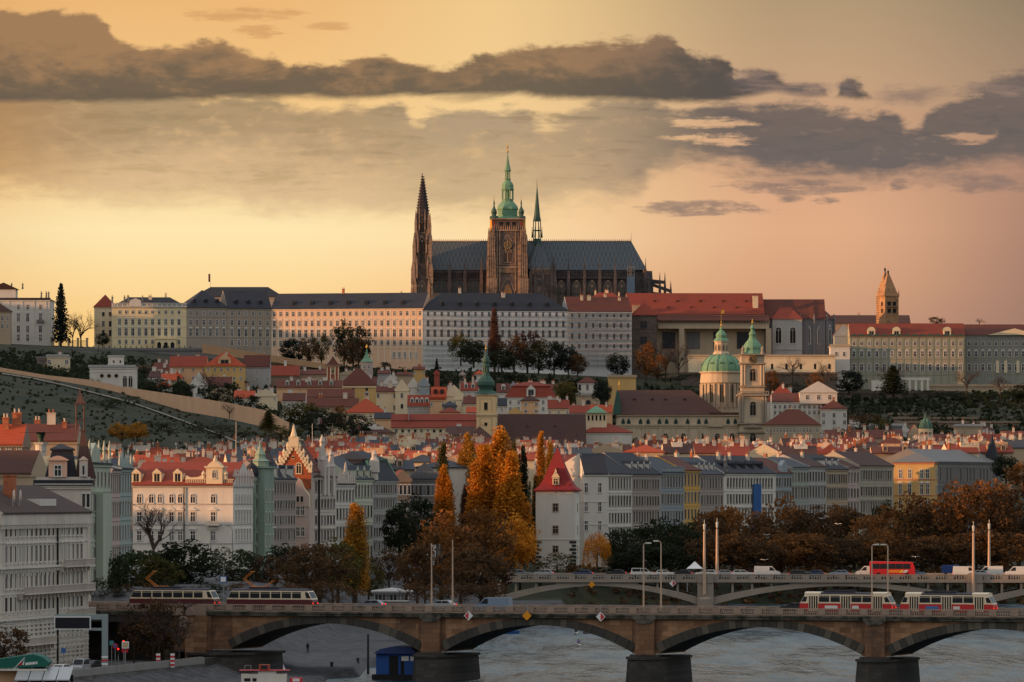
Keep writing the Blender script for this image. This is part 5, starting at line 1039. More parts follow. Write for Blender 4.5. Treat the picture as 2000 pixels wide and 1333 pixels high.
H('ivy grown cottage with a flat grey roof below the vineyard', 1700, 1762, 846, 832, 831, 2210, P_DGREY, P_GREY, 'flat', d=7)
for i, (a, b_, c, d_, e_, Y_, w_, r_, l) in enumerate([
    (497, 540, 790, 772, 760, 2140, P_CREAM, TILED, 'dark roofed cottage by the upper end of the pale hill wall'),
    (552, 596, 795, 783, 768, 2105, P_WHITE, TILED, 'white gable house left of the stacked dark red roofs'),
    (596, 622, 826, 812, 800, 2080, P_GREY, SLATE, 'slate roofed shed below the stacked dark red roofs'),
    (640, 682, 832, 818, 805, 2075, P_TAN, TILED, 'brown roof left of the orange pyramid roof'),
    (700, 736, 770, 752, 736, 2300, P_WHITE, TILED, 'white house directly below the green cone turret'),
    (575, 640, 742, 732, 722, 2350, P_TAN, TILED, 'low tan house along the castle stairs left of the red tower'),
    (664, 704, 742, 730, 724, 2350, P_TAN, TILED, 'tan wall house between the red tower and the green turret'),
    (300, 334, 748, 722, 708, 2320, P_BROWN, TILED, 'brown cottage among bare trees left of the long yellow house'),
    (1052, 1090, 780, 762, 750, 2260, P_WHITE, TILED, 'white house above the right end of the hipped mansion'),
    (1600, 1640, 872, 858, 846, 2120, P_GREY, TILED, 'grey house between the dark red hip roof and the long roof')]):
    H(l, a, b_, c, d_, e_, Y_, w_, r_, 'x' if i % 3 else 'y', rows=r2((c + d_) / 2 - 2, None, 3, 5), n=2, chim=2, cmat=P_WHITE)
# small houses filling the slope between the landmarks
ML = [(650, 728, 'red church tower'), (716, 705, 'green cone turret'), (700, 760, 'yellow church hall'), (770, 782, 'cream gable fronted house'), (826, 757, 'pale blue house'), (820, 795, 'white dormered red roof'), (855, 795, 'peach house'), (949, 760, 'green onion dome'), (1036, 770, 'red hipped mansion'), (1036, 797, 'peach block'), (1147, 755, 'garden pavilion'), (1185, 838, 'blue green cupola'), (1555, 780, 'pedimented palace'), (1630, 812, 'white hipped roof house'), (1809, 842, 'ribbed green dome'), (437, 712, 'yellow gabled house'), (388, 750, 'white chapel front'), (712, 800, 'orange pyramid roof'), (650, 785, 'stacked dark red roofs'), (845, 826, 'two tiered red roof')]
fr_ = random.Random(8)
def seat(px, base):
    Y = 1960.
    while Y < 2460 and ground(XP(px, Y), Y) < ZP(base, Y): Y += 6
    return Y
n_fill = 0; tries = 0
while n_fill < 46 and tries < 900:
    tries += 1; px = fr_.choice((fr_.uniform(540, 930), fr_.uniform(985, 1200), fr_.uniform(540, 930), fr_.uniform(300, 540), fr_.uniform(1500, 1960))); base = fr_.uniform(752, 862) if px > 560 else fr_.uniform(738, 775)
    if px > 1500: base = fr_.uniform(835, 875)
    wd = fr_.uniform(18, 36); hh_ = fr_.uniform(9, 17)
    if any(abs(px - a) < wd * .5 + 17 and b_ - 16 < base and base - hh_ - 10 < b_ + 22 for a, b_, _ in ML): continue
    if 925 < px + wd / 2 and px - wd / 2 < 1145 and base > 806: continue
    Y = seat(px, base)
    if Y > 2440: continue
    wn, wl = fr_.choice([('white', P_WHITE), ('cream', P_CREAM), ('tan', P_TAN), ('peach', P_PEACH), ('grey', P_GREY), ('white', P_WHITE)]); tn, rm = fr_.choice([('red', TILE), ('dark red', TILED), ('dark red', TILED), ('brown', TILEK), ('bright red', TILEB)])
    kd = fr_.choice(('x', 'x', 'y', 'hip')); lm = min(ML, key=lambda q_: math.hypot(q_[0] - px, 1.5 * (q_[1] - base))); dx_, dy_ = px - lm[0], base - 8 - lm[1]
    rel = ('right of' if dx_ > 0 else 'left of') if abs(dx_) > abs(dy_) * 1.2 else ('below' if dy_ > 0 else 'above')
    lab = 'small %s house with a %s %s roof, %s the %s' % (wn, tn, {'x': 'ridged', 'y': 'gabled', 'hip': 'hipped'}[kd], rel, lm[2])
    if lab in LAB: continue
    H(lab, px - wd / 2, px + wd / 2, base, base - hh_, base - hh_ - fr_.uniform(8, 13), Y, wl, rm, kd, rot=fr_.uniform(-12, 12), rows=r2(base - hh_ * .55, None, 2.8, min(5, hh_ * .4)), n=fr_.choice((2, 3, 4)), chim=fr_.choice((1, 2, 3)), cmat=P_WHITE, nl=1); n_fill += 1
# long pale wall running down the hill on the left
hw_ = thing('hill_wall', 'long pale wall running down the dark grassy hill', 'wall')
b = MB(); pts = [(-120, 706, 735, 2040), (0, 718, 737, 2030), (90, 733, 748, 2015), (175, 742, 758, 2000), (240, 756, 768, 1985), (330, 769, 782, 1965), (440, 786, 800, 1935), (520, 802, 818, 1910), (565, 826, 842, 1895)]
for (a, t, u, Y_), (a2, t2, u2, Y2) in zip(pts, pts[1:]):
    A, B = (XP(a, Y_), Y_), (XP(a2, Y2), Y2)
    zt0, zt1, zb0, zb1 = ZP(t, Y_), ZP(t2, Y2), ZP(u, Y_) - 3, ZP(u2, Y2) - 3
    b.add([(A[0], A[1], zb0), (B[0], B[1], zb1), (B[0], B[1], zt1), (A[0], A[1], zt0), (A[0], A[1] + .8, zb0), (B[0], B[1] + .8, zb1), (B[0], B[1] + .8, zt1), (A[0], A[1] + .8, zt0)], [(0, 1, 2, 3), (4, 7, 6, 5), (3, 2, 6, 7)])
b.build('wall', plaster('hill_wall', (200, 162, 132), .12), hw_)
b = MB()
pp = [(p, Y) for p, Y in ((-60, 1985), (60, 1985), (120, 1975), (250, 1940), (380, 1900), (480, 1868), (560, 1842))]
for (a, Y_), (a2, Y2) in zip(pp, pp[1:]):
    n_ = 8
    for i in range(n_):
        f0, f1 = i / n_, (i + 1) / n_; c0 = a + (a2 - a) * f0; c1 = a + (a2 - a) * f1; y0_ = Y_ + (Y2 - Y_) * f0; y1_ = Y_ + (Y2 - Y_) * f1; x0_, x1_ = XP(c0, y0_), XP(c1, y1_)
        b.add([(x0_, y0_ - 2.2, ground(x0_, y0_ - 2.2) + .5), (x1_, y1_ - 2.2, ground(x1_, y1_ - 2.2) + .5), (x1_, y1_ + 2.2, ground(x1_, y1_ + 2.2) + .5), (x0_, y0_ + 2.2, ground(x0_, y0_ + 2.2) + .5)], [(0, 1, 2, 3)])
struct(b.build('footpath', mat('footpath_gravel', (130, 118, 104)), fix=False))

# ================================================================ the band of lower-town rooftops, roof by roof
DISHM = {}
def dish_mesh(r):
    if r not in DISHM:
        b = MB(); b.lathe([(r * .1, 0), (r * .7, .06), (r, .2), (r * .97, .22), (r * .66, .09), (.02, .04)], 10)
        b.v = [(x, -z, y + r + .5) for x, y, z in b.v]; b.tube((0, 0, -.6), (0, 0, r + .4), .05, n=4); DISHM[r] = b.mesh('satellite_dish', mat('dish_white', (212, 200, 188)))
    return DISHM[r]
LM = [(175, 'behind the brown turret'), (225, 'above the teal gabled house'), (270, 'above the leftmost white dormer'), (320, 'above the middle white dormer'), (370, 'above the rightmost white dormer'), (420, 'above the scrolled white gable'), (470, 'left of the green turret tip'),
      (520, 'behind the black spire'), (570, 'behind the brick scroll gable'), (620, 'right of the brick scroll gable'), (670, 'above the pinnacled grey house'), (715, 'above the pale green house'), (760, 'behind the black mansard roof'), (810, 'above the blue roofed brown house'), (860, 'left of the tall poplars'), (915, 'behind the left poplar tips'),
      (975, 'behind the middle poplar tips'), (1030, 'right of the poplars'), (1085, 'behind the red tower roof tip'), (1150, 'above the grey corner house'), (1210, 'above the mauve riverside house'), (1270, 'left above the blue riverside house'), (1330, 'above the yellow riverside house'), (1390, 'above the rooftop statue'), (1450, 'above the blue banner'),
      (1510, 'below the clock tower'), (1570, 'above the grey green riverside house'), (1630, 'above the tan riverside house'), (1690, 'above the pink riverside house'), (1750, 'left of the yellow corner roof'), (1810, 'above the yellow corner house'), (1870, 'below the ribbed green dome'), (1940, 'by the blank white gable')]
ROW = {0: 'rearmost', 1: 'second rearmost', 2: 'middle', 3: 'second', 4: 'front'}
rr_ = random.Random(5)
LAYERS = [(0, 1945, 855, 560, 2010), (1, 1880, 863, 200, 1930), (2, 1800, 869, 175, 1960), (3, 1700, 877, 170, 1120), (4, 1590, 886, 175, 1110), (5, 1480, 896, 185, 860)]
for ly, Yb, ry, pa, pb in LAYERS:
    px = pa + rr_.uniform(-20, 10)
    while px < pb:
        wpx = rr_.uniform(44, 96) * 1800 / Yb
        if ly == 0 and 930 < px + wpx / 2 < 1170: px += wpx; continue
        if ly == 0 and (1200 < px + wpx / 2 < 1500): px += wpx; continue
        Y = Yb + rr_.uniform(-22, 22); top = ry + rr_.uniform(-4, 5); tall = rr_.uniform(13, 20)
        mid = px + wpx / 2; place = min(LM, key=lambda q_: abs(q_[0] - mid))[1]
        tone, rm = rr_.choice([('red tiled', TILE), ('bright red tiled', TILEB), ('bright red tiled', TILEB), ('red tiled', TILE), ('dark tiled', TILED), ('grey metal', SLATEN)])
        if mid > 1130 and rr_.random() < .5: tone, rm = rr_.choice([('dark tiled', TILED), ('brown tiled', TILEK), ('red tiled', TILE)])
        nch = rr_.choice((2, 3, 4, 5)); kind = rr_.choice(('x', 'x', 'x', 'hip', 'y')); wl, wn = rr_.choice([(P_WHITE, 'white'), (P_CREAM, 'cream'), (P_PEACH, 'peach'), (P_TAN, 'tan')])
        shp = {'x': 'roof', 'hip': 'hipped roof', 'y': 'gabled roof'}[kind]
        lab = '%s %s, %s walls, %s rooftop row, %s' % (tone, shp, wn, ROW.get(ly, 'nearest'), place)
        while lab in LAB:
            if rm is TILEB: tone, rm = 'dark tiled', TILED
            elif rm is TILED: tone, rm = 'grey metal', SLATEN
            elif rm is SLATEN: tone, rm = 'brown tiled', TILEK
            elif rm is TILEK: tone, rm = 'red tiled', TILE
            else: tone, rm = 'bright red tiled', TILEB
            wl, wn = rr_.choice([(P_WHITE, 'white'), (P_CREAM, 'cream'), (P_PEACH, 'peach'), (P_TAN, 'tan')])
            lab = '%s %s, %s walls, %s rooftop row, %s' % (tone, shp, wn, ROW.get(ly, 'nearest'), place)
        o = house(lab, px, px + wpx - 2, top + tall + 20, top + tall, top, Y, wl, rm, kind, d=rr_.uniform(11, 15), rot=rr_.uniform(-9, 9), chim=nch, dorm=rr_.choice((0, 0, 0, 0, 2)) if kind == 'x' else 0, dwall=P_TAN, group='rooftops of the lower town', sink=14, cornice=False)
        W_, D_, H_, rh_ = root_info[o.name]
        for i in range(rr_.choice((1, 2, 3, 4))):
            x = rr_.uniform(-.42, .42) * W_; y = D_ * rr_.uniform(.25, .5); obj('satellite_dish', dish_mesh(rr_.choice((.34, .44))), o, (x, y, roof_z(kind, W_, D_, H_, rh_, x, y) + .5), rr_.uniform(-.6, .6))
        if rr_.random() < .55:
            x = rr_.uniform(-.35, .35) * W_; z = roof_z(kind, W_, D_, H_, rh_, x, D_ / 2); b = MB(); hh_ = rr_.uniform(2.5, 5.5)
            b.tube((x, D_ / 2, z - .5), (x, D_ / 2, z + hh_), .06, .05, 4)
            for k_ in range(3): b.tube((x - .6, D_ / 2, z + hh_ - .3 - .35 * k_), (x + .6, D_ / 2, z + hh_ - .3 - .35 * k_), .025, n=3)
            b.build('roof_aerial', IRON, o)
        if rr_.random() < .4:
            x = rr_.uniform(-.3, .3) * W_; z = roof_z(kind, W_, D_, H_, rh_, x, D_ * .45); w_ = rr_.uniform(1.6, 3.2); MB().box(x - w_, x + w_, D_ * .3, D_ * .62, z - 2, z + rr_.uniform(.5, 1.4)).build('roof_room', rr_.choice((P_WHITE, P_CREAM, P_PEACH)), o)
        px += wpx

# ================================================================ far left cluster near the bridge
G_L = 'tall town houses along the embankment at the left'
P_ROSE = plaster('rose_grey', (198, 185, 172), .2); P_MINT = plaster('mint', (170, 174, 154), .17); P_TEAL = plaster('teal', (154, 164, 158), .15); P_TGREEN = plaster('turret_green', (134, 150, 134), .2)
def rows_at(zs, w, h, st='f'): return [(z, w, h, st) for z in zs]
def grazing(label, pxa, Ya, pxb, Yb, base, eave, ridge, wall, roof, kind='x', d=13, nf=5, n=6, w=1.2, hfrac=.55, group=G_L, z_lo=0., **k):
    p0, p1 = (XP(pxa, Ya), Ya), (XP(pxb, Yb), Yb); Ym = (Ya + Yb) / 2
    zb, ze, zr = ZP(base, Ym), ZP(eave, Ym), ZP(ridge, Ym); H_ = ze - zb; fh = (H_ - .6 - z_lo) / nf
    return block(k.pop('name', 'town_house'), label, k.pop('cat', 'town house'), p0, p1, zb, ze, zr, d, wall, roof, kind, rows=[(z_lo + i * fh + fh * .26, w * (1, .94, 1.05)[(i + nf) % 3], fh * hfrac * (1.04, .92, 1.0)[(i + n) % 3], ('f', 'fa', 'fh')[(i + n + nf) % 3]) for i in range(nf)], n=n, courses=[z_lo + i * fh for i in range(1, nf)], fm=k.pop('fm', FRAMED), group=group, margin=k.pop('margin', .08), **k)
o = grazing('rose grey town house with a brown metal roof at the left edge', -3, 803, 172, 852, 1306, 1002, 948, P_ROSE, mat('metal_roof_brown', (78, 58, 50), .85, .2, .4, 'seam', rgb2=(44, 42, 44)), 'x', d=15, nf=6, n=19, w=1.25, hfrac=.62, trim=P_WHITE, fm=P_WHITE, pil=19, over=.7, chim=0)
W_, D_, H_, rh_ = root_info[o.name]
MB().box(2, 11, 1.2, 3.4, H_ + .5, H_ + 2.0).build('roof_vent', P_WHITE, o); MB().box(-W_ / 2 - .2, W_ / 2 + .6, -.5, 0, H_ - 1.7, H_ - .1).build('cornice', P_ROSE, o)
MB().tube((W_ * .13, -.25, -2), (W_ * .13, -.25, H_ - 1.75), .14).build('drainpipe', DARK, o)
fh = (H_ - .6) / 6; b = MB()
for i in range(14): b.box(-W_ / 2 - .05, W_ / 2 + .05, -.1, -.0, .3 + i * .62, .62 + i * .62)
b.build('rustication', P_ROSE, o); b = MB()
for i in range(58): x = -W_ / 2 + (i + .5) * W_ / 58; b.box(x - .16, x + .16, -.5, -.02, H_ - 2.25, H_ - 1.75); b.box(x - .12, x + .12, -.42, -.13, fh * 4 - .5, fh * 4)
b.box(-W_ / 2 - .2, W_ / 2 + .2, -.55, -.13, fh * 4 + .005, fh * 4 + .3); b.box(-W_ / 2 - .2, W_ / 2 + .2, -.4, -.13, fh * 2, fh * 2 + .35); b.build('modillions', P_WHITE, o)
for lv, xa, xb in ((2, W_ * .2, W_ * .5), (3, -W_ * .3, W_ * .5), (4, W_ * .15, W_ * .5), (1, -W_ * .35, W_ * .05)):
    b = MB(); z = lv * fh; b.box(xa, xb, -1.2, -.13, z - .1, z + .12); b.box(xa, xb, -1.2, -1.05, z + .95, z + 1.1)
    x = xa
    while x < xb: b.box(x, x + .16, -1.18, -1.07, z + .121, z + .949); x += .55
    x = xa
    while x < xb: b.box(x, x + .35, -.8, -.131, z - .75, z - .11); x += 2.2
    b.build('balcony', P_ROSE, o)
for x, y, w_, h_ in ((-10.5, 5.5, 3.6, 3.6), (-4.4, 4, 1.7, 3.2)): obj('chimney', chimney_mesh(w_, 1.5, h_, BRICK, 0), o, (x, y, roof_z('x', W_, D_, H_, rh_, x, y)))
for x, m_ in ((-13, 0), (-9.5, 1)): obj('satellite_dish', dish_mesh(.95), o, (x, 1.2, H_ + 1.0), .4)
# mansard corner house with obelisk turret
YM = 905
o = house('rose corner house with a black mansard and a pink dormer', 71, 177, 1310, 949, 880, YM, P_ROSE, SLATE, 'flat', 11, rot=4, rows=[(978, 26, 6, 'f')], xs=[3.2, 3.9], group=G_L, cat='town house', name='town_house')
W_, D_, H_, _ = root_info[o.name]; m_ = YM / F; xq = lambda p: (p - 124) * m_; zq = lambda p: ZP(p, YM) - ZP(1310, YM)
b = MB(); b.box(-W_ / 2, W_ / 2, -.1, .3, H_ + .3, zq(932)); b.box(-W_ / 2 - .3, W_ / 2 + .3, -.5, .4, zq(947), zq(945))
for i in range(24): x = -W_ / 2 + .2 + i * (W_ - .4) / 23; b.box(x - .12, x + .12, -.4, -.01, zq(951.5), zq(948.5))
b.build('parapet', P_ROSE, o)
b = MB(); r0, r1, zt = xq(84), xq(152), zq(880)
b.add([(r0, .6, H_ + .26), (r1, .6, H_ + .26), (r1, 9.5, H_ + .26), (r0, 9.5, H_ + .26), (r0 + 1.4, 2, zt), (r1 - .8, 2, zt), (r1 - .8, 8.4, zt), (r0 + 1.4, 8.4, zt)], [(0, 1, 5, 4), (1, 2, 6, 5), (2, 3, 7, 6), (3, 0, 4, 7), (4, 5, 6, 7)])
b.box(r0 + 1.1, r1 - .5, 1.7, 8.7, zt + .005, zt + .25); b.add([(r0 + 1.1, 1.7, zt + .26), (r1 - .5, 1.7, zt + .26), (r1 - .5, 8.7, zt + .26), (r0 + 1.1, 8.7, zt + .26), ((r0 + r1) / 2, 5, zq(866))], [(0, 1, 4), (1, 2, 4), (2, 3, 4), (3, 0, 4)]); b.build('mansard_roof', SLATE, o)
dm = MB(); P_DORM = plaster('dormer_pink', (226, 178, 150), .06)
dm.box(xq(95), xq(131), -.3, 3, zq(932) + .01, zq(900)); dm.box(xq(92), xq(134), -.6, 3, zq(900) + .005, zq(897.5)); dm.prism_y([(xq(94) + (xq(132) - xq(94)) * i / 10, zq(897.5) + .01 + .55 * math.sin(math.pi * i / 10)) for i in range(11)], -.45, 2.5); dm = dm.build('dormer', P_DORM, o); window(dm, win_mesh(12 * m_, 20 * m_, 'p'), xq(113), -.3, zq(930))
dm = MB().box(xq(155), xq(171), -.3, 3, zq(932) + .01, zq(899)).prism_y([(xq(153), zq(899) + .01), (xq(173), zq(899) + .01), (xq(163), zq(891))], -.5, 2.5).build('dormer', P_ROSE, o); window(dm, win_mesh(4 * m_, 18 * m_, 'n'), xq(163), -.3, zq(928))
ob = MB(); RUST = mat('rusty_copper', (104, 70, 58), .7, .25, .4, 'seam', rgb2=(74, 62, 56))
ob.taper(xq(167), 7, zq(935), zq(842), 1.7, 1.7, .72, .9); ob.box(xq(167) - 1., xq(167) + 1., 6, 8.1, zq(842) + .01, zq(839))
for sx_ in (-1, 1):
    for sy_ in (-1, 1): ob.tube((xq(156) + sx_ * .62, 7 + sy_ * .62, zq(839)), (xq(156) + sx_ * .62, 7 + sy_ * .62, zq(789)), .12, n=5)
ob.v = [(x - (xq(167) - xq(156)) * ss(zq(900), zq(840), z), y, z) if x > xq(157) + 0.9 else (x, y, z) for x, y, z in ob.v]
ob.box(xq(156) - .8, xq(156) + .8, 6.2, 7.8, zq(821), zq(819)); ob.box(xq(156) - .95, xq(156) + .95, 6.05, 7.95, zq(789) + .005, zq(786)); ob.taper(xq(156), 7, zq(786) + .005, zq(766), .75, .75, .1, .1); ob.tube((xq(156), 7, zq(767)), (xq(156), 7, zq(755)), .1, .04, 5)
ob.build('obelisk_turret', RUST, o)
o = grazing('mint green ornate town house right of the mansard corner house', 173, 940, 216, 972, 1300, 906, 890, P_MINT, SLATE, 'x', d=12, nf=8, n=6, w=1.6, trim=P_MINT)
W_, D_, H_, _ = root_info[o.name]; b = MB(); b.prism_y([(-W_ * .48, H_ + .2), (-W_ * .05, H_ + .2), (-W_ * .1, H_ + 2.2), (-W_ * .26, H_ + 3.4), (-W_ * .42, H_ + 2.2)], -.3, .5); b.build('gable', P_MINT, o)
for k_ in (-.46, -.04, .2, .45): MB().lathe([(.3, H_), (.25, H_ + 2.2), (.4, H_ + 2.3), (.04, H_ + 4)], 6, k_ * W_, 0).build('pinnacle', P_MINT, o)
b = MB(); b.box(-W_ * .2, W_ * .2, -1.3, -.13, 0, H_ - 5); b.build('bay', P_MINT, o)
grazing('narrow pinkish town house squeezed between mint and teal facades', 216, 985, 234, 1003, 1300, 918, 900, P_PINK, SLATE, 'x', d=11, nf=8, n=5)
o = grazing('teal town house with a stepped gable beside the white corner house', 233, 1010, 257, 1032, 1300, 916, 900, P_TEAL, SLATE, 'x', d=11, nf=8, n=5)
W_, D_, H_, _ = root_info[o.name]
for k_ in range(5): MB().lathe([(.3, H_), (.3, H_ + 1.2), (.04, H_ + 2.8 + (k_ % 2))], 4, (k_ - 2) * W_ * .23, 0).build('pinnacle', P_TEAL, o)
# red roofs behind, with turret
o = house('bright red roofed house with brown walls at the far left', -30, 44, 960, 868, 829, 1010, P_BROWN, TILEB, 'x', 10, rot=-3, rows=[(880, 14, 8, 'p')], n=4, chim=3, cmat=BRICK, group=G_L, cat='town house', name='town_house')
house('dark red roofed house behind the white round turret', 44, 150, 930, 862, 828, 1075, P_TAN, TILED, 'x', 12, chim=3, group=G_L, cat='town house', name='town_house')
house('brown roofed house behind the orange brick chimney', -20, 62, 990, 925, 880, 925, P_TAN, TILEK, 'x', 9, rot=-12, chim=0, group=G_L, cat='town house', name='town_house')
YQ = 990; TU = thing('round_turret', 'white crenellated round turret among the left rooftops', 'turret', (XP(79, YQ), YQ, ZP(960, YQ))); q = YQ / F
b = MB(); b.lathe([(9.5 * q, 0), (9.5 * q, 76 * q), (11 * q, 78 * q), (11 * q, 91 * q)], 14, 0, 1)
for i in range(9): a = i * 2 * math.pi / 9; b.box(10.2 * q * math.cos(a) - .35, 10.2 * q * math.cos(a) + .35, 1 + 10.2 * q * math.sin(a) - .35, 1 + 10.2 * q * math.sin(a) + .35, 91 * q + .004, 96 * q)
b.build('wall', P_WHITE, TU); MB().lathe([(6 * q, 90 * q), (5.4 * q, 103 * q), (8.6 * q, 112 * q), (9 * q, 115 * q), (4, 115.1 * q)], 12, 0, 1).build('turret_crown', COPPERD, TU); window(TU, win_mesh(.8, 2.2, 'p'), 0, 1 - 9.5 * q, 42 * q)

# white corner house with the red roof and dormers
YW = 1192
o = house('white corner house with a red roof and three arched dormers', 258, 456, 1100, 947, 903, YW, P_WHITE, TILE, 'x', 19, rot=-10, rows=[(974, 17, 8.5, 'a'), (1010, 18, 8.5, 'h'), (1047, 18, 8.5, 'h'), (1085, 18, 8.5, 'p')], xs=[(p - 357) * YW / F / .985 for p in (271, 295, 312, 335, 352, 377, 417)], nr=6, group=G_L, cat='town house', name='town_house', courses=[ZP(p, YW) - ZP(1100, YW) for p in (986, 1026, 1063)], trim=P_GREY, over=.7)
W_, D_, H_, rh_ = root_info[o.name]; m_ = YW / F; xq = lambda p: (p - 357) * m_ / .985; zq = lambda p: ZP(p, YW) - ZP(1100, YW)
for p in (264, 305, 346): obj('dormer', dormer_mesh(1.9, 2.2, 5, P_CREAM, TILE, 'p'), o, (xq(p), .35, H_ + .25))
b = MB(); b.box(xq(362), W_ / 2 + .2, -.2, .2, H_ + .12, zq(944)); b.box(xq(362), W_ / 2 + .2, -.25, .25, zq(937), zq(936))
for i in range(26): x = xq(362) + .1 + i * (W_ / 2 - xq(362)) / 26; b.box(x, x + .16, -.1, .1, zq(944) + .005, zq(937) - .005)
b.prism_y([(xq(362), zq(936) + .01), (xq(400), zq(936) + .01), (xq(400), zq(926)), (xq(388), zq(932)), (xq(372), zq(933)), (xq(364), zq(929))], -.2, .2); b.build('balustrade', P_CREAM, o)
b = MB(); b.box(xq(404), xq(436), -.5, 3, H_ + .14, zq(914)); b.box(xq(401), xq(439), -.8, 3, zq(914) + .005, zq(911)); b.prism_y([(xq(406) + (xq(434) - xq(406)) * i / 8, zq(911) + .01 + 1.1 * math.sin(math.pi * i / 8)) for i in range(9)], -.6, 2)
for p in (398, 442): b.lathe([(.4, zq(936) + .02), (.3, zq(930)), (.5, zq(926)), (.1, zq(920))], 8, xq(p), 0)
b.lathe([(.35, zq(904)), (.5, zq(900)), (.1, zq(890))], 8, xq(420), .5); ag = b.build('attic_gable', P_CREAM, o); window(ag, win_mesh(7 * m_, 15 * m_, 'a'), xq(420), -.5, zq(934))
b = MB(); b.box(xq(405), xq(430), -1.3, -.13, zq(1027), zq(1025)); b.box(xq(405), xq(430), -1.3, -1.1, zq(1019), zq(1018))
for i in range(14): x = xq(405) + i * (xq(430) - xq(405)) / 14; b.box(x, x + .14, -1.25, -1.12, zq(1025) + .005, zq(1019))
b.build('balcony', P_WHITE, o); MB().tube((xq(360), -.25, -2), (xq(360), -.25, H_ - .6), .12).build('drainpipe', DARK, o)
for i in range(7): x = W_ / 2 - .1; MB().lathe([(.5, H_ + .12), (.5, H_ + 1.6), (.65, H_ + 1.7), (.08, H_ + 3.4)], 6, x, 2.6 + i * 2.6).build('pinnacle', P_PINK, o)
# embankment row going back to the right
o = grazing('green turreted town house right of the white corner house', 499, 1212, 534, 1228, 1096, 935, 918, P_TGREEN, COPPERD, 'x', d=12, nf=5, n=6, w=1.5, trim=P_TGREEN)
W_, D_, H_, _ = root_info[o.name]
b = MB(); b.box(-W_ * .4, W_ * .12, -1.6, 2.4, 0, H_ + 2.2); b.box(-W_ * .42, W_ * .14, -2., 2.6, H_ + 2.2, H_ + 2.6); tq = b.build('turret', P_TGREEN, o)
b = MB(); cxt = -W_ * .14; b.lathe([(1.9, H_ + 2.61), (1.9, H_ + 3.6), (2.2, H_ + 3.7), (1.5, H_ + 4.1), (1.2, H_ + 4.3), (1.1, H_ + 5.), (1.3, H_ + 5.1), (.6, H_ + 6.1), (.15, H_ + 7.4), (.25, H_ + 7.6), (.04, H_ + 8.2)], 8, cxt, .4); b.build('turret_cap', plaster('cap_green', (138, 156, 138)), tq)
for i in range(3): facade(tq, 'f', W_, D_, [(H_ * (.18 + .27 * i), .8, H_ * .14, 'f')], 3, xs=[-W_ * .33, -W_ * .14, W_ * .05]); 
for q_ in tq.children:
    if q_.name.startswith('window'): q_.location.y = -1.6
for x in (-W_ * .45, W_ * .3): MB().lathe([(1.2, H_), (1.5, H_ + 1.2), (1.1, H_ + 2.6), (.2, H_ + 3.4), (.04, H_ + 5)], 8, x, 1).build('onion_cap', SLATE, o)
o = grazing('mauve town house with a steep black roof and needle spire', 534, 1229, 578, 1250, 1092, 936, 900, P_MAUVE, SLATE, 'x', d=12, nf=5, n=8, over=.4)
W_, D_, H_, _ = root_info[o.name]; b = MB(); b.lathe([(4.6, H_ + .2), (3.4, H_ + 1.8), (1.4, H_ + 4.6), (.6, H_ + 5.6), (.65, H_ + 6.1), (.4, H_ + 6.3), (.3, H_ + 8), (.05, H_ + 10.8)], 4, -W_ * .1, 3.4, 0, math.pi / 4); b.build('spire_roof', SLATE, o)
for k_ in (-.36, .02, .38): obj('dormer', dormer_mesh(1.4, 2.2, 2.5, P_WHITE, SLATE, 'a'), o, (k_ * W_, -.1, H_ + .1))
YB = 1262; P_BRICK = mat('gable_brick', (178, 92, 52), .85, .12, .4, 'block', rgb2=(158, 80, 48), p=1.6)
o = house('tall house with a sunlit orange brick gable edged in white scrolls', 540, 608, 1096, 922, 868, YB, P_PINK, TILED, 'y', 16, rot=-6, rows=[(1000, 17, 6, 'p'), (1040, 18, 6, 'p')], xs=[(p - 574) * YB / F for p in (585, 593)], group=G_L, cat='town house', name='town_house')
W_, D_, H_, rh_ = root_info[o.name]; m_ = YB / F; xq = lambda p: (p - 574) * m_; zq = lambda p: ZP(p, YB) - ZP(1096, YB)
MB().prism_y([(-W_ / 2, zq(955)), (W_ / 2, zq(955)), (W_ / 2, H_ + .05), (0, H_ + rh_ + .3), (-W_ / 2, H_ + .05)], -.3, -.01).build('brick_gable', P_BRICK, o)
b = MB()
for sx_ in (-1, 1):
    n_ = 9
    for i in range(n_):
        f = (i + .5) / n_; x = sx_ * W_ / 2 * (1 - f); z = H_ + rh_ * f; b.box(x - .42, x + .42, -.55, .1, z - .5, z + .55 + .25 * (i % 2))
        if i % 2 == 0: b.lathe([(.3, z + .5), (.3, z + 1.1), (.45, z + 1.2), (.05, z + 2.1)], 6, x + sx_ * .25, -.2)
b.box(-1.1, 1.1, -.6, .2, H_ + rh_ - .6, H_ + rh_ + 1.6); b.lathe([(.8, H_ + rh_ + 1.61), (.5, H_ + rh_ + 2.6), (.12, H_ + rh_ + 4.2)], 6, 0, -.2); b.build('scroll_edging', P_CREAM, o)
window(o, win_mesh(9 * m_, 20 * m_, 'a', P_CREAM, DARK), xq(584), -.3, zq(925)); window(o, win_mesh(4 * m_, 4 * m_, 'd', P_CREAM, DARK), xq(573), -.3, zq(896))
b = MB(); b.prism_y([(xq(579), zq(990)), (xq(607), zq(990)), (xq(607), zq(968)), (xq(597), zq(955)), (xq(590), zq(938)), (xq(583), zq(934)), (xq(579), zq(944))], -2.6, -.31, 0, 1); sg = b.build('small_gable', [P_CREAM, P_PINK], o); 
for p in (585, 593): window(sg, win_mesh(.55, 1.3, 'd', P_CREAM, DARK), xq(p), -2.6, zq(981))
b = MB(); b.box(xq(579), xq(608), -2.4, -.01, -2, zq(990) - .01); bay = b.build('front_bay', P_PINK, o)
for z in (1006, 1047, 1086):
    for p in (585, 594.5): window(bay, win_mesh(.7, 1.9, 'p'), xq(p), -2.4, zq(z))
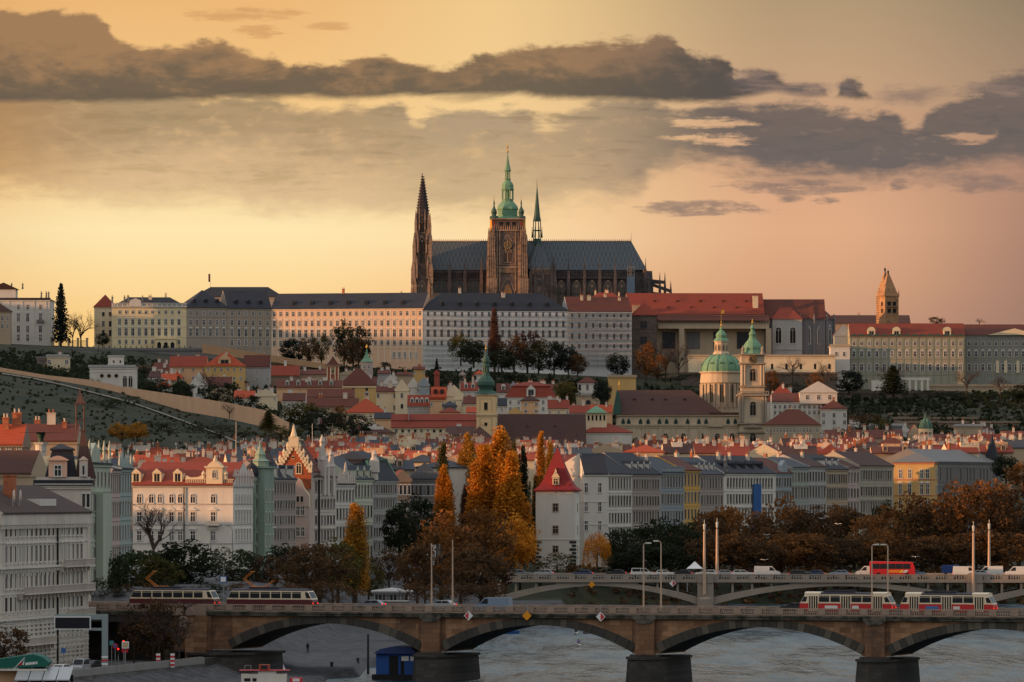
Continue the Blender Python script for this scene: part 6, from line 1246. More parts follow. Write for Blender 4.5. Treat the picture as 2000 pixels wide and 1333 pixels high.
house('red roof with skylights right of the orange brick gable', 592, 630, 1000, 926, 874, 1292, P_GREY, TILEB, 'x', 14, rot=20, dorm=2, dwall=SLATE, group=G_L, cat='town house', name='town_house')
o = grazing('grey town house with twin pinnacled gables and a pointed arch', 607, 1264, 656, 1284, 1096, 932, 910, P_ROSE, TILEK, 'x', d=13, nf=5, n=8)
W_, D_, H_, _ = root_info[o.name]
for x, h_ in ((-W_ * .02, 9.5), (W_ * .12, 5.5), (W_ * .34, 6.)):
    b = MB(); b.box(x - .8, x + .8, -.6, 1, H_ - 4, H_ + h_ * .4); b.lathe([(1.1, H_ + h_ * .4 + .01), (.8, H_ + h_ * .5), (.5, H_ + h_ * .8), (.7, H_ + h_ * .84), (.05, H_ + h_)], 6, x, .2); b.build('pinnacle', P_ROSE, o)
MB().tube((-W_ * .22, -.3, -2), (-W_ * .22, -.3, H_ - .6), .22).build('drainpipe', DARK, o)
o = grazing('white town house with a carved balustrade left of the pale green house', 656, 1285, 692, 1300, 1096, 946, 922, P_WHITE, TILEK, 'x', d=13, nf=4, n=6)
W_, D_, H_, _ = root_info[o.name]; b = MB()
for i in range(9): x = -W_ / 2 + (i + .5) * W_ / 9; b.box(x - .5, x + .5, -.3, .1, H_ + .12, H_ + 2.0 + (i % 2) * .7)
b.lathe([(.5, H_ + 2), (.4, H_ + 3.6), (.1, H_ + 5)], 6, 0, -.1); b.build('balustrade', P_ROSE, o)
o = grazing('pale green town house with a slate roof behind the orange poplar', 692, 1301, 728, 1316, 1100, 936, 892, plaster('pale_green', (190, 190, 166), .12), SLATEN, 'x', d=15, nf=4, n=6)
W_, D_, H_, _ = root_info[o.name]
for k_ in (-.35, .0, .36): obj('dormer', dormer_mesh(2.2, 1.9, 2.5, MATS['plaster_pale_green'], SLATEN), o, (k_ * W_, -.05, H_ + .15))
o = grazing('grey ribbed town house under a black mansard with pale green edges', 728, 1317, 776, 1338, 1110, 938, 884, P_GREY, SLATE, 'mans', d=13, nf=6, n=10, w=1.3, pil=10)
W_, D_, H_, rh_ = root_info[o.name]; b = MB(); i1 = min(W_, D_) * .16
for x in (-1, 1): b.tube((x * W_ / 2, 0, H_), (x * (W_ / 2 - i1), i1, H_ + rh_ * .7), .35, n=4)
b.tube((-W_ / 2 + i1, i1, H_ + rh_ * .7 + .1), (W_ / 2 - i1, i1, H_ + rh_ * .7 + .1), .3, n=4); b.build('mansard_edging', COPPER, o)
MB().lathe([(1., H_), (.9, H_ + 1.5), (1.3, H_ + 1.8), (1.2, H_ + 4.4), (.6, H_ + 5.4), (.7, H_ + 6), (.1, H_ + 6.8)], 8, -W_ / 2 + .6, -.2).build('corner_figure', P_ROSE, o)
house('brown stone house with a round gable beside the black mansard', 772, 802, 1090, 938, 918, 1390, P_BROWN, TILED, 'y', 14, rot=6, rows=[(957, 18, 5, 'f'), (990, 16, 5, 'f')], n=4, group=G_L, cat='town house', name='town_house')
o = house('grey blue columned house with a dark roof behind the dark tree', 800, 858, 1090, 936, 903, 1400, P_DGREY, SLATEN, 'hip', 16, rows=[(958, 20, 5, 'f'), (992, 16, 5, 'f')], n=7, group=G_L, cat='town house', name='town_house', pil=7)
W_, D_, H_, _ = root_info[o.name]; b = MB()
for i in range(22): x = -W_ / 2 + (i + .5) * W_ / 22; b.box(x - .09, x + .09, -.3, -.1, H_ + .14, H_ + 1.6)
b.box(-W_ / 2, W_ / 2, -.35, -.05, H_ + 1.605, H_ + 1.8); b.build('balustrade', P_DGREY, o)
house('low white pavilion house half hidden by russet trees', 814, 850, 1075, 1026, 1014, 1360, P_WHITE, P_GREY, 'hip', 9, rows=[(1036, 10, 3, 'd')], n=5, cat='house', name='house')
house('pale chimney like house end between the poplars', 885, 922, 1060, 1003, 983, 1480, P_GREY, SLATE, 'x', 10, chim=1, cmat=P_WHITE)
house('glass fronted kiosk with a flat roof beside the orange poplar', 729, 800, 1178, 1156, 1148, 1010, P_DGREY, P_GREY, 'hip', 8, rows=[(1166, 14, 6, 'f')], n=9, cat='kiosk', name='kiosk', sink=1)

# ================================================================ white water tower with the red bell roof
YWT = 1450; q = YWT / F
WT = thing('water_tower', 'white water tower with a flared red pyramid roof by the poplars', 'tower', (XP(1085, YWT), YWT, ZP(1118, YWT)), math.radians(-6.5))
h_ = 39 * q; zq = lambda p: ZP(p, YWT) - ZP(1118, YWT)
b = MB(); b.box(-h_, h_, 0, 2 * h_, -3, zq(958)); b.box(-h_ - .12, h_ + .12, -.12, 2 * h_ + .12, zq(1055), zq(1053), 0); b.build('wall', plaster('tower_white', (216, 208, 194), .1), WT)
b = MB()
for i in range(8):
    z = zq(1112 - i * 7.2); w_ = 1.5 if i % 2 else .9
    for sx_ in (-1, 1): b.box(sx_ * h_ - (w_ if sx_ > 0 else -.001) , sx_ * h_ + (w_ if sx_ < 0 else .13), -.13, .05, z, z + .62); b.box(h_ - .05, h_ + .13, .06, w_ + .06, z, z + .62)
b.build('quoins', IRON, WT)
for z, hh_ in ((998.5, 14), (1042, 14), (1079, 12)): window(WT, win_mesh(9.5 * q, hh_ * q, 'p', P_TAN, GLASS), 0, 0, zq(z)); window(WT, win_mesh(7 * q, hh_ * q, 'p', P_TAN, GLASS), h_, h_, zq(z), math.radians(90))
b = MB(); b.lathe([((h_ + .5) * 1.414, zq(960)), ((h_ + .55) * 1.414, zq(957.5)), (h_ * 1.22, zq(950)), (h_ * .95, zq(938)), (h_ * .62, zq(915)), (h_ * .32, zq(894)), (.12, zq(874))], 4, 0, h_, 0, math.pi / 4); rf = b.build('roof', mat('tower_tile', (142, 44, 42), .75, .1, .3, 'tile', rgb2=(120, 40, 40), p=1.6), WT)
dm = MB(); dm.box(-.85, .85, .5, 6, zq(947), zq(933)); dm.prism_y([(-1.1, zq(933) + .01), (1.1, zq(933) + .01), (.35, zq(924)), (0, zq(914)), (-.35, zq(924))], .2, 6.5, 1, 0); dm = dm.build('dormer', [P_CREAM, MATS['tower_tile']], rf); window(dm, win_mesh(1.1, 1.35, 'p', P_CREAM), 0, .5, zq(946))
MB().lathe([(.12, zq(875)), (.3, zq(873)), (.05, zq(868))], 6, 0, h_).build('finial', IRON, rf)

# ================================================================ riverside row on the right
G_R = 'riverside row of town houses behind the autumn trees'
RB = 1095
def lineY(px): return 1500 + (px - 1186) * (1725 - 1500) / (1745 - 1186)
def R(l, a, b_, eave, ridge, wall, roof, n, **k):
    k.setdefault('nf', 5); k.setdefault('w', 1.15); return grazing(l, a, lineY(a), b_, lineY(b_), RB - (a - 1186) * .05, eave, ridge, wall, roof, 'x', d=k.pop('d', 16), n=n, group=G_R, hfrac=.58, **k)
o = house('grey white corner house with a dark slate roof right of the water tower', 1141, 1187, 1100, 926, 886, 1496, P_WHITE, SLATE, 'x', 16, rot=8, rows=[(953, 18, 6, 'p'), (990, 18, 6, 'p'), (1027, 18, 6, 'p')], xs=[-2.6, 1.0], group=G_R, cat='town house', name='town_house', nl=2, courses=(10, 16))
R('grey white house flank with arched hoods over its top windows', 1187, 1234, 926, 886, P_WHITE, SLATE, 8)
R('mauve riverside house left of the blue one', 1234, 1290, 927, 884, P_MAUVE, SLATE, 10, dorm=4, dwall=P_WHITE)
o = R('blue riverside house with a pale roof balustrade', 1290, 1336, 923, 892, P_BLUE, SLATEN, 8, chim=3)
W_, D_, H_, _ = root_info[o.name]; b = MB(); b.box(-W_ / 2, W_ / 2, -.3, .1, H_ + 1.5, H_ + 1.7)
for i in range(16): x = -W_ / 2 + (i + .5) * W_ / 16; b.box(x - .35, x + .35, -.2, 0, H_ + .13, H_ + 1.49)
b.build('balustrade', P_BLUE, o)
R('yellow riverside house between the blue and mauve fronts', 1336, 1367, 919, 890, plaster('bright_yellow', (206, 160, 88), .1), TILED, 5)
R('mauve grey riverside house right of the yellow one', 1367, 1413, 927, 893, P_MAUVE, SLATEN, 8, dorm=4, dwall=P_WHITE, chim=3)
o = R('white riverside house with a rooftop statue and a blue banner', 1413, 1515, 925, 890, P_WHITE, SLATE, 16, dorm=5, dwall=SLATE, chim=3)
W_, D_, H_, _ = root_info[o.name]; obj('roof_statue', ST, o, (-W_ / 2 + .8, -.3, H_ + .4), 0, 1.5)
MB().box(W_ * .04, W_ * .19, -.5, -.3, H_ * .12, H_ - 3).build('banner', mat('banner_blue', (42, 86, 142), .8, .12), o)
o = R('blue grey riverside house with a small roof gable', 1515, 1546, 924, 894, P_BLUE, TILED, 6)
W_, D_, H_, _ = root_info[o.name]; MB().prism_y([(-2.6, H_), (2.6, H_), (2.2, H_ + 2.2), (0, H_ + 3.6), (-2.2, H_ + 2.2)], -.3, 1).build('gable', P_BLUE, o)
R('grey green riverside house with a pale metal roof', 1546, 1580, 913, 893, plaster('grey_green', (156, 158, 150), .1), SLATEN, 6, chim=2)
R('light grey riverside house with a dark red roof', 1580, 1613, 912, 888, P_GREY, TILEK, 6, chim=2)
R('tan riverside house with closely set windows', 1613, 1656, 917, 888, P_TAN, SLATE, 9, dorm=3, dwall=P_WHITE)
R('pink riverside house left of the long grey tan house', 1656, 1677, 914, 892, P_PINK, TILEK, 4)
R('long grey tan riverside house with a broad brown roof', 1677, 1745, 910, 882, plaster('grey_tan', (172, 160, 142), .1), TILEK, 13, chim=3)
o = house('yellow and red cornered house with a grey roof at the right end of the row', 1746, 1824, 1040, 903, 884, 1738, P_YEL, mat('zinc_roof', (116, 112, 108), .6, .2, .3, 'seam', rgb2=(88, 84, 82)), 'hip', 30, rot=-12, rows=[(926, 17, 6, 'p'), (956, 19, 6, 'h'), (986, 16, 6, 'p')], xs=[(p - 1785) * .156 / .97 for p in (1759, 1777, 1800, 1811)], nr=9, rrows=[(ZP(934, 1738) - ZP(1040, 1738), 1.2, 2.6, 'f'), (ZP(965, 1738) - ZP(1040, 1738), 1.2, 2.6, 'f')], group=G_R, cat='town house', name='town_house', trim=plaster('brick_trim', (190, 120, 92)), courses=[ZP(p, 1738) - ZP(1040, 1738) for p in (938, 969)])
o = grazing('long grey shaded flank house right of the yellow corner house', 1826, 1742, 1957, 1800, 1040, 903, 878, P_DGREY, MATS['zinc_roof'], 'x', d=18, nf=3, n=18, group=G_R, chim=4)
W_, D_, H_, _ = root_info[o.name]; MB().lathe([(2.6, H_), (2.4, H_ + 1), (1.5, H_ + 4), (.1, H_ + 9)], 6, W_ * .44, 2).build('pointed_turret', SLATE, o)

# ================================================================ trees
tr_ = random.Random(21)
BARK = mat('bark', (70, 58, 48), .95, .3, 2., 'plain')
L_OR = mat('leaf_orange', (146, 82, 24), .8, kind='leaf', rgb2=(226, 152, 48)); L_RU = mat('leaf_russet', (74, 54, 34), .8, kind='leaf', rgb2=(158, 102, 52))
L_BR = mat('leaf_brown', (56, 46, 35), .8, kind='leaf', rgb2=(112, 80, 50)); L_DK = mat('leaf_dark_green', (34, 42, 30), .8, kind='leaf', rgb2=(58, 62, 40))
L_OL = mat('leaf_olive', (54, 56, 32), .8, kind='leaf', rgb2=(104, 92, 44)); L_GR = mat('leaf_green', (40, 54, 34), .8, kind='leaf', rgb2=(74, 82, 48))
L_GO = mat('leaf_gold', (104, 84, 34), .8, kind='leaf', rgb2=(206, 140, 50)); TWIG = mat('twigs', (72, 58, 54), .95, .2, 1., 'plain'); L_RD = mat('leaf_red_brown', (66, 46, 40), .8, kind='leaf', rgb2=(106, 72, 58))
L_NE = mat('needles', (26, 36, 34), .8, kind='leaf', rgb2=(46, 54, 44)); HILLG = mat('leaf_scrub', (50, 56, 38), .9, kind='leaf', rgb2=(72, 72, 48))
def rvec(r):
    while True:
        v = Vector((r.uniform(-1, 1), r.uniform(-1, 1), r.uniform(-1, 1)))
        if .05 < v.length < 1: return v.normalized()
def leaf(b, p, s, r, up=0.):
    n = rvec(r); n = (n + Vector((0, -.25, .35))).normalized(); u = n.orthogonal().normalized(); a = r.uniform(0, 6.28); v = n.cross(u); u, v = u * math.cos(a) + v * math.sin(a), v * math.cos(a) - u * math.sin(a)
    k = r.uniform(.6, 1.25) * s; w_ = k * r.uniform(.45, .8); p = Vector(p)
    b.face([p - u * k * .5, p + v * w_ * .5, p + u * k * .5, p - v * w_ * .45])
def clump(b, c, rad, n, s, r, sq=1.):
    for _ in range(n): d = rvec(r); q_ = rad * r.uniform(.5, 1.05) ** .6; leaf(b, (c[0] + d.x * q_, c[1] + d.y * q_, c[2] + d.z * q_ * sq), s, r)
def limbs(b, r, h, z0, n, spread, r0):
    for i in range(n):
        a = i * 2.4 + r.uniform(-.4, .4); z = z0 + (h - z0) * .5 * r.random(); L_ = spread * r.uniform(.5, .95); up = r.uniform(.5, 1.3)
        m1 = (L_ * .5 * math.cos(a), L_ * .5 * math.sin(a), z + L_ * .5 * up); b.tube((0, 0, z), m1, r0 * .45, r0 * .3, 5)
        b.tube(m1, (L_ * math.cos(a + .2), L_ * math.sin(a + .2), z + L_ * up * 1.15), r0 * .3, r0 * .08, 5)
def make_tree(kind, seed):
    """unit trees: 10 m tall, returns (trunk mesh, crown mesh)"""
    r = random.Random(seed); t = MB(); c = MB()
    if kind == 'poplar':
        t.tube((0, 0, -.6), (0, 0, 8), .2, .04, 7); limbs(t, r, 8, 1.2, 8, .8, .16)
        for i in range(11):
            a = i * 2.4; d = (.0, .5, .95, 1.25)[i % 4] * r.uniform(.8, 1.1); top = 10 - d * r.uniform(.3, 4.2); bot = .9 + r.uniform(0, .9); n = int(26 * (top - bot) / 2)
            for j in range(n):
                f = j / n; z = bot + (top - bot) * f; w_ = (.55 * math.sin(math.pi * min(1, f * .78 + .2)) ** .5 + .06) * (1.15 - .35 * d)
                clump(c, (d * math.cos(a) * (1 - .25 * f) + r.uniform(-.08, .08), d * math.sin(a) * (1 - .25 * f) + r.uniform(-.08, .08), z), w_ * r.uniform(.45, 1.35), 13, .2, r, 1.5)
    elif kind == 'round':
        t.tube((0, 0, -.6), (0, 0, 4.5), .3, .18, 7); limbs(t, r, 7, 2, 9, 3.2, .3)
        for i in range(64):
            d = rvec(r); f = r.uniform(.35, 1) ** .5; p = (d.x * 3.9 * f, d.y * 3.9 * f, 5.1 + d.z * (4.1 if d.z > 0 else 4.0) * f); clump(c, p, r.uniform(.75, 1.5), 60, .5, r, .8)
    elif kind == 'loose':
        t.tube((0, 0, -.6), (0, 0, 5), .28, .15, 7); limbs(t, r, 8, 1.8, 12, 3.6, .28)
        for i in range(58):
            d = rvec(r); f = r.uniform(.3, 1) ** .5; p = (d.x * 4.0 * f, d.y * 4.0 * f, 5.0 + d.z * (4.6 if d.z > 0 else 4.0) * f); clump(c, p, r.uniform(.5, 1.4), 54, .46, r, .9)
    elif kind == 'willow':
        t.tube((0, 0, -.6), (0, 0, 5), .35, .2, 7); limbs(t, r, 7, 2.5, 8, 2.6, .3)
        for i in range(170):
            a = r.uniform(0, 6.28); d = 3.4 * r.random() ** .5; z1 = 9.6 - d * d * .24 - r.uniform(0, .8); z0 = max(.8, z1 - r.uniform(2.5, 7)); n = int((z1 - z0) * 5)
            for j in range(n): z = z0 + (z1 - z0) * j / n; k_ = 1 + .05 * (z1 - z); leaf(c, (d * k_ * math.cos(a) + r.uniform(-.15, .15), d * k_ * math.sin(a) + r.uniform(-.15, .15), z), .36, r)
    elif kind == 'conifer':
        t.tube((0, 0, -.6), (0, 0, 9.7), .2, .03, 6)
        for i in range(40):
            f = i / 40; z = .8 + 8.9 * f; w_ = 1.85 * (1 - f) ** .8 + .15
            for k_ in range(9):
                a = i * 1.1 + k_ * .698; L_ = w_ * r.uniform(.6, 1.1)
                for j in range(5): g_ = (j + .6) / 5; leaf(c, (L_ * g_ * math.cos(a), L_ * g_ * math.sin(a), z - L_ * g_ * .3 + r.uniform(-.1, .1)), .55 * (1.1 - .4 * f), r)
    elif kind == 'shrub':
        t.tube((0, 0, -.6), (0, 0, 4), .25, .1, 5); limbs(t, r, 5, .5, 7, 3, .2)
        for i in range(30):
            d = rvec(r); p = (d.x * 4.4, d.y * 3.4, 4.2 + d.z * 4.0 * r.uniform(.6, 1)); clump(c, p, r.uniform(.9, 1.7), 40, .55, r, .9)
    else:                                            # bare: branches and fine twigs
        def grow(p, d, L_, rad, lv):
            q_ = p + d * L_; (t if lv < 2 else c).tube(p, q_, rad, rad * .6, 5 if lv < 2 else 3)
            if lv >= 5: return
            for k_ in range(3 if lv < 4 else 2):
                nd = (d + rvec(r) * .75 + Vector((0, 0, .12))).normalized(); grow(p + d * L_ * r.uniform(.55, 1.), nd, L_ * r.uniform(.6, .82), rad * .55, lv + 1)
        grow(Vector((0, 0, -.6)), Vector((0, 0, 1)), 3.4, .24, 0)
        for k_ in range(4): a = k_ * 1.6; grow(Vector((0, 0, 2.2 + .4 * k_)), Vector((math.cos(a), math.sin(a), .9)).normalized(), 2.5, .15, 1)
    nm = {'bare': 'twigs'}.get(kind, 'crown')
    return t.mesh('trunk', [BARK], fix=False), c.mesh(nm, [TWIG if kind == 'bare' else L_OR], fix=False)
LIB = {}
def tree(kind, px, top, base, Y, wpx, m_, label, name='tree', var=0, group=None, cat='tree'):
    key = (kind, var)
    if key not in LIB: LIB[key] = make_tree(kind, 100 + var * 7 + len(kind))
    tm, cm = LIB[key]; q = Y / F; x = XP(px, Y); zb = ZP(base, Y); h = ZP(top, Y) - zb
    nat = {'poplar': 3.2, 'round': 8.8, 'loose': 9., 'willow': 7.6, 'conifer': 3.7, 'shrub': 9.5, 'bare': 7.6}[kind] * h / 10
    s_ = wpx * q / nat * {'poplar': 1.75 if m_ in (L_OR, L_GO) else 1.4, 'round': 1.25, 'loose': 1.25, 'shrub': 1.15}.get(kind, 1.)
    if kind == 'conifer': s_ *= 1.45
    root = thing(name, label, cat, (x, Y, zb), tr_.uniform(0, 6.28), group, None, (h / 10 * s_, h / 10 * s_, h / 10))
    obj('trunk', tm, root); c = obj('twigs' if kind == 'bare' else 'crown', cm, root)
    if kind != 'bare': c.material_slots[0].link = 'OBJECT'; c.material_slots[0].material = m_
    return root
G_P = 'tall poplars beside the white water tower'
for i, (px, top, base, Y, w_, mm, l) in enumerate([
    (866, 868, 1085, 1470, 40, L_OL, 'dark olive poplar behind the small golden poplar'), (868, 912, 1072, 1390, 34, L_OR, 'small golden poplar standing apart left of the tall poplars'),
    (914, 850, 1080, 1480, 42, L_GO, 'golden green poplar at the left of the tall clump'), (938, 872, 1085, 1462, 36, L_OR, 'thin orange poplar second from the left in the tall clump'),
    (974, 841, 1112, 1440, 72, L_OR, 'tallest bright orange poplar in the middle of the clump'), (948, 872, 1110, 1425, 56, L_OR, 'orange poplar just left of the tallest one'), (998, 885, 1112, 1422, 62, L_OR, 'broad orange poplar just right of the tallest one'),
    (1004, 866, 1100, 1470, 30, L_OL, 'narrow olive poplar peeking over the clump on its right'), (1022, 874, 1110, 1465, 30, L_DK, 'dark green poplar at the right end of the clump'), (1057, 846, 1100, 1500, 28, L_OR, 'slender golden poplar just left of the red tower roof'),
    (1074, 866, 1100, 1510, 24, L_GO, 'yellowish poplar half hidden by the red tower roof'), (1046, 930, 1105, 1500, 26, L_DK, 'dark green poplar between clump and water tower'), (693, 986, 1172, 1120, 52, L_GO, 'lone orange poplar in front of the pale green house'), (908, 950, 1095, 1440, 26, L_RD, 'thin reddish poplar before the pale house end')]):
    tree('poplar', px, top, base, Y, w_, mm, l, 'poplar_tree', i % 3, G_P)
G_B = 'bank trees between the two bridges'
for i, (kind, px, top, base, Y, w_, mm, l) in enumerate([
    ('loose', 946, 985, 1130, 1330, 120, L_RU, 'broad russet tree at the foot of the tall poplars'), ('round', 1000, 1000, 1125, 1350, 80, L_OR, 'orange bushy tree low in front of the tall poplars'),
    ('loose', 862, 998, 1182, 1150, 130, L_RU, 'big russet tree behind the two tall lamp posts'), ('round', 940, 1060, 1180, 1120, 110, L_BR, 'dark brown tree by the left end of the far bridge'), ('loose', 900, 1050, 1175, 1180, 90, L_RU, 'russet tree between the lamp posts and the far bridge'),
    ('round', 815, 1060, 1178, 1140, 70, L_BR, 'brown tree left of the lamp posts over the kiosk'), ('loose', 625, 1056, 1172, 1080, 120, L_BR, 'wide brown tree left of the lone orange poplar'), ('round', 660, 1048, 1172, 1100, 90, L_OL, 'olive gold tree leaning against the lone orange poplar'),
    ('loose', 590, 1062, 1172, 1060, 90, L_BR, 'brown tree behind the front tram'), ('round', 555, 1058, 1150, 1130, 70, L_DK, 'dark green tree below the green turreted house'), ('round', 812, 962, 1090, 1300, 80, L_DK, 'dark green tree covering the brown stone house'), ('round', 780, 985, 1090, 1310, 60, L_DK, 'dark green tree below the black mansard house'),
    ('willow', 1166, 1032, 1116, 1430, 58, L_OR, 'orange weeping willow right of the water tower'), ('willow', 1196, 1050, 1116, 1440, 40, L_OL, 'olive weeping willow behind the orange one'), ('shrub', 1088, 1074, 1116, 1425, 80, L_OL, 'olive bush at the foot of the water tower'), ('round', 1030, 1030, 1112, 1470, 50, L_RU, 'russet tree left of the water tower foot'),
    ('round', 205, 1076, 1172, 960, 76, L_DK, 'dark green tree beside the rose grey house'), ('round', 270, 1072, 1168, 985, 110, L_GR, 'rounded green tree behind the rear tram'), ('round', 352, 1050, 1165, 1010, 120, L_DK, 'tallest dark green tree in front of the white corner house'), ('loose', 455, 1066, 1160, 1040, 110, L_GR, 'green tree behind the raised tram pantograph'), ('round', 310, 1085, 1168, 965, 80, L_OL, 'olive green tree between the two rounded dark trees'), ('loose', 515, 1080, 1165, 1040, 70, L_BR, 'thin brown tree behind the rear end of the front tram'),
    ('loose', 720, 1090, 1172, 1150, 60, L_OL, 'small olive tree right of the lone orange poplar'), ('loose', 760, 1070, 1150, 1220, 70, L_BR, 'brown tree above the glass fronted kiosk')]):
    tree(kind, px, top, base, Y, w_, mm, l, 'willow_tree' if kind == 'willow' else 'bush' if kind == 'shrub' else 'tree', i % 3 if kind in ('round', 'loose') else 0, G_B, 'bush' if kind == 'shrub' else 'tree')
tree('bare', 300, 948, 1110, 1130, 105, None, 'bare branching tree in front of the white corner house', 'bare_tree', 0, 'leafless trees')
tree('bare', 690 - 330, 1160, 1200, 850, 90, None, 'leafless shrub on the wall below the rear tram', 'bare_tree', 1, 'leafless trees')
G_A = 'autumn trees along the far bank on the right'
SPOT = [(1215, 1030, 1440, 66, L_DK, 'dark green tree left of the white shaded house wall'), (1250, 1020, 1465, 70, L_DK, 'dark green tree before the mauve riverside house'), (1290, 1010, 1480, 76, L_DK, 'dark green tree before the blue riverside house'), (1330, 1012, 1450, 70, L_DK, 'dark tree behind the left pale mast of the far bridge'), (1365, 1000, 1470, 80, L_BR, 'brown tree between the two pale masts of the far bridge'),
        (1405, 985, 1490, 84, L_RU, 'russet tree right of the two pale masts'), (1450, 988, 1480, 80, L_RU, 'russet tree under the white riverside house'), (1495, 1000, 1460, 80, L_BR, 'brown tree under the blue banner'), (1530, 968, 1520, 84, L_RU, 'tall russet tree right of the blue banner'), (1575, 985, 1490, 80, L_BR, 'brown tree before the grey green house'),
        (1622, 982, 1520, 80, L_RU, 'russet tree before the tan riverside house'), (1668, 988, 1495, 80, L_BR, 'brown tree before the pink riverside house'), (1705, 1000, 1470, 70, L_RU, 'russet tree behind the red coach'), (1735, 975, 1540, 60, L_DK, 'dark tree left of the yellow corner house'), (1780, 962, 1530, 90, L_RU, 'russet tree covering the foot of the yellow corner house'),
        (1830, 960, 1510, 90, L_BR, 'brown tree below the grey flank house'), (1885, 934, 1500, 96, L_RU, 'high russet tree left of the pale masts at the right edge'), (1935, 932, 1515, 96, L_RU, 'high russet tree behind the pale masts at the right edge'), (1990, 930, 1500, 100, L_BR, 'high brown tree cut by the right edge'),
        (1385, 1040, 1425, 70, L_BR, 'low brown tree over the parked cars by the masts'), (1430, 1040, 1420, 76, L_RU, 'low russet tree above the white estate car'), (1475, 1045, 1418, 76, L_BR, 'low brown tree above the white delivery van'), (1525, 1035, 1425, 80, L_RU, 'low russet tree right above the white delivery van'), (1585, 1040, 1420, 84, L_RU, 'low russet tree above the dark hatchbacks'),
        (1640, 1045, 1418, 80, L_BR, 'low brown tree left above the red coach'), (1690, 1040, 1425, 80, L_BR, 'low brown tree directly above the red coach'), (1745, 1040, 1420, 84, L_RU, 'low russet tree right above the red coach'), (1800, 1045, 1418, 80, L_BR, 'low brown tree above the pale blue car'), (1850, 1040, 1425, 84, L_RU, 'low russet tree above the blue box truck'), (1905, 1030, 1420, 90, L_BR, 'low brown tree between the right pale masts'),
        (1960, 1035, 1418, 90, L_RU, 'low russet tree right of the right pale masts'), (1310, 1060, 1422, 70, L_DK, 'low dark tree above the white market tent'), (1255, 1060, 1420, 70, L_DK, 'low dark tree behind the first pair of white vans'), (1220, 1078, 1422, 50, L_DK, 'low dark bush behind the left cars on the far bridge')]
for i, (px, top, Y, w_, mm, l) in enumerate(SPOT): tree(('loose', 'round')[i % 2], px, top, 1122 if Y < 1440 else 1116, Y, w_ * 1.25, mm, l, 'tree', i % 3, G_A)
G_H = 'trees and bushes on the castle hillside'
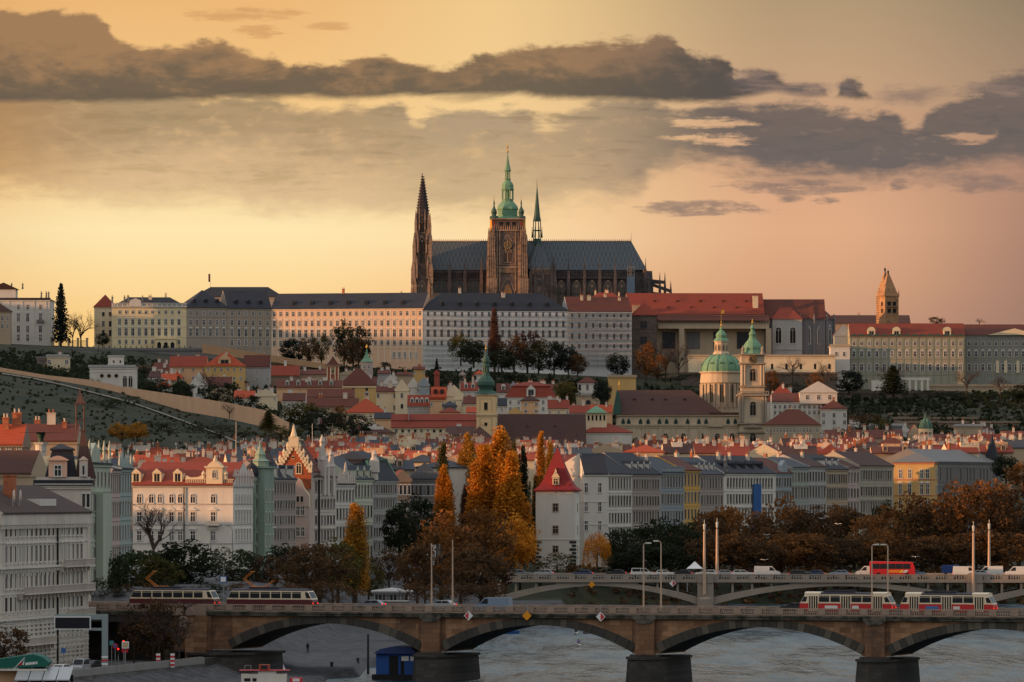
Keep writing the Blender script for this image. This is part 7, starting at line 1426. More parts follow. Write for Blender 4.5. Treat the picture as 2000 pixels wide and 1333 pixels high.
for i, (kind, px, top, base, Y, w_, mm, l) in enumerate([
    ('conifer', 119, 549, 672, 2550, 31, L_NE, 'tall dark spruce beside the white palace'), ('bare', 158, 590, 676, 2575, 56, None, 'leafless tree between the spruce and the creamy wing'), ('bare', 142, 604, 676, 2590, 40, None, 'smaller leafless tree right beside the spruce'), ('bare', 102, 606, 676, 2585, 30, None, 'leafless tree left of the spruce'), ('round', 200, 648, 678, 2545, 24, L_DK, 'dark bush before the set back pavilion'),
    ('round', 574, 660, 712, 2510, 48, L_NE, 'dark blue green tree left of the ramp stairs trees'), ('loose', 603, 656, 712, 2500, 40, L_BR, 'brown tree second in the group under the sunlit wing'), ('loose', 628, 650, 710, 2515, 32, L_OL, 'olive tree in the middle of the group under the sunlit wing'), ('loose', 672, 624, 714, 2520, 44, L_DK, 'tall dark tree covering the sunlit wing'), ('loose', 700, 632, 714, 2510, 46, L_DK, 'wide dark tree right of the tallest one under the sunlit wing'), ('loose', 690, 660, 716, 2490, 60, L_BR, 'brownish tree at the foot of the tall dark pair'),
    ('loose', 900, 648, 712, 2505, 46, L_OL, 'olive tree at the left under the sheeted wing'), ('round', 925, 660, 716, 2490, 50, L_DK, 'dark rounded tree under the sheeted wing'), ('poplar', 966, 604, 722, 2500, 30, L_RD, 'narrow red brown poplar against the sheeted wing'), ('loose', 1004, 655, 728, 2495, 54, L_BR, 'brown tree right of the narrow red brown poplar'), ('loose', 1030, 644, 726, 2505, 58, L_RD, 'tall red brown tree under the sheeted wing'), ('loose', 1052, 660, 730, 2490, 50, L_DK, 'dark tree right of the tall red brown tree'), ('round', 1082, 665, 730, 2500, 40, L_DK, 'dark tree at the corner of the two scaffolded wings'), ('round', 1110, 672, 732, 2495, 40, L_NE, 'dark evergreen under the lower scaffolded wing'), ('round', 980, 680, 728, 2480, 50, L_DK, 'dark low tree behind the onion dome spire'), ('round', 1128, 690, 735, 2490, 34, L_BR, 'low brown tree right end of the castle garden group'),
    ('round', 1206, 688, 738, 2480, 42, L_NE, 'nearly black round tree before the stone tower'), ('loose', 1262, 664, 740, 2500, 40, L_RU, 'autumn tree at the foot of the stone tower'), ('bare', 1300, 640, 742, 2500, 70, None, 'large leafless tree under the old palace hall'), ('bare', 1326, 660, 740, 2505, 50, None, 'leafless tree right of the large one under the hall'), ('loose', 1284, 690, 742, 2480, 40, L_RU, 'russet bush under the large leafless tree'), ('shrub', 1310, 726, 745, 2480, 90, L_DK, 'dark hedge below the leafless trees'),
    ('bare', 1548, 684, 745, 2500, 46, None, 'leafless tree before the cream terrace wall'), ('bare', 1610, 692, 766, 2490, 40, None, 'leafless tree at the right end of the terrace wall'), ('loose', 1592, 726, 792, 2350, 34, L_RU, 'upright autumn orange tree above the pedimented palace'), ('loose', 1505, 720, 770, 2420, 34, L_RU, 'reddish tree just right of the clock tower'), ('shrub', 1560, 742, 770, 2430, 90, L_DK, 'dark hedge between clock tower and orange tree'), ('round', 1658, 722, 770, 2500, 56, L_NE, 'black rounded yew left of the portico'), ('bare', 1742, 692, 770, 2495, 56, None, 'leafless tree before the green grey palace'), ('conifer', 1744, 712, 772, 2480, 50, L_DK, 'broad dark conifer beside the portico'), ('bare', 1888, 704, 772, 2480, 46, None, 'tall leafless tree right of the portico'), ('bare', 1954, 724, 775, 2470, 50, None, 'leafless tree before the right palace wing'), ('round', 1998, 748, 785, 2450, 44, L_DK, 'dark bush at the right edge below the palace'), ('shrub', 1830, 760, 774, 2490, 90, L_DK, 'dark clipped hedge right of the portico'), ('shrub', 1930, 766, 782, 2470, 130, L_DK, 'long dark hedge below the right palace wing'),
    ('loose', 1830, 618, 636, 2640, 28, L_RU, 'small orange treetop above the red palace roof'), ('bare', 1914, 616, 640, 2640, 16, None, 'tiny leafless treetop above the palace roof at right'),
    ('shrub', 1680, 800, 846, 2300, 110, L_BR, 'brown thicket left of the vineyard walls'), ('shrub', 1640, 830, 862, 2240, 70, L_BR, 'brown bushes below the white hipped roof house'), ('shrub', 1740, 790, 812, 2440, 120, L_DK, 'dark bushes at the top of the vineyard slope'), ('shrub', 1870, 796, 815, 2440, 130, L_DK, 'dark bushes along the vineyard walls'), ('shrub', 1960, 800, 822, 2420, 110, L_DK, 'dark bushes at the right end of the vineyard'), ('loose', 1722, 818, 850, 2190, 40, L_OL, 'greyish tree beside the ivy grown cottage'),
    ('round', 1105, 742, 796, 2210, 46, L_OL, 'olive gold tree left of the garden pavilion'), ('round', 1176, 740, 790, 2270, 34, L_NE, 'black tree right of the garden pavilion'), ('round', 752, 706, 740, 2380, 26, L_NE, 'dark pine right of the green cone turret'), ('conifer', 853, 698, 745, 2380, 12, L_NE, 'slim dark cypress under the sheeted wing'), ('shrub', 860, 722, 752, 2370, 110, L_DK, 'dark hedge above the hillside rooftops'), ('shrub', 800, 716, 740, 2390, 60, L_DK, 'dark bushes at the foot of the sunlit wing'), ('shrub', 975, 735, 765, 2340, 70, L_DK, 'dark bushes right of the onion dome spire'), ('shrub', 1060, 745, 760, 2330, 120, L_DK, 'dark garden hedge above the red mansion'),
    ('bare', 186, 732, 764, 2040, 26, None, 'small half bare tree at the left corner of the white villa'), ('bare', 410, 708, 782, 2120, 50, None, 'leafless tree in front of the yellow gabled house'), ('loose', 425, 745, 790, 2100, 70, L_DK, 'dark tree below the white chapel front'), ('loose', 352, 745, 782, 2110, 50, L_DK, 'dark tree left of the white chapel front'), ('loose', 300, 738, 775, 2130, 60, L_DK, 'dark trees behind the pale wall right of the villa'), ('loose', 480, 770, 805, 2020, 60, L_DK, 'dark tree right of the orange roofed cottage'), ('bare', 448, 782, 816, 1930, 34, None, 'leafless bush on the hill path'), ('round', 590, 782, 835, 2000, 70, L_OL, 'olive tree at the lower end of the pale wall'), ('conifer', 524, 800, 842, 1880, 34, L_OL, 'small olive fir before the lower end of the wall'), ('loose', 630, 798, 852, 1975, 80, L_DK, 'dark tree below the stacked red roofs'), ('loose', 690, 806, 856, 1970, 70, L_DK, 'dark tree below the orange pyramid roof'), ('loose', 662, 790, 836, 2040, 30, L_RU, 'small russet tree between the stacked red roofs'), ('loose', 548, 832, 862, 1800, 80, L_OL, 'dull green tree where the hillside meets the rooftops'),
    ('round', 238, 824, 862, 1720, 44, L_GO, 'ochre bush on the dark slope, left of a pair'), ('round', 268, 824, 862, 1715, 40, L_GO, 'ochre bush on the dark slope, right of a pair'), ('shrub', 20, 795, 830, 1850, 90, HILLG, 'green scrub at the far left of the dark slope'), ('shrub', 90, 800, 832, 1820, 120, HILLG, 'dull scrub on the slope behind the obelisk turret'), ('shrub', 330, 812, 850, 1760, 120, HILLG, 'dull scrub in the middle of the dark slope'), ('shrub', 14, 728, 742, 2005, 30, L_OL, 'small olive bush by the pale wall at the left edge'), ('shrub', 255, 772, 782, 1930, 40, HILLG, 'low bush on the hill path below the villa'), ('shrub', 430, 824, 856, 1740, 130, HILLG, 'dull scrub at the right of the dark slope'), ('shrub', 170, 770, 800, 1900, 140, HILLG, 'broad low scrub on the upper dark slope'), ('shrub', 340, 700, 742, 2350, 60, L_BR, 'brown thicket left of the long yellow house'), ('shrub', 290, 705, 745, 2360, 80, L_BR, 'brown thicket behind the white villa'), ('shrub', 130, 712, 740, 2240, 60, L_DK, 'dark bushes under the small cream house'),
    ('shrub', 500, 700, 722, 2440, 90, L_BR, 'brown hedge along the long castle stairs')]):
    nm = {'shrub': 'bush', 'conifer': 'conifer_tree', 'bare': 'bare_tree', 'poplar': 'poplar_tree'}.get(kind, 'tree')
    tree(kind, px, top, base, Y, w_, mm, l, nm, i % 3 if kind in ('round', 'loose') else i % 2 if kind in ('bare', 'shrub') else 0, G_H, 'bush' if kind == 'shrub' else 'tree')
for i, (px, top, base, Y, w_, k_) in enumerate([(262, 1158, 1300, 836, 64, 'bare'), (310, 1150, 1296, 832, 80, 'bare'), (300, 1164, 1296, 834, 110, 'loose'), (350, 1178, 1290, 830, 60, 'bare')]):
    tree(k_, px, top, base, Y, w_, L_BR, ('leafless tree at the underpass, right of the gantry post', 'leafless tree whose twigs veil the rear tram', 'brown creeper mass filling the underpass mouth', 'leafless tree right against the red abutment')[i], 'bush' if k_ == 'loose' else 'bare_tree', i % 2, 'growth over the underpass', 'bush')
for i, (px, top, w_, m_, l) in enumerate([(205, 1120, 70, L_DK, 'dark hedge at the left end of the upper street'), (262, 1128, 80, L_BR, 'brown hedge behind the rear tram, left half'), (330, 1130, 80, L_DK, 'dark hedge behind the rear tram, right half'), (400, 1128, 80, L_DK, 'dark hedge between the two maroon trams'), (480, 1130, 90, L_BR, 'brown hedge behind the front tram, left half'), (560, 1128, 90, L_BR, 'brown hedge behind the front tram, right half'), (650, 1126, 80, L_BR, 'brown hedge under the lone orange poplar'), (830, 1128, 80, L_BR, 'brown hedge right of the kiosk'), (900, 1130, 90, L_BR, 'brown hedge behind the silver car'), (965, 1126, 60, L_BR, 'brown hedge at the left end of the concrete bridge')]):
    tree('shrub', px, top, 1176, 930 + 4 * i, w_, m_, l, 'hedge', i % 2, 'hedges along the upper embankment', 'hedge')
for i, (px, top, base, Y, w_, m_, l) in enumerate([(1965, 884, 945, 1760, 50, L_DK, 'dark tree right of the grey flank house'), (2000, 900, 960, 1740, 60, L_RU, 'russet tree at the right edge below the white gable'), (1100, 935, 1110, 1520, 60, L_DK, 'dark tree behind the water tower')]): tree('round', px, top, base, Y, w_, m_, l, 'tree', i, G_A)
# scrub and undergrowth that nobody could count
def cover(name, pts, mt, n, s0, s1, seed, up=1.):
    r = random.Random(seed); b = MB()
    for _ in range(n):
        px, Y = pts(r); x = XP(px, Y); k = r.uniform(.4, 1.) ** 2 * up; z = ground(x, Y); clump(b, (x, Y, z + k * .8), k * 1.3, 13, r.uniform(s0, s1), r, .75)
    struct(b.build(name, mt, fix=False), 'stuff')
cover('grass', lambda r: (r.uniform(-60, 570), r.uniform(1640, 1985)), HILLG, 700, .6, 1.3, 1, .6)
cover('undergrowth', lambda r: (lambda p: (p, r.uniform(2120, 2440)))(r.uniform(-40, 560)), L_DK, 900, 1.3, 2.4, 2, 2.0)
cover('undergrowth', lambda r: (r.uniform(540, 1400), r.uniform(2360, 2540)), L_DK, 1500, 1.3, 2.4, 3, 2.0)
cover('undergrowth', lambda r: (r.uniform(1380, 2060), r.uniform(2260, 2540)), L_DK, 1700, 1.2, 2.2, 4, 1.7)
cover('undergrowth', lambda r: (r.uniform(2010, 2700), r.uniform(1450, 2540)), L_DK, 1300, 2., 3.6, 7, 4.)
cover('undergrowth', lambda r: (r.uniform(560, 1250), r.uniform(1980, 2360)), L_DK, 700, 1.0, 1.8, 5, 1.5)
cover('undergrowth', lambda r: (lambda a: (PX(a, 1420), r.uniform(1402, 1450)))(r.uniform(14, 150)), L_BR, 700, .8, 1.5, 6, 1.2)
tree('loose', 8, 1222, 1300, 800, 90, L_BR, 'dark bush cut by the left edge above the green awning', 'tree', 1)

# ================================================================ stone arch bridge
TH = math.radians(-20); BX, BY = 19.57, 830.0
SAND = mat('bridge_sandstone', (162, 122, 90), .9, .2, .18, 'block', rgb2=(120, 86, 62), p=.55)
GRAN = mat('bridge_granite', (78, 72, 66), .9, .25, .3, 'block', rgb2=(60, 56, 52), p=.8); VOUS = mat('voussoir_stone', (68, 64, 58), .9, .3, .5, 'plaster'); VOUS2 = mat('voussoir_stone_pale', (94, 86, 76), .9, .3, .5, 'plaster')
PARA = mat('parapet_stone', (152, 130, 114), .9, .25, .5, 'plaster'); MOSS_SHADE = mat('mossy_shaded_cornice', (46, 50, 42), .95, .4, .6, 'ground', rgb2=(96, 88, 78))  # cornice: moss, darkened so its colour also holds the shadow line
ASPH = mat('asphalt', (74, 72, 72), .9, .2, .6, 'ground', rgb2=(86, 84, 82))
BR = thing('stone_bridge', 'old stone arch bridge with a baluster parapet across the foreground', 'bridge', (BX, BY, 0), TH)
DZ, TOP = 10.1, 11.1; BW = 12.0
piers = [-67.6, -33.4, 0., 34.9, 69.5, 104.]
def bpt(s_, off=0., z=DZ): return (BX + s_ * math.cos(TH) - off * math.sin(TH), BY + s_ * math.sin(TH) + off * math.cos(TH), z)
SPR, CRN, HP = 4.5, 8.35, 2.15
def arcz(x, a, c, ex=0.):     # circular segment through springing and crown
    hs = (c - a) / 2; rise = CRN - SPR; R_ = (hs * hs + rise * rise) / (2 * rise); m_ = (a + c) / 2
    v = (R_ + ex) ** 2 - (x - m_) ** 2
    return CRN - R_ + math.sqrt(max(0, v))
for i in range(len(piers) - 1):
    a, c = piers[i] + HP, piers[i + 1] - HP; N_ = 40
    b = MB()
    for k_ in range(N_):
        x0, x1 = a + (c - a) * k_ / N_, a + (c - a) * (k_ + 1) / N_; z0, z1 = arcz(x0, a, c), arcz(x1, a, c)
        for y in (0, BW): b.face([(x0, y, z0), (x1, y, z1), (x1, y, 9.4), (x0, y, 9.4)])
        b.face([(x0, 0, z0), (x1, 0, z1), (x1, BW, z1), (x0, BW, z0)], 1)
    b.build('spandrel_wall', [SAND, GRAN], BR)
    b = MB(); b_ = MB(); nv_ = 31; hs = (c - a) / 2; rise = CRN - SPR; R_ = (hs * hs + rise * rise) / (2 * rise); zc = CRN - R_; m_ = (a + c) / 2; A0 = math.asin(hs / R_)
    for k_ in range(nv_):
        t0, t1 = -A0 + 2 * A0 * k_ / nv_, -A0 + 2 * A0 * (k_ + 1) / nv_ - .0012; w_ = 1.05 + .35 * abs(k_ - nv_ / 2) / nv_ * 2; pr = .16 + .06 * (k_ % 2)
        P4 = [(m_ + r_ * math.sin(t), zc + r_ * math.cos(t)) for r_, t in ((R_ - .02, t0), (R_ - .02, t1), (R_ + w_, t1), (R_ + w_, t0))]
        pale = 1 if tr_.random() < .3 else 0; b.prism_y(P4, -pr, -.004, pale); b_.prism_y(P4, BW + .004, BW + pr, pale)
    b.build('arch_ring', [VOUS, VOUS2], BR); b_.build('arch_ring', [VOUS, VOUS2], BR)
for i, p in enumerate(piers):
    b = MB(); hw = HP - .02 if i else 4.6; x_ = p if i else p - 2.5
    b.box(x_ - hw, x_ + hw, 0.02, BW - .02, SPR - .2, 9.39, 0)
    b.box(x_ - min(hw, 1.45) - (3 if not i else 0), x_ + min(hw, 1.45) + (0 if not i else 0), -.75, -.004, SPR - .3, 9.2, 0)
    b.box(x_ - hw - .1, x_ + hw + .1, -.95, 0, 3.9, SPR - .31, 1)
    P_ = mat('pier_sandstone', (140, 102, 76), .9, .25, .3, 'block', rgb2=(116, 84, 62), p=.6)
    b.build('pilaster', [P_, GRAN], BR)
    b = MB()
    for y0_, sg_ in ((0, -1), (BW, 1)):
        for z0_, z1_, e0, e1 in ((-2.5, 3.5, 1.25, .75), ):
            base = [(p - hw - e0, y0_), (p + hw + e0, y0_), (p + hw * .75, y0_ + sg_ * 3.0), (p, y0_ + sg_ * (4.4)), (p - hw * .75, y0_ + sg_ * 3.0)]
            topp = [(p - hw - e1, y0_), (p + hw + e1, y0_), (p + hw * .7, y0_ + sg_ * 2.6), (p, y0_ + sg_ * 3.8), (p - hw * .7, y0_ + sg_ * 2.6)]
            b.add([(x, y, z0_) for x, y in base] + [(x, y, z1_) for x, y in topp], [(0, 1, 2, 3, 4), (5, 6, 7, 8, 9)] + [(k_, (k_ + 1) % 5, 5 + (k_ + 1) % 5, 5 + k_) for k_ in range(5)])
            cap = [(x + (x - p) * .09, y + sg_ * .3 if abs(y - y0_) > .1 else y) for x, y in topp]
            b.add([(x, y, 3.505) for x, y in cap] + [(x, y, 3.85) for x, y in cap], [(0, 1, 2, 3, 4), (5, 6, 7, 8, 9)] + [(k_, (k_ + 1) % 5, 5 + (k_ + 1) % 5, 5 + k_) for k_ in range(5)])
    b.taper(p, BW / 2, -2.5, 3.5, hw + 1.2, BW / 2 - .01, hw + .7, BW / 2 - .01); b.box(p - hw - .98, p + hw + .98, .01, BW - .01, 3.51, 3.84); b.build('pier', GRAN, BR)
x0_, x1_ = -95., 108.
MB().box(x0_, x1_, .25, BW - .25, 9.42, 10.3).build('deck', ASPH, BR)
struct(obj('road', MB().box(x0_, x1_, 2.4, BW - 2.4, 10.304, 10.31).mesh('road', ASPH), None, (BX, BY, 0), TH))
for y0_, y1_ in ((-.55, .25), (BW - .25, BW + .55)):
    b = MB(); b.box(x0_, x1_, y0_, y1_, 9.405, 9.75); b.box(x0_, x1_, y0_ - .12 if y0_ < 5 else y0_, y1_ if y0_ < 5 else y1_ + .12, 9.755, 10.02); b.build('cornice', MOSS_SHADE, BR)
    b = MB(); ym = -.1 if y0_ < 5 else BW + .1
    b.box(x0_, x1_, ym - .2, ym + .2, 10.025, 10.2); b.box(x0_, x1_, ym - .22, ym + .22, 10.92, 11.1)
    x = x0_
    while x < x1_:
        b.box(x, x + 1.15, ym - .26, ym + .26, 10.2, 10.915)
        for k_ in range(6): xx = x + 1.15 + (k_ + .5) * .34; b.taper(xx, ym, 10.205, 10.45, .06, .06, .12, .12); b.taper(xx, ym, 10.45, 10.915, .12, .12, .05, .05)
        x += 1.15 + 6 * .34
    b.build('balustrade', PARA, BR)
for p in piers[1:]:
    MB().box(p - 1.7, p + 1.7, -1., -.56, 9.3, 10.03).taper(p, -.75, 8.7, 9.29, .9, .22, 1.6, .22).build('pier_bracket', MOSS_SHADE, BR)
# abutment, underpass and its carved relief
b = MB(); b.box(-72.6, -69.2, -1.2, -.6, 2.2, 9.4); b.build('abutment_face', SAND, BR)
b = MB(); b.box(-74.8, -69.4, -1.05, -.565, 9.42, 11.0); b.prism_y([(-73.2 + 3 * math.cos(t * math.pi / 8) * .8, 9.4 + 1.5 * math.sin(t * math.pi / 8)) for t in range(9)], -1.5, -1.06); b.lathe([(.3, 7.2), (.75, 7.8), (.8, 8.6), (.5, 9.3)], 8, -72.8, -1.3); b.build('carved_relief', PARA, BR)
b = MB(); b.box(-95, -74.6, 8, 12, -1, 9.38); b.box(-95, -92.8, 0, 12.0, -1, 9.38); b.box(-76.6, -74.4, .3, 8, -1, 9.38); b.box(-95, -74, -.2, .24, 8.3, 9.4); b.build('underpass_wall', GRAN, BR)

# ---------------------------------------------------------------- navigation signs hanging from the parapet
SR, SWH, SOR = mat('sign_red', (200, 44, 50), .5, .1, 1, 'plain'), mat('sign_white', (224, 220, 214), .5, .1, 1, 'plain'), mat('sign_orange', (224, 142, 24), .5, .1, 1, 'plain')
def nav_sign(px, py, r, kind, label, base_pt=None):
    k = (px - CX) / F
    if base_pt is None: s_ = (k * BY - BX) / (math.cos(TH) - k * math.sin(TH)); x, y, _ = bpt(s_, -.85); rz = TH
    else: x, y = base_pt; rz = TH2
    z = ZP(py, y); o = thing('navigation_sign', label, 'sign', (x, y, z), rz, 'diamond navigation signs on the bridges')
    b = MB(); b.box(-.05, .05, .02, .12, .2, r + .9); b.box(-r * .5, r * .5, .02, .1, -.05, .05); b.build('bracket', STEEL, o)
    D = [(-r, 0), (0, -r), (r, 0), (0, r)]
    MB().prism_y(D, -.03, .02).build('plate', SOR if kind == 'o' else SWH, o)
    if kind != 'o':
        sg_ = -1 if kind == 'l' else 1; e = .8
        MB().prism_y([(0, -r * e), (sg_ * r * e, 0), (0, r * e)], -.05, -.034).build('red_half', SR, o)
nav_sign(919, 1203, .72, 'l', 'red and white diamond sign with its red half on the left, stone bridge'); nav_sign(1033, 1203, .72, 'o', 'plain orange diamond sign over the middle stone arch'); nav_sign(1177, 1205, .72, 'r', 'red and white diamond sign with its red half on the right, stone bridge')

# ================================================================ concrete bridge behind
TH2 = math.radians(-3); B2X, B2Y = XP(1378, 1200), 1200.
CONC = mat('bridge_concrete', (150, 136, 122), .9, .22, .15); CONCD = mat('bridge_concrete_dark', (62, 56, 54), .9, .2, .2)
B2 = thing('concrete_bridge', 'low concrete bridge with slender open arches, busy with cars', 'bridge', (B2X, B2Y, 0), TH2)
def b2pt(s_, off=0., z=9.7): return (B2X + s_ * math.cos(TH2) - off * math.sin(TH2), B2Y + s_ * math.sin(TH2) + off * math.cos(TH2), z)
def b2s(px): k = (px - CX) / F; return (k * B2Y - B2X) / (math.cos(TH2) - k * math.sin(TH2))
W2 = 19.; z2 = lambda p: ZP(p, 1200)
p2 = [b2s(968), 0., b2s(1904), b2s(2430)]
e0, e1 = b2s(900), b2s(2600)
MB().box(e0, e1, .3, W2 - .3, z2(1139), z2(1128)).build('deck', CONCD, B2)
struct(obj('road', MB().box(e0, e1, 2.5, W2 - 2.5, z2(1128) + .004, z2(1128) + .01).mesh('road', ASPH), None, (B2X, B2Y, 0), TH2))
for y in (0, W2):
    b = MB(); sg_ = -1 if y == 0 else 1; b.box(e0, e1, y - .35, y + .35, z2(1138), z2(1133)); b.box(e0, e1, y - .25, y + .25, z2(1124), z2(1122)); b.box(e0, e1, y - .2, y + .2, z2(1133) + .004, z2(1131.5))
    x = e0
    while x < e1:
        b.box(x, x + 1.4, y - .22, y + .22, z2(1131.5) + .004, z2(1124) - .004)
        for k_ in range(4): xx = x + 1.75 + k_ * .55; b.box(xx, xx + .26, y - .15, y + .15, z2(1131.5) + .004, z2(1124) - .004)
        x += 3.8
    b.build('parapet', CONC, B2)
for i in range(3):
    a, c = p2[i] + (1.6 if i else 0), p2[i + 1] - 1.6; zs, zc = z2(1174), z2(1141.5); N_ = 36
    def az_(x): f = 2 * (x - (a + c) / 2) / (c - a); return zs + (zc - zs) * (1 - f * f)
    b = MB()
    for k_ in range(N_):
        x0, x1 = a + (c - a) * k_ / N_, a + (c - a) * (k_ + 1) / N_; f0 = abs(2 * k_ / N_ - 1); f1 = abs(2 * (k_ + 1) / N_ - 1); h0_, h1_ = .7 + .9 * f0, .7 + .9 * f1
        for y0_, y1_ in ((.1, 3.2), (W2 - 3.2, W2 - .1)):
            v = [(x, y, z) for x, z_, h in ((x0, az_(x0), h0_), (x1, az_(x1), h1_)) for z in (z_ - h * .5, z_ + h * .5) for y in (y0_, y1_)]
            b.add(v, [(0, 4, 5, 1), (2, 3, 7, 6), (0, 2, 6, 4), (1, 5, 7, 3)])
    b.build('arch_rib', CONC, B2)
    b = MB(); n_ = int((c - a) / 3.9)
    for k_ in range(1, n_):
        x = a + (c - a) * k_ / n_; zt = z2(1139) - .01; zb = az_(x) + .3
        if zt - zb > .35:
            for y0_ in (.3, W2 - .9): b.box(x - .24, x + .24, y0_, y0_ + .6, zb, zt)
    b.build('spandrel_columns', CONC, B2)
    x0, x1 = (a + c) / 2 - (c - a) * .2, (a + c) / 2 + (c - a) * .2
    b = MB()
    for y0_ in (.12, W2 - .5):
        for k_ in range(16):
            u0, u1 = x0 + (x1 - x0) * k_ / 16, x0 + (x1 - x0) * (k_ + 1) / 16
            b.add([(u0, y0_, az_(u0)), (u1, y0_, az_(u1)), (u1, y0_, z2(1139) - .012), (u0, y0_, z2(1139) - .012), (u0, y0_ + .4, az_(u0)), (u1, y0_ + .4, az_(u1)), (u1, y0_ + .4, z2(1139) - .012), (u0, y0_ + .4, z2(1139) - .012)], [(0, 1, 2, 3), (4, 7, 6, 5)])
    b.build('crown_wall', CONC, B2)
for i, p in enumerate(p2):
    b = MB(); b.box(p - 1.7, p + 1.7, -.6, W2 + .6, -3, z2(1139) - .015); b.box(p - 1.6, p + 1.6, -.8, -.36, z2(1139), z2(1121)); b.add([(p - 1.7, -.6, -3), (p + 1.7, -.6, -3), (p, -2.4, -3), (p - 1.7, -.6, z2(1170)), (p + 1.7, -.6, z2(1170)), (p, -2.4, z2(1170)), (p, -.6, z2(1163))], [(0, 2, 5, 3), (2, 1, 4, 5), (3, 5, 6), (5, 4, 6)]); b.build('pier', CONC, B2)
for px, py, kd, l in ((978, 1142, 'r', 'half hidden pale diamond sign at the left end of the concrete bridge'), (1156, 1142, 'o', 'plain orange diamond sign on the concrete bridge'), (1314, 1140, 'r', 'red and white diamond sign on the concrete bridge')):
    p = b2pt(b2s(px), -.75); nav_sign(px, py, .72, kd, l, p[:2])

# ================================================================ trams
T_RED = mat('tram_red', (190, 34, 38), .35, .08, .5, 'plain', spec=.5); T_MAR = mat('tram_maroon', (88, 28, 30), .4, .1, .5, 'plain', spec=.5); T_CRM = mat('tram_cream', (226, 204, 172), .4, .08, .5, 'plain', spec=.5); T_ROOF = mat('tram_roof', (52, 50, 56), .6, .15, .6, 'plain')
HEADL = glow('headlight_on', (255, 214, 150), 1.6); TAIL = glow('tail_light_on', (255, 40, 30), 1.5); WHEEL = mat('tyre_black', (26, 25, 25), .8, .1, 1., 'plain'); PANTO = mat('pantograph_orange', (206, 120, 44), .5, .1, 1., 'plain')
ADA, ADB = mat('advert_pale', (214, 208, 200), .5, .25, 1.2, 'plain'), mat('advert_blue', (70, 110, 168), .5, .3, 1.2, 'plain')
def side_prism(pts, y0, y1, m_, nm, root): return MB().prism_y(pts, y0, y1).build(nm, m_, root)
def tram(s_, off, low, label, doors=True, panto=False, ads=(), cream_roof=False):
    """tramcar 14 m long; x along the bridge, its left end is the front"""
    x, y, z = bpt(s_, off, 10.32); o = thing('tram', label, 'tram', (x, y, z), TH, 'tramcars on the stone bridge')
    L_, hw = 6.9, 1.22
    side_prism([(-L_, .45), (-L_ + .25, .32), (L_ - .25, .32), (L_, .45), (L_ + .05, 1.1), (L_ - .02, 1.45), (-L_ + .02, 1.45), (-L_ - .05, 1.1)], -hw, hw, low, 'lower_body', o)
    side_prism([(-L_ + .04, 1.452), (L_ - .04, 1.452), (L_ - .1, 1.6), (-L_ + .1, 1.6)], -hw - .015, hw + .015, T_CRM, 'waist_band', o)
    side_prism([(-L_ + .1, 1.602), (L_ - .1, 1.602), (L_ - .75, 2.75), (-L_ + .75, 2.75)], -hw + .02, hw - .02, T_CRM, 'upper_body', o)
    b = MB(); b.prism_x([(-hw + .02, 2.752), (hw - .02, 2.752), (hw - .12, 2.92), (.5, 3.08), (-.5, 3.08), (-hw + .12, 2.92)], -L_ + .78, L_ - .78, 0); b.box(-3.5, 1.2, -.6, .6, 3.085, 3.3); b.build('roof', T_ROOF, o)
    if cream_roof:
        for sx_ in (-1, 1): MB().prism_x([(-hw - .02, 2.4), (hw + .02, 2.4), (hw - .06, 2.98), (.5, 3.13), (-.5, 3.13), (-hw + .06, 2.98)], sx_ * L_ * .55 if sx_ > 0 else -L_ + .72, L_ - .72 if sx_ > 0 else sx_ * L_ * .55).build('roof_dome', T_CRM, o)
    dz = [(-5.55, -4.15), (-.7, .75), (4.15, 5.55)] if doors else []
    for xa, xb in dz:
        for sg_ in (-1, 1):
            y0_ = sg_ * (hw + .012); d = MB(); d.box(xa, xb, min(y0_, y0_ + sg_ * .02), max(y0_, y0_ + sg_ * .02), .4, 2.6); d = d.build('door', T_CRM, o)
            g_ = MB()
            for k_ in range(4): u = xa + .06 + k_ * (xb - xa) / 4; yy = y0_ + sg_ * .026; g_.face([(u, yy, .75), (u + (xb - xa) / 4 - .12, yy, .75), (u + (xb - xa) / 4 - .12, yy, 2.5), (u, yy, 2.5)])
            g_.build('door_glass', GLASS, d)
    spans = [(-4.0, -2.45), (-2.25, -.85), (.9, 2.4), (2.55, 3.95)] if doors else [(-6.1, -5.0), (-4.8, -3.3), (-3.1, -1.6), (-1.4, .1), (.3, 1.8), (2.0, 3.5), (3.7, 5.1)]
    for xa, xb in spans:
        for sg_ in (-1, 1):
            y0_ = sg_ * (hw + .0); MB().box(xa, xb, min(y0_, y0_ + sg_ * .015), max(y0_, y0_ + sg_ * .015), 1.66, 2.58).box(xa, xb, min(y0_, y0_ + sg_ * .03), max(y0_, y0_ + sg_ * .03), 2.38, 2.42, 1).build('window', [GLASS, T_CRM], o)
    for sx_ in (-1, 1):
        q_ = MB(); k0, k1 = L_ - .13, L_ - .62; q_.face([(sx_ * (k0 + .02), -hw + .25, 1.7), (sx_ * (k0 + .02), hw - .25, 1.7), (sx_ * (k1 + .02), hw - .35, 2.6), (sx_ * (k1 + .02), -hw + .35, 2.6)]); q_.build('windscreen', GLASS, o)
        q_ = MB(); q_.add([(sx_ * (L_ - .2), -hw - .0, 1.68), (sx_ * (L_ - .95), -hw - .0, 1.68), (sx_ * (L_ - 1.15), -hw - .0, 2.55), (sx_ * (L_ - .68), -hw - .0, 2.55)], [(0, 1, 2, 3)]); q_.build('corner_window', GLASS, o)
    MB().box(-L_ - .09, -L_ - .02, -.75, -.4, .75, 1.05).build('headlight', HEADL, o); MB().box(-L_ - .09, -L_ - .02, .4, .75, .75, 1.05).build('headlight', HEADL, o)
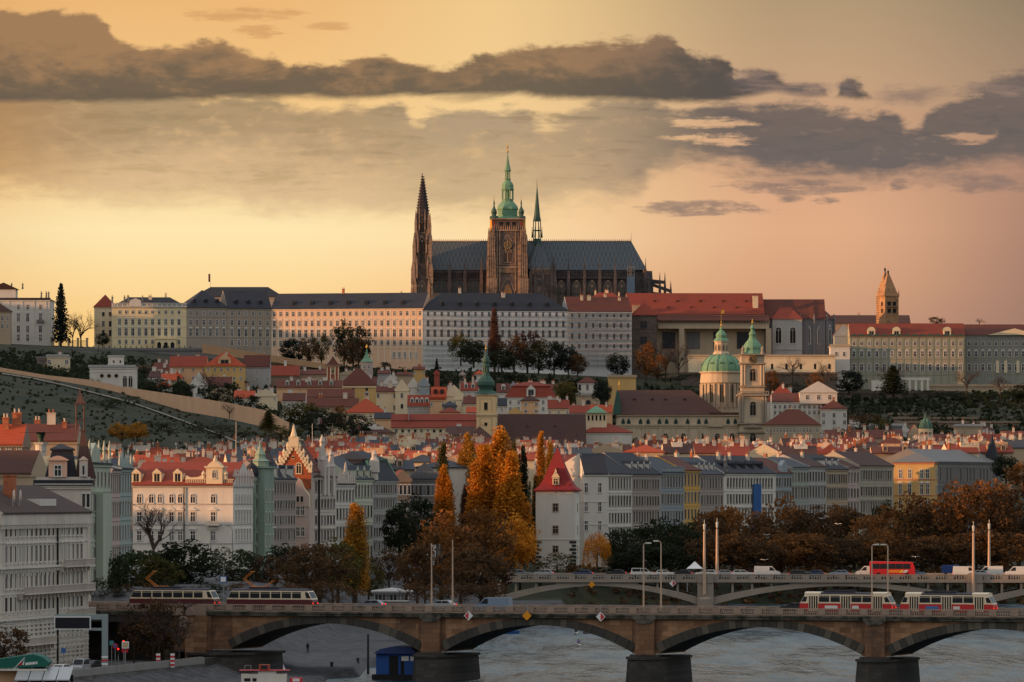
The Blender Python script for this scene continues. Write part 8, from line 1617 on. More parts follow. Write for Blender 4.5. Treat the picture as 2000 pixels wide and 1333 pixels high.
    for yy in (-.9, .9): MB().box(L_ + .0, L_ + .08, yy - .12, yy + .12, .8, 1.0).build('tail_light', TAIL, o)
    for bx in (-3.3, 3.3): MB().box(bx - 1.5, bx + 1.5, -.95, .95, .02, .31).build('bogie', IRON, o)
    for xa, xb, m_ in ads: MB().box(xa, xb, -hw - .025, -hw - .012, .6, 1.15).build('advert', m_, o)
    if panto:
        b = MB()
        for yy in (-.45, .45): b.tube((-2.9, yy, 3.3), (-4.6, yy, 4.5), .05, n=5); b.tube((-4.6, yy, 4.5), (-3.2, yy, 5.6), .045, n=5); b.tube((-1.2, yy, 3.3), (.3, yy, 4.35), .05, n=5) if panto == 2 else None
        b.tube((-3.2, -.8, 5.6), (-3.2, .8, 5.6), .05, n=5); b.tube((-3.2, -.6, 3.32), (-1.2, .6, 3.32), .06, n=5); b.build('pantograph', PANTO, o)
    else:
        b = MB(); b.tube((-2.5, -.4, 3.34), (1.0, -.4, 3.42), .05, n=5); b.tube((-2.5, .4, 3.34), (1.0, .4, 3.42), .05, n=5); b.build('pantograph', IRON if not doors else T_ROOF, o)
    return o
def bs(px, off=0.): 
    k = (px - CX) / F; ox, oy = BX - off * math.sin(TH), BY + off * math.cos(TH); return (k * oy - ox) / (math.cos(TH) - k * math.sin(TH))
tram(bs(1656, 4), 4., T_RED, 'red and cream tram by the lamp posts, behind another tram', True, 0, [(-3.1, -1.2, ADA), (1.0, 2.0, ADA)], True); tram(bs(1853, 4), 4., T_RED, 'red and cream tram with a blue advert, nearest the right edge', True, 0, [(-3.1, -1.2, ADB), (1.0, 2.0, ADA)], True)
tram(bs(532, 4), 4., T_MAR, 'maroon and cream tram with a raised orange pantograph above the big pier', False, 2); tram(bs(341, 4), 4., T_MAR, 'dark maroon tram half hidden by twigs, at the left end of the bridge', False, 1)

# ================================================================ road vehicles
CP = {}
def paint(n, c): 
    return mat('car_paint_' + n, c, .3, .06, .5, 'plain', spec=.6)
SHAPES = {'hatch': (2.05, [(-2.05, .35), (2.05, .35), (2.1, .75), (1.95, .92), (1.05, 1.0), (-1.85, 1.0), (-2.1, .85)], [(1.1, 1.0), (.35, 1.45), (-1.3, 1.46), (-1.85, 1.0)]),
          'estate': (2.3, [(-2.3, .35), (2.3, .35), (2.32, .75), (2.15, .92), (1.1, 1.0), (-2.2, 1.02), (-2.33, .8)], [(1.15, 1.0), (.4, 1.48), (-1.75, 1.5), (-2.2, 1.0)]),
          'van': (2.8, [(-2.8, .35), (2.8, .35), (2.82, .8), (2.6, 1.15), (1.9, 1.28), (-2.78, 1.28), (-2.82, .8)], [(1.95, 1.28), (1.05, 2.25), (-2.7, 2.3), (-2.78, 1.28)]),
          'mpv': (2.5, [(-2.5, .35), (2.5, .35), (2.5, .75), (2.3, 1.0), (1.5, 1.08), (-2.45, 1.08), (-2.5, .8)], [(1.55, 1.08), (.7, 1.85), (-2.3, 1.88), (-2.45, 1.08)])}
CARM = {}
def car(kind, pt, rz, p_, label, left=True, name='car', cat='car', group='vehicles crossing the concrete bridge', tail=True):
    hl, lo, up = SHAPES[kind]; key = (kind, p_.name)
    if key not in CARM:
        hw = .86 if kind != 'van' else .98
        b = MB().prism_y(lo, -hw, hw); ctop = [(x, z) for x, z in up]; b.prism_y(ctop, -hw + .1, hw - .1); me = b.mesh('body', [p_])
        zt, zb = up[1][1] - .08, up[0][1] + .05
        if kind == 'van': wn = [[(1.75, zb), (.98, zt - .1), (.5, zt - .1), (.5, zb)]]
        else:
            x0, x1 = up[3][0] + .3, up[0][0] - .22; xm = (x0 + x1) / 2; wn = [[(x1, zb), (up[1][0] - .02, zt), (xm + .05, zt), (xm + .05, zb)], [(xm - .05, zb), (xm - .05, zt), (up[2][0] + .12, zt), (x0, zb)]]
        wins = []
        for w_ in wn:
            for sg_ in (-1, 1): wins.append(MB().prism_y(w_, sg_ * (hw - .1), sg_ * (hw - .085)).mesh('window', [GLASS]))
        f = MB(); f.face([(up[0][0] + .0, -hw + .18, up[0][1] + .04), (up[0][0] + .0, hw - .18, up[0][1] + .04), (up[1][0] + .04, hw - .24, up[1][1] - .05), (up[1][0] + .04, -hw + .24, up[1][1] - .05)])
        f.v = [(x + .02, y, z + .01) for x, y, z in f.v]
        CARM[key] = (me, wins, f.mesh('windscreen', [GLASS]), MB().lathe([(.32, -.1), (.32, .1)], 14).mesh('wheel', [WHEEL]), MB().box(-.03, .03, -.14, .14, -.09, .09).mesh('tail_light', [TAIL]), MB().box(-.03, .03, -.16, .16, -.08, .08).mesh('headlight', [mat('headlight_off', (214, 210, 200), .2, .1, 1., 'plain')]))
    me, wins, ws, wh, tl, hd = CARM[key]; hw = .86 if kind != 'van' else .98
    o = thing(name, label, cat, pt, rz + (math.pi if left else 0), group); obj('body', me, o)
    for w_ in wins: obj('window', w_, o)
    obj('windscreen', ws, o)
    for sx_ in (-1, 1):
        for sy_ in (-1, 1): q_ = obj('wheel', wh, o, (sx_ * hl * .62, sy_ * (hw - .09), .32)); q_.rotation_euler[0] = math.pi / 2
    for sy_ in (-1, 1): obj('tail_light', tl, o, (lo[-1][0] - .02, sy_ * (hw - .16), .86)); obj('headlight', hd, o, (lo[2][0] + .01, sy_ * (hw - .18), lo[2][1] + .02))
    return o
CG, CB, CW, CK, CS, CBL = paint('grey', (118, 118, 122)), paint('blue', (52, 66, 96)), paint('white', (214, 208, 198)), paint('black', (34, 34, 38)), paint('silver', (160, 160, 160)), paint('pale_blue', (116, 134, 152))
z2r = z2(1128) + .012
for px, kd, p_, lf, off, l in [(1014, 'estate', CG, False, 4, 'dark grey estate car at the left end of the concrete bridge'), (1058, 'hatch', CS, True, 8, 'silver hatchback under the olive bush'), (1136, 'hatch', CB, True, 5, 'dark blue hatchback right of the water tower foot'), (1200, 'hatch', CK, True, 9, 'black hatchback before the dark low trees'), (1254, 'mpv', CW, False, 4, 'white panel car with dark side windows, leftmost of a white pair'), (1296, 'hatch', CW, False, 6, 'white hatchback, right one of a white pair'), (1330, 'hatch', CK, True, 8, 'black hatchback left of the white market tent'),
                           (1378, 'estate', CW, True, 5, 'white estate car passing the pier of the concrete bridge'), (1418, 'hatch', CS, False, 8, 'silver hatchback just right of the pale masts'), (1450, 'estate', CW, False, 5, 'white saloon left of the white delivery van'), (1563, 'estate', CK, False, 4, 'black estate car right of the white delivery van'), (1590, 'hatch', CB, True, 8, 'dark blue hatchback right behind the black estate car'), (1640, 'hatch', CBL, True, 5, 'grey blue hatchback alone left of the red coach'), (1790, 'hatch', CBL, False, 6, 'pale blue hatchback right of the red coach'), (1912, 'hatch', CBL, True, 4, 'pale blue car between the two white vans')]:
    car(kd, b2pt(b2s(px), off, z2r), TH2, p_, l, lf)
for px, off, lf, l in [(1498, 5, False, 'white delivery van in the middle of the concrete bridge'), (1888, 5, False, 'white delivery van right of the blue box truck'), (1936, 9, True, 'white van between delivery vans at the right'), (1990, 5, True, 'white van with a dark side window, cut by the right edge'), (1698, 9, True, 'white van tail just left of the red coach')]:
    car('van', b2pt(b2s(px), off, z2r), TH2, CW, l, lf, 'van', 'van')
o = thing('box_truck', 'small truck with a dark blue tarpaulin box', 'truck', b2pt(b2s(1862), 8, z2r), TH2, 'vehicles crossing the concrete bridge'); MB().box(-2.2, 1.4, -1, 1, .8, 2.5).build('cargo_box', mat('tarp_blue', (44, 66, 120)), o); MB().prism_y([(1.45, .5), (2.8, .5), (2.8, 1.2), (2.4, 2.1), (1.45, 2.1)], -.95, .95).build('cab', CB, o)
for x in (-1.4, 2.1):
    for y in (-.8, .8): q_ = obj('wheel', MB().lathe([(.4, -.12), (.4, .12)], 12).mesh('wheel', WHEEL), o, (x, y, .4)); q_.rotation_euler[0] = math.pi / 2
# red coach
o = thing('coach', 'red coach with dark windows and orange streaks along its side', 'coach', b2pt(b2s(1743), 4, z2r), TH2, 'vehicles crossing the concrete bridge')
MB().prism_y([(-4.7, .3), (4.7, .3), (4.85, .9), (4.75, 2.0), (4.3, 3.2), (-4.5, 3.35), (-4.8, 3.1)], -1.22, 1.22).build('body', mat('coach_red', (196, 32, 34), .35, .08, .5, 'plain', spec=.5), o)
for sg_ in (-1, 1):
    for k_ in range(5): xa = -4.2 + k_ * 1.62; y0_ = sg_ * 1.225; MB().box(xa, xa + 1.54, min(y0_, y0_ + sg_ * .02), max(y0_, y0_ + sg_ * .02), 1.75, 2.85).build('window', GLASS, o)
    y0_ = sg_ * 1.226
    for xa, xb, c, n_ in ((-1.2, 1.2, (222, 130, 40), 'orange'), (1.3, 2.0, (232, 190, 60), 'yellow'), (2.1, 3.0, (200, 200, 190), 'pale')): MB().prism_y([(xa, .95), (xb, .95), (xb + .4, 1.55), (xa + .5, 1.5)], min(y0_, y0_ + sg_ * .01), max(y0_, y0_ + sg_ * .01)).build('side_streak', mat('streak_' + n_, c, .4, .1, 1, 'plain'), o)
MB().face([(4.8, -1.1, 1.4), (4.8, 1.1, 1.4), (4.36, 1.05, 3.1), (4.36, -1.05, 3.1)]).build('windscreen', GLASS, o)
for x in (-2.9, 3.1):
    for y in (-1.1, 1.1): q_ = obj('wheel', MB().lathe([(.48, -.14), (.48, .14)], 14).mesh('wheel', WHEEL), o, (x, y, .48)); q_.rotation_euler[0] = math.pi / 2
G_S = 'vehicles on the stone bridge'
car('hatch', bpt(bs(724, 4), 4, 10.32), TH, CG, 'grey car beside the kiosk on the stone bridge', True, group=G_S); car('hatch', bpt(bs(862, 5), 5, 10.32), TH, CS, 'silver car between the two tall lamp posts', True, group=G_S); car('van', bpt(bs(963, 5), 5, 10.0), TH, CBL, 'blue grey minibus on the stone bridge heading left', True, 'van', 'van', G_S); car('hatch', bpt(bs(1552, 5), 5, 10.32), TH, CK, 'black car just left of the right hand trams', True, group=G_S)

# ================================================================ lamp posts and masts
LP = mat('post_pale', (190, 160, 134), .6, .15, .5, 'plain'); LPD = mat('post_grey', (128, 128, 126), .6, .15, .5, 'plain'); LAMPG = mat('lamp_glass', (206, 200, 186), .3, .1, 1., 'plain')
def post(x, y, zb, zt, r, label, arm=0., m_=None, group='lamp posts along the stone bridge', name='lamp_post', cat='lamp post', rz=TH):
    o = thing(name, label, cat, (x, y, zb), rz, group); h = zt - zb; m_ = m_ or LP
    MB().tube((0, 0, -.3), (0, 0, h * .35), r * 1.25, r * 1.1, 8).tube((0, 0, h * .35), (0, 0, h), r, r * .75, 8).build('pole', m_, o)
    if arm:
        b = MB(); pts_ = [(0, 0, h)] + [(arm * (1 - math.cos(t)) , 0, h + abs(arm) * .75 * math.sin(t)) for t in (.4, .8, 1.2, 1.57)]
        for a, c in zip(pts_, pts_[1:]): b.tube(a, c, r * .6, n=6)
        b.build('arm', m_, o); e = pts_[-1]; MB().box(e[0] - .1 if arm > 0 else e[0] - .65, e[0] + .65 if arm > 0 else e[0] + .1, -.16, .16, e[2] - .1, e[2] + .1).build('lamp_head', LAMPG, o)
    return o
for px, off, top, arm, l in [(843, 1.2, 1062, 0, 'tall plain lamp post, left of the pair before russet trees'), (884, 1.2, 1055, 0, 'tall plain lamp post, right of the pair before russet trees'), (1257, 1.2, 1066, .5, 'slim lamp post, left of the pair over the middle pier'), (1291, 10.5, 1062, -.5, 'slim lamp post, right of the pair over the middle pier'), (1703, 1.2, 1068, .4, 'slim lamp post, left of the pair at the right hand trams'), (1734, 10.5, 1068, -.4, 'slim lamp post, right of the pair at the right hand trams')]:
    x, y, z = bpt(bs(px, off), off, 10.0); post(x, y, 10.0, ZP(top, y), .12, l, arm)
for px, off, top, l in [(1376, -1.2, 1038, 'stout pale mast, left of the pair by the white market tent'), (1398, 17, 1034, 'stout pale mast, right of the pair by the white market tent'), (1901, -1.2, 1041, 'stout grey mast by the right pier of the concrete bridge'), (1937, 17, 1037, 'stout orange lit mast at the far right of the concrete bridge')]:
    x, y, z = b2pt(b2s(px), off); o = post(x, y, 9.3 if off > 0 else 6.5, ZP(top, y), .3, l, 0, LP, 'stout masts of the concrete bridge', 'mast', 'mast', TH2)
    MB().lathe([(.2, ZP(top, y) - o.location.z + .3), (.3, ZP(top, y) - o.location.z + 1.4), (.2, ZP(top, y) - o.location.z + 1.5)], 8).tube((0, 0, ZP(top, y) - o.location.z), (0, 0, ZP(top, y) - o.location.z + 2.4), .06, n=5).build('lamp_head', LAMPG, o)
for px, top, base, Y, arm, l in [(412, 1041, 1100, 1130, -.9, 'thin street lamp before the white corner house, left one'), (454, 1037, 1100, 1140, -1.4, 'curved street lamp before the white corner house, right one'), (334, 1038, 1100, 1120, .7, 'thin street lamp among the bare tree branches'), (437, 1104, 1160, 930, -2., 'curved street lamp behind the blue sign boards'), (560, 1046, 1100, 1150, -2.2, 'curved street lamp before the mauve town house'), (537, 1088, 1120, 1100, -.8, 'short curved lamp below the green turret')]:
    x = XP(px, Y); post(x, Y, ZP(base, Y), ZP(top, Y), .09, l, arm, LPD, 'street lamps along the upper embankment', 'street_lamp', 'street lamp', 0)
for px, top, Y, l in [(461, 824, 1500, 'thin flagstaff on the rooftops, left of three'), (574, 828, 1440, 'thin flagstaff on the rooftops, middle of three'), (610, 828, 1480, 'thin flagstaff on the rooftops, right of three')]:
    post(XP(px, Y), Y, ZP(885, Y), ZP(top, Y), .08, l, 0, P_WHITE, 'thin flagstaffs standing on rooftops', 'flagstaff', 'flagstaff', 0)

# ================================================================ embankment, quay and its things
WALLS = mat('quay_stone', (112, 108, 102), .9, .25, .3, 'block', rgb2=(94, 90, 86), p=.7)
qa, qb = (XP(128, 776), 776.), (XP(400, 842), 842.)
L_ = math.hypot(qb[0] - qa[0], qb[1] - qa[1]); rz = math.atan2(qb[1] - qa[1], qb[0] - qa[0])
o = thing('quay_wall', 'grey stone quay wall with upright coping slabs below the gantry', 'wall', (qa[0], qa[1], 0), rz)
b = MB(); b.box(-14, L_, 0, 1.4, -3, 2.5); b.build('wall', WALLS, o); b = MB(); x = -14.
while x < L_ - .5: b.box(x, x + .95, -.06, .5, 2.504, 3.5 + .05 * math.sin(x * 3)); x += 1.02
b.build('coping', mat('coping_stone', (134, 130, 124), .9, .2, .6), o)
b = MB(); b.box(L_ - .1, L_ + 10, .2, 1.8, -3, 3.2); b.build('end_wall', GRAN, o)
struct(obj('road', MB().box(-14, L_ + 4, 1.6, 13, 2.46, 2.56).mesh('road', ASPH), None, (qa[0], qa[1], 0), rz))
# gantry with the blank message board
YG = 800; q = YG / F; zg = ZP(1306, YG)
o = thing('sign_gantry', 'grey road gantry carrying a blank dark message board', 'gantry', (XP(205, YG), YG, zg)); h_ = (1306 - 1200) * q; gm = mat('gantry_grey', (134, 144, 142), .55, .12, .5, 'plain')
b = MB(); b.box(-.42, .42, -.35, .35, -1, h_); b.box(-99 * q, -.421, -.3, .3, h_ - .75, h_ - .02); b.box(-32 * q, -.421, -.3, .3, h_ - 32 * q, h_ - 27 * q); b.build('frame', gm, o)
MB().box(-99 * q, -27 * q, -.55, -.31, h_ - 30 * q, h_ - 4 * q).build('board_frame', mat('board_frame', (212, 210, 204), .5, .1, 1., 'plain'), o); MB().box(-96.5 * q, -29.5 * q, -.6, -.552, h_ - 27.5 * q, h_ - 6.5 * q).build('message_board', mat('board_dark', (28, 28, 36), .3, .1, 1., 'plain'), o)
for k_ in range(4): MB().box(-.45, .45, -.38, -.351, k_ * .5, k_ * .5 + .25).build('warning_stripe', SR if k_ % 2 == 0 else SWH, o)
# traffic signs
def sign(px, py, zpost, Y, label, shape, cols, r=.35, ):
    o = thing('traffic_sign', label, 'sign', (XP(px, Y), Y, 2.5), 0, 'road signs and signals in the underpass road'); zc = ZP(py, Y) - 2.5
    MB().tube((0, .06, -.2), (0, .06, zc + r), .05, n=6).build('pole', LPD, o)
    if shape == 'disc':
        for k_, (c, rr) in enumerate(zip(cols, (r, r * .72))):
            d = MB().lathe([(rr, 0), (rr, .03)], 18).build('plate', c, o, (0, -.02 - .035 * k_, zc)); d.rotation_euler[0] = math.pi / 2
        MB().prism_y([(-r * .55, -r * .45), (-r * .42, -r * .58), (r * .55, r * .45), (r * .42, r * .58)], -.14, -.125).build('red_bar', SR, o, (0, 0, zc))
    else:
        w_ = r * (1 if shape == 'sq' else 1.6); MB().box(-w_, w_, -.03, .0, zc - r, zc + r).build('plate', cols[0], o)
        if len(cols) > 1: MB().box(-w_ * .75, w_ * .75, -.05, -.034, zc - r * .7, zc + r * .7).build('symbol', cols[1], o)
    return o
SB, SGN = mat('sign_blue', (52, 92, 150), .5, .1, 1, 'plain'), mat('sign_teal', (60, 130, 124), .5, .1, 1, 'plain')
sign(218, 1256, 0, 812, 'small teal square sign right of the gantry post', 'sq', [SGN], .3); sign(225, 1262, 0, 805, 'round blue and red sign on a thin post', 'disc', [SR, SB], .38); sign(245, 1260, 0, 808, 'square pale sign above a red plate', 'sq', [SWH, mat('sign_tan', (196, 170, 130))], .5); sign(244, 1271, 0, 808.3, 'wide red plate below the square pale sign', 'wide', [SR], .28); sign(124, 1271, 0, 795, 'small blue sign with a pale plate before the rose grey house', 'sq', [SB], .33); sign(436, 1132, 0, 905, 'pair of blue sign boards by the trams', 'sq', [SB, SWH], .55)
o = thing('traffic_light', 'traffic signal glowing red beside the round sign', 'traffic light', (XP(231, 806), 806, 2.5), 0); zc = ZP(1268, 806) - 2.5; MB().tube((0, .1, -.2), (0, .1, zc), .06, n=6).build('pole', LPD, o); MB().box(-.16, .16, -.1, .12, zc - .75, zc + .22).build('housing', DARK, o); d = MB().lathe([(.12, 0), (.12, .03)], 12).build('red_lamp', glow('signal_red', (255, 30, 20), 4.), o, (0, -.1, zc)); d.rotation_euler[0] = math.pi / 2
o = thing('traffic_light', 'traffic signal glowing red deep in the underpass', 'traffic light', (XP(263, 846), 822, 2.5), 0); zc = ZP(1253, 822) - 2.5; MB().tube((0, .1, -.2), (0, .1, zc), .06, n=6).build('pole', LPD, o); MB().box(-.16, .16, -.1, .12, zc - .75, zc + .22).build('housing', DARK, o); d = MB().lathe([(.12, 0), (.12, .03)], 12).build('red_lamp', MATS['signal_red'], o, (0, -.1, zc)); d.rotation_euler[0] = math.pi / 2
for px, l in ((309, 'striped bollard in the underpass, left of two'), (337, 'striped bollard in the underpass, right of two')):
    o = thing('striped_bollard', l, 'bollard', (XP(px, 824), 824, 2.5), 0, 'striped bollards in the underpass')
    MB().box(-.3, .3, -.1, .1, 0, 2.).build('post', SWH, o)
    for k_ in range(3): MB().box(-.31, .31, -.13, -.101, .2 + k_ * .6, .5 + k_ * .6).build('stripe', SR, o)
car('mpv', (XP(157, 800), 800, 2.56), math.radians(80), CS, 'silver people carrier driving away under the gantry', True, group='vehicles on the lower road'); car('hatch', (XP(120, 790), 788, 2.56), math.radians(70), CW, 'white hatchback partly hidden by the quay wall', True, group='vehicles on the lower road'); car('hatch', (XP(178, 806), 806, 2.56), math.radians(70), CK, 'black hatchback right of the silver people carrier', True, group='vehicles on the lower road')
# pavilion: green awning and glazed roof
YP_ = 752; q = YP_ / F; o = thing('awning_pavilion', 'riverside pavilion with a rounded green awning and pale lettering', 'pavilion', (XP(40, YP_), YP_, ZP(1340, YP_)))
gz = lambda p: ZP(p, YP_) - ZP(1340, YP_); gx = lambda p: XP(p, YP_) - XP(40, YP_)
MB().box(gx(-20), gx(88), 0, 5, -2, gz(1309)).build('wall', P_PEACH, o); aw = MB(); aw.prism_y([(gx(-20), gz(1306)), (gx(92), gz(1302)), (gx(97), gz(1294)), (gx(84), gz(1283)), (gx(66), gz(1278)), (gx(30), gz(1283)), (gx(-20), gz(1290))], -1.2, 4.8); aw = aw.build('awning', mat('awning_green', (26, 92, 78), .7, .12, .6, 'plain'), o)
MB().box(gx(-20), gx(92), -1.4, -.1, gz(1310), gz(1306.5)).build('valance', P_WHITE, o)
b = MB()
for i, (w_, h__) in enumerate(((1.5, 1), (1.2, .8), (1.5, 1), (1.2, .9), (1.6, 1), (1.2, .8), (.8, 1), (1.4, .9))): x = gx(51) + i * 3.0 * q; b.box(x, x + .09, -1.24, -1.202, gz(1299) + i * .02, gz(1294) + i * .02); b.box(x + .06, x + w_ * q * 1.2, -1.24, -1.202, gz(1296.5 if i % 2 else 1294.8) + i * .02, gz(1295.6 if i % 2 else 1294) + i * .02); b.box(x + w_ * q * 1.2, x + w_ * q * 1.2 + .07, -1.24, -1.202, gz(1299) + i * .02, gz(1294.5) + i * .02)
b.build('lettering', SWH, aw)
b = MB(); b.prism_y([(gx(37), gz(1299)), (gx(44), gz(1299)), (gx(45), gz(1291))], -1.24, -1.202, 0); b.prism_y([(gx(37), gz(1299) + .005), (gx(45), gz(1291) + .01), (gx(49), gz(1286))], -1.24, -1.202, 1); b.prism_y([(gx(45.2), gz(1298)), (gx(48), gz(1299)), (gx(49.2), gz(1287))], -1.24, -1.202, 2); b.tube((gx(27), -1.25, gz(1308)), (gx(50), -1.25, gz(1284)), .05, n=5, mi=2); b.build('painted_flag', [SR, SB, SWH], aw)
b = MB(); m_ = mat('glazed_roof', (158, 158, 156), .35, .12, .6, 'plain', spec=.5)
for i in range(4):
    x0, x1 = gx(36 + i * 27), gx(36 + (i + 1) * 27) - .12; b.add([(x0, -6, gz(1325)), (x1, -6, gz(1325)), (x1, 1, gz(1303)), (x0, 1, gz(1303)), (x0, -6, gz(1325) - .15), (x1, -6, gz(1325) - .15), (x1, 1, gz(1303) - .15), (x0, 1, gz(1303) - .15)], [(0, 1, 2, 3), (4, 7, 6, 5), (0, 4, 5, 1), (1, 5, 6, 2), (2, 6, 7, 3), (3, 7, 4, 0)])
g_ = thing('glass_roof_shelter', 'shelter with a sloping pale glazed roof beside the green awning', 'shelter', tuple(o.location)); b.build('roof', m_, g_)
for p in (37, 64, 91, 118, 143): MB().box(gx(p) - .1, gx(p) + .1, -5.9, -5.7, -3, gz(1325) - .16).build('post', STEEL, g_)
MB().box(gx(36), gx(144), -1, -.8, -3, gz(1318)).build('back_wall', DARK, g_)
# blue houseboat
YHB = 846; q = YHB / F; o = thing('houseboat', 'blue floating cabin moored beside the left bridge pier', 'houseboat', (XP(772, YHB), YHB, 0), math.radians(-14)); BLU = mat('cabin_blue', (36, 76, 140), .7, .15, .5)
hx = lambda p: (p - 772) * q; hz = lambda p: ZP(p, YHB)
MB().box(hx(728), hx(816), -1, 6, -.5, .75).build('pontoon', DARK, o); MB().box(hx(733), hx(815), 0, 5, .76, hz(1276)).build('cabin', BLU, o)
MB().prism_y([(hx(729), hz(1277)), (hx(818), hz(1277)), (hx(806), hz(1264)), (hx(775), hz(1262)), (hx(744), hz(1268))], -.7, 5.6).build('roof', mat('cabin_roof', (48, 64, 112), .6, .2, .5, 'plain'), o)
MB().box(hx(760), hx(778), -.05, -.002, .8, hz(1282)).box(hx(783), hx(790), -.05, -.002, .8, hz(1284)).build('doorway', DARK, o)
for p in (790, 808): MB().box(hx(p) - .4, hx(p) + .7, -.06, -.052, hz(1291), hz(1282)).build('window', ADA, o)
MB().box(hx(757), hx(760), -.12, -.0, .8, hz(1277)).build('post', BLU, o)
o = thing('mooring_pole', 'dark mooring pole standing left of the blue houseboat', 'pole', (XP(719, 872), 872, 0)); MB().tube((0, 0, -2), (0, 0, ZP(1240, 872)), .22, .16, 8).lathe([(.24, ZP(1240, 872)), (.02, ZP(1238, 872))], 8).build('pole', IRON, o)
# white and red boat cut by the lower edge
YBT = 800; q = YBT / F; o = thing('motor_boat', 'white and red riverboat with a small pilot cabin at the lower edge', 'boat', (XP(525, YBT), YBT, 0)); tx_ = lambda p: (p - 525) * q; tz = lambda p: ZP(p, YBT)
hull = MB(); hull.add([(tx_(436), 0, .7), (tx_(470), -1.8, 1.1), (tx_(600), -1.9, .95), (tx_(600), 1.9, .95), (tx_(470), 1.8, 1.1), (tx_(450), 0, -.5), (tx_(475), -1.4, -.5), (tx_(596), -1.5, -.5), (tx_(596), 1.5, -.5), (tx_(475), 1.4, -.5)], [(0, 1, 6, 5), (1, 2, 7, 6), (2, 3, 8, 7), (3, 4, 9, 8), (4, 0, 5, 9), (0, 4, 3, 2, 1)]); hull.build('hull', P_WHITE, o)
MB().box(tx_(472), tx_(560), -1.5, 1.5, 1.13, tz(1316)).box(tx_(505), tx_(540), -1.3, 1.3, tz(1316) + .005, tz(1310)).build('cabin', P_WHITE, o); MB().box(tx_(468), tx_(566), -1.6, 1.6, tz(1310) + .01, tz(1309)).build('cabin_roof', SR, o)
MB().box(tx_(478), tx_(490), -1.53, -1.502, 1.3, 1.75).box(tx_(494), tx_(502), -1.53, -1.502, 1.3, 1.75).build('window', DARK, o); MB().box(tx_(506), tx_(527), -1.0, .6, tz(1309) + .01, tz(1298)).build('wheelhouse', P_RED, o); MB().box(tx_(510), tx_(523), -1.04, -1.002, tz(1307), tz(1300)).build('window', GLASS, o)
MB().box(tx_(567), tx_(590), -1.5, 1.5, 1.0, 1.75).build('red_deck_box', SR, o); MB().box(tx_(572), tx_(586), -1.53, -1.502, 1.3, 1.7).build('white_panel', SWH, o)
b = MB(); b.tube((tx_(553), 0, 1.8), (tx_(553), 0, tz(1297)), .05, n=5); b.tube((tx_(478), 0, 2), (tx_(478), 0, tz(1300)), .05, n=4); b.tube((tx_(490), 0, 2), (tx_(490), 0, tz(1300)), .05, n=4); b.tube((tx_(478), 0, tz(1300)), (tx_(490), 0, tz(1300)), .05, n=4); b.build('rails', STEEL, o)
MB().prism_y([(tx_(553), tz(1309)), (tx_(558), tz(1310)), (tx_(554), tz(1298))], -.02, .02).build('flag', SWH, o); MB().prism_y([(tx_(554.5), tz(1302)), (tx_(559), tz(1309)), (tx_(555), tz(1298))], -.021, .021).build('flag_blue', SB, o)
def lowbox(name, label, cat, px, py, Y, l, h, m_, rz=0., boat=True):
    o = thing(name, label, cat, (XP(px, Y), Y, 0), rz); v = [(-l / 2, 0, h), (-l * .3, -h, h * .9), (l * .45, -h, h * .9), (l * .45, h, h * .9), (-l * .3, h, h * .9), (-l * .4, 0, -.3), (-l * .3, -h * .6, -.3), (l * .4, -h * .6, -.3), (l * .4, h * .6, -.3), (-l * .3, h * .6, -.3)]
    MB().add(v, [(0, 1, 6, 5), (1, 2, 7, 6), (2, 3, 8, 7), (3, 4, 9, 8), (4, 0, 5, 9), (0, 4, 3, 2, 1)]).build('hull', m_, o); return o
o = lowbox('rowing_boat', 'blue rowing boat moored under the far end of the middle arch', 'boat', 992, 1240, 1120, 5.2, .6, SB); MB().box(-1.2, 1.0, -.4, .4, .5, 1.2).build('cover', P_PINK, o)
o = lowbox('small_boat', 'small dark red boat near the right side of the middle arch', 'boat', 1150, 1240, 1120, 2.4, .35, T_MAR)
# rowers, walker
SKIN = mat('skin', (190, 140, 110), .6, .1, 1., 'plain'); CLB = mat('cloth_black', (30, 30, 34), .9, .2, 1., 'plain'); CLV = mat('cloth_violet', (130, 96, 150), .9, .2, 1., 'plain'); HAIR = mat('hair_dark', (40, 32, 28), .8, .2, 1., 'plain')
def figure(joints, radii, edges, root, m_, name='body'):
    me = bpy.data.meshes.new(name); me.from_pydata([Vector(j) for j in joints], edges, []); o = obj(name, me, root); me.materials.append(m_)
    sk = o.modifiers.new('skin', 'SKIN'); sv = me.skin_vertices[0].data if me.skin_vertices else None
    if sv is None:
        bm = bmesh.new(); bm.from_mesh(me); bm.verts.layers.skin.verify(); bm.to_mesh(me); bm.free(); sv = me.skin_vertices[0].data
    for v, r in zip(sv, radii): v.radius = (r, r)
    sv[0].use_root = True
    ss_ = o.modifiers.new('sub', 'SUBSURF'); ss_.levels = 1; ss_.render_levels = 1; return o
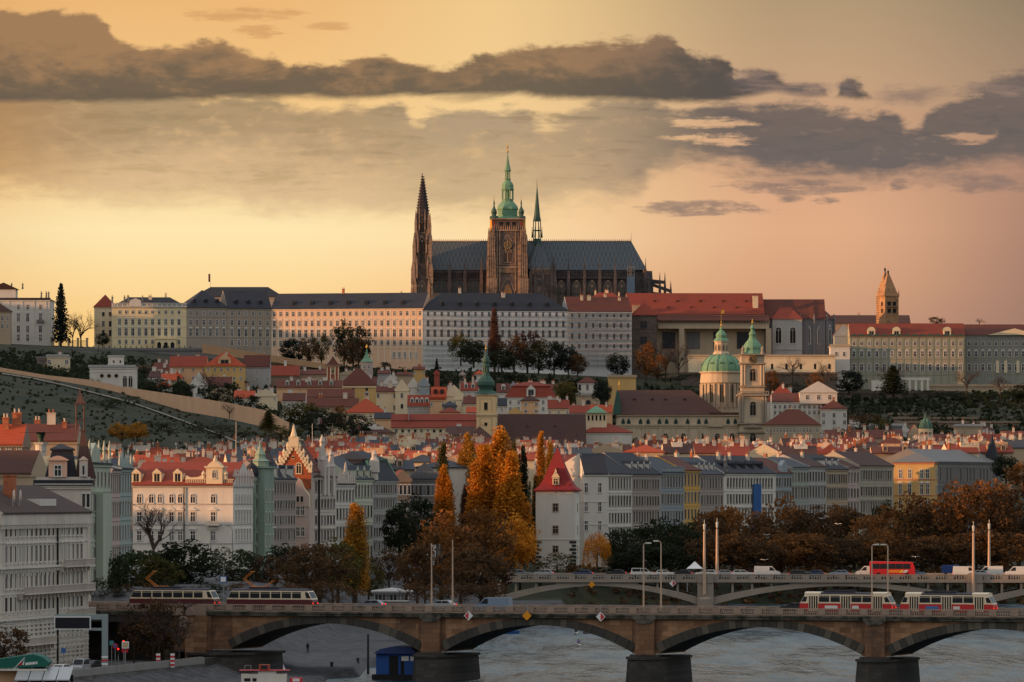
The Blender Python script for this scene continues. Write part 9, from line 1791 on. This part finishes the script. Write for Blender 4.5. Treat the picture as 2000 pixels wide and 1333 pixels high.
def standing(x, y, z, label, m_, rz=0., stride=.16, h=1.75, group=None):
    o = thing('person', label, 'person', (x, y, z), rz, group); k = h / 1.75
    J = [(0, 0, .95), (0, 0, 1.2), (0, .01, 1.42), (0, 0, 1.52), (0, -.02, 1.66), (-.09, -.01, .92), (-.1, -stride, .5), (-.1, -stride * .6, .08), (-.1, -stride * .6 - .16, .04), (.09, .01, .92), (.1, stride * .6, .5), (.1, stride * 1.2, .09), (.1, stride * 1.2 - .15, .05), (-.19, .01, 1.4), (-.24, .06, 1.13), (-.22, -.02, .9), (.19, .01, 1.4), (.24, -.04, 1.13), (.22, -.12, .92)]
    Rr = [.15, .14, .15, .06, .1, .1, .065, .045, .04, .1, .065, .045, .04, .065, .05, .04, .065, .05, .04]
    E = [(0, 1), (1, 2), (2, 3), (3, 4), (0, 5), (5, 6), (6, 7), (7, 8), (0, 9), (9, 10), (10, 11), (11, 12), (2, 13), (13, 14), (14, 15), (2, 16), (16, 17), (17, 18)]
    figure([(a * k, b_ * k, c * k) for a, b_, c in J], [r * k for r in Rr], E, o, m_)
    MB().lathe([(.05, 1.55 * k), (.105, 1.62 * k), (.11, 1.7 * k), (.06, 1.775 * k)], 10, 0, -.02 * k + .015).build('hair', HAIR, o); return o
zq_ = 2.5
standing(XP(601, 905), 905, ground(XP(601, 905), 905), 'person in a long dark coat walking on the cobbled quay', CLB)
def rower(px, py, Y, label, m_):
    o = thing('rower', label, 'person', (XP(px, Y), Y, 0), math.radians(4)); 
    J = [(0, 0, .42), (0, -.06, .68), (0, -.1, .9), (0, -.1, 1.0), (0, -.12, 1.14), (-.1, .1, .42), (-.12, .45, .62), (-.1, .8, .35), (.1, .1, .42), (.12, .45, .62), (.1, .8, .35), (-.2, -.08, .88), (-.34, .12, .7), (-.3, .4, .72), (.2, -.08, .88), (.34, .12, .7), (.3, .4, .72)]
    figure(J, [.15, .14, .15, .06, .1, .09, .06, .045, .09, .06, .045, .06, .05, .04, .06, .05, .04], [(0, 1), (1, 2), (2, 3), (3, 4), (0, 5), (5, 6), (6, 7), (0, 8), (8, 9), (9, 10), (2, 11), (11, 12), (12, 13), (2, 14), (14, 15), (15, 16)], o, m_)
    MB().lathe([(.05, 1.03), (.11, 1.12), (.1, 1.2), (.03, 1.27)], 10, 0, -.11).build('hair', HAIR, o)
    s_ = thing('sculling_boat', label.replace('rower', 'slim boat carrying the rower'), 'boat', tuple(o.location), math.radians(4)); MB().add([(0, -4, .3), (.3, -1, .32), (.3, 1.4, .32), (0, 4, .3), (-.3, 1.4, .32), (-.3, -1, .32), (0, -3.4, -.1), (0, 3.4, -.1)], [(0, 1, 6), (1, 2, 7, 6), (2, 3, 7), (3, 4, 7), (4, 5, 6, 7), (5, 0, 6), (0, 5, 4, 3, 2, 1)]).build('hull', P_WHITE, s_)
    for sg_ in (-1, 1): MB().tube((sg_ * .3, .4, .7), (sg_ * 2.9, .1, .12), .03, n=5).box(min(sg_ * 2.5, sg_ * 3.), max(sg_ * 2.5, sg_ * 3.), .0, .18, .06, .1).build('oar', STEEL, s_)
rower(1130, 1262, 1030, 'rower in a violet top in the middle of the river', CLV); rower(1125, 1240, 1115, 'rower in black further up the river', CLB)
# market tent on the far bank
Yt = 1300; o = thing('market_tent', 'white peaked tent left of the stout pale masts', 'tent', (XP(1357, Yt), Yt, ZP(1122, Yt))); MB().lathe([(2.6, 1.3), (1.4, 2.0), (.1, 2.9)], 4, 0, 0, 0, math.pi / 4).build('canopy', SWH, o)
for x in (-1.7, 1.7):
    for y in (-1.7, 1.7): MB().tube((x, y, -6), (x, y, 1.35), .06, n=5).build('leg', STEEL, o)
# gulls over the river and trees
b = MB(); b.lathe([(.02, -.3), (.1, -.1), (.1, .1), (.02, .3)], 6); b.v = [(x, z, y) for x, y, z in b.v]; b.add([(0, -.1, 0), (.55, -.08, .2), (1.0, .05, .08), (0, .12, 0), (-.55, -.08, .2), (-1.0, .05, .08)], [(0, 1, 2, 3), (0, 3, 5, 4)]); GUL = b.mesh('body', [SWH])
for px, py, Y, l in [(1017, 1225, 1000, 'gull gliding under the middle arch'), (1605, 1013, 1300, 'gull high before the russet trees, above the red coach'), (1637, 1024, 1290, 'gull lower right of the high one before the trees'), (1498, 1045, 1290, 'gull above the white delivery van'), (1493, 1094, 1210, 'gull low over the white delivery van'), (1788, 1088, 1210, 'gull right above the red coach'), (945, 1250, 960, 'gull on the water left in the middle arch')]:
    o = thing('gull', l, 'bird', (XP(px, Y), Y, ZP(py, Y)), tr_.uniform(-.6, .6), 'gulls flying over the river'); obj('body', GUL, o)
# strollers on the castle ramp
sp_ = random.Random(3)
for i in range(26):
    px = 110 + i * 10.5; Y = 2505 + sp_.uniform(0, 6); x = XP(px, Y); z = ZP(683.5, 2500) + .2
    c_ = sp_.choice(['dark', 'black', 'brown', 'blue']); m_ = {'dark': CLB, 'black': CLB, 'brown': mat('cloth_brown', (90, 66, 54), .9, .2, 1., 'plain'), 'blue': mat('cloth_blue', (56, 66, 96), .9, .2, 1., 'plain')}[c_]
    if px < 140: continue
    o = thing('person', 'stroller standing along the castle ramp wall, too far off to tell apart', 'person', (x, Y - 4, z), sp_.uniform(0, 6), 'strollers along the castle ramp'); MB().lathe([(.12, 0), (.2, .5), (.24, 1.0), (.26, 1.35), (.1, 1.48), (.12, 1.6), (.05, 1.74)], 7).build('body', m_, o)

for px, py, Y, l in [(648, 1307, 862, 'iron mooring bollard on the quay edge, left of two'), (699, 1297, 884, 'iron mooring bollard on the quay edge, right of two')]:
    o = thing('mooring_bollard', l, 'bollard', (XP(px, Y), Y, ground(XP(px, Y), Y)), 0, 'mooring bollards on the quay edge'); MB().lathe([(.3, -.2), (.22, .1), (.2, .5), (.34, .58), (.3, .72), (.05, .78)], 10).build('post', IRON, o)
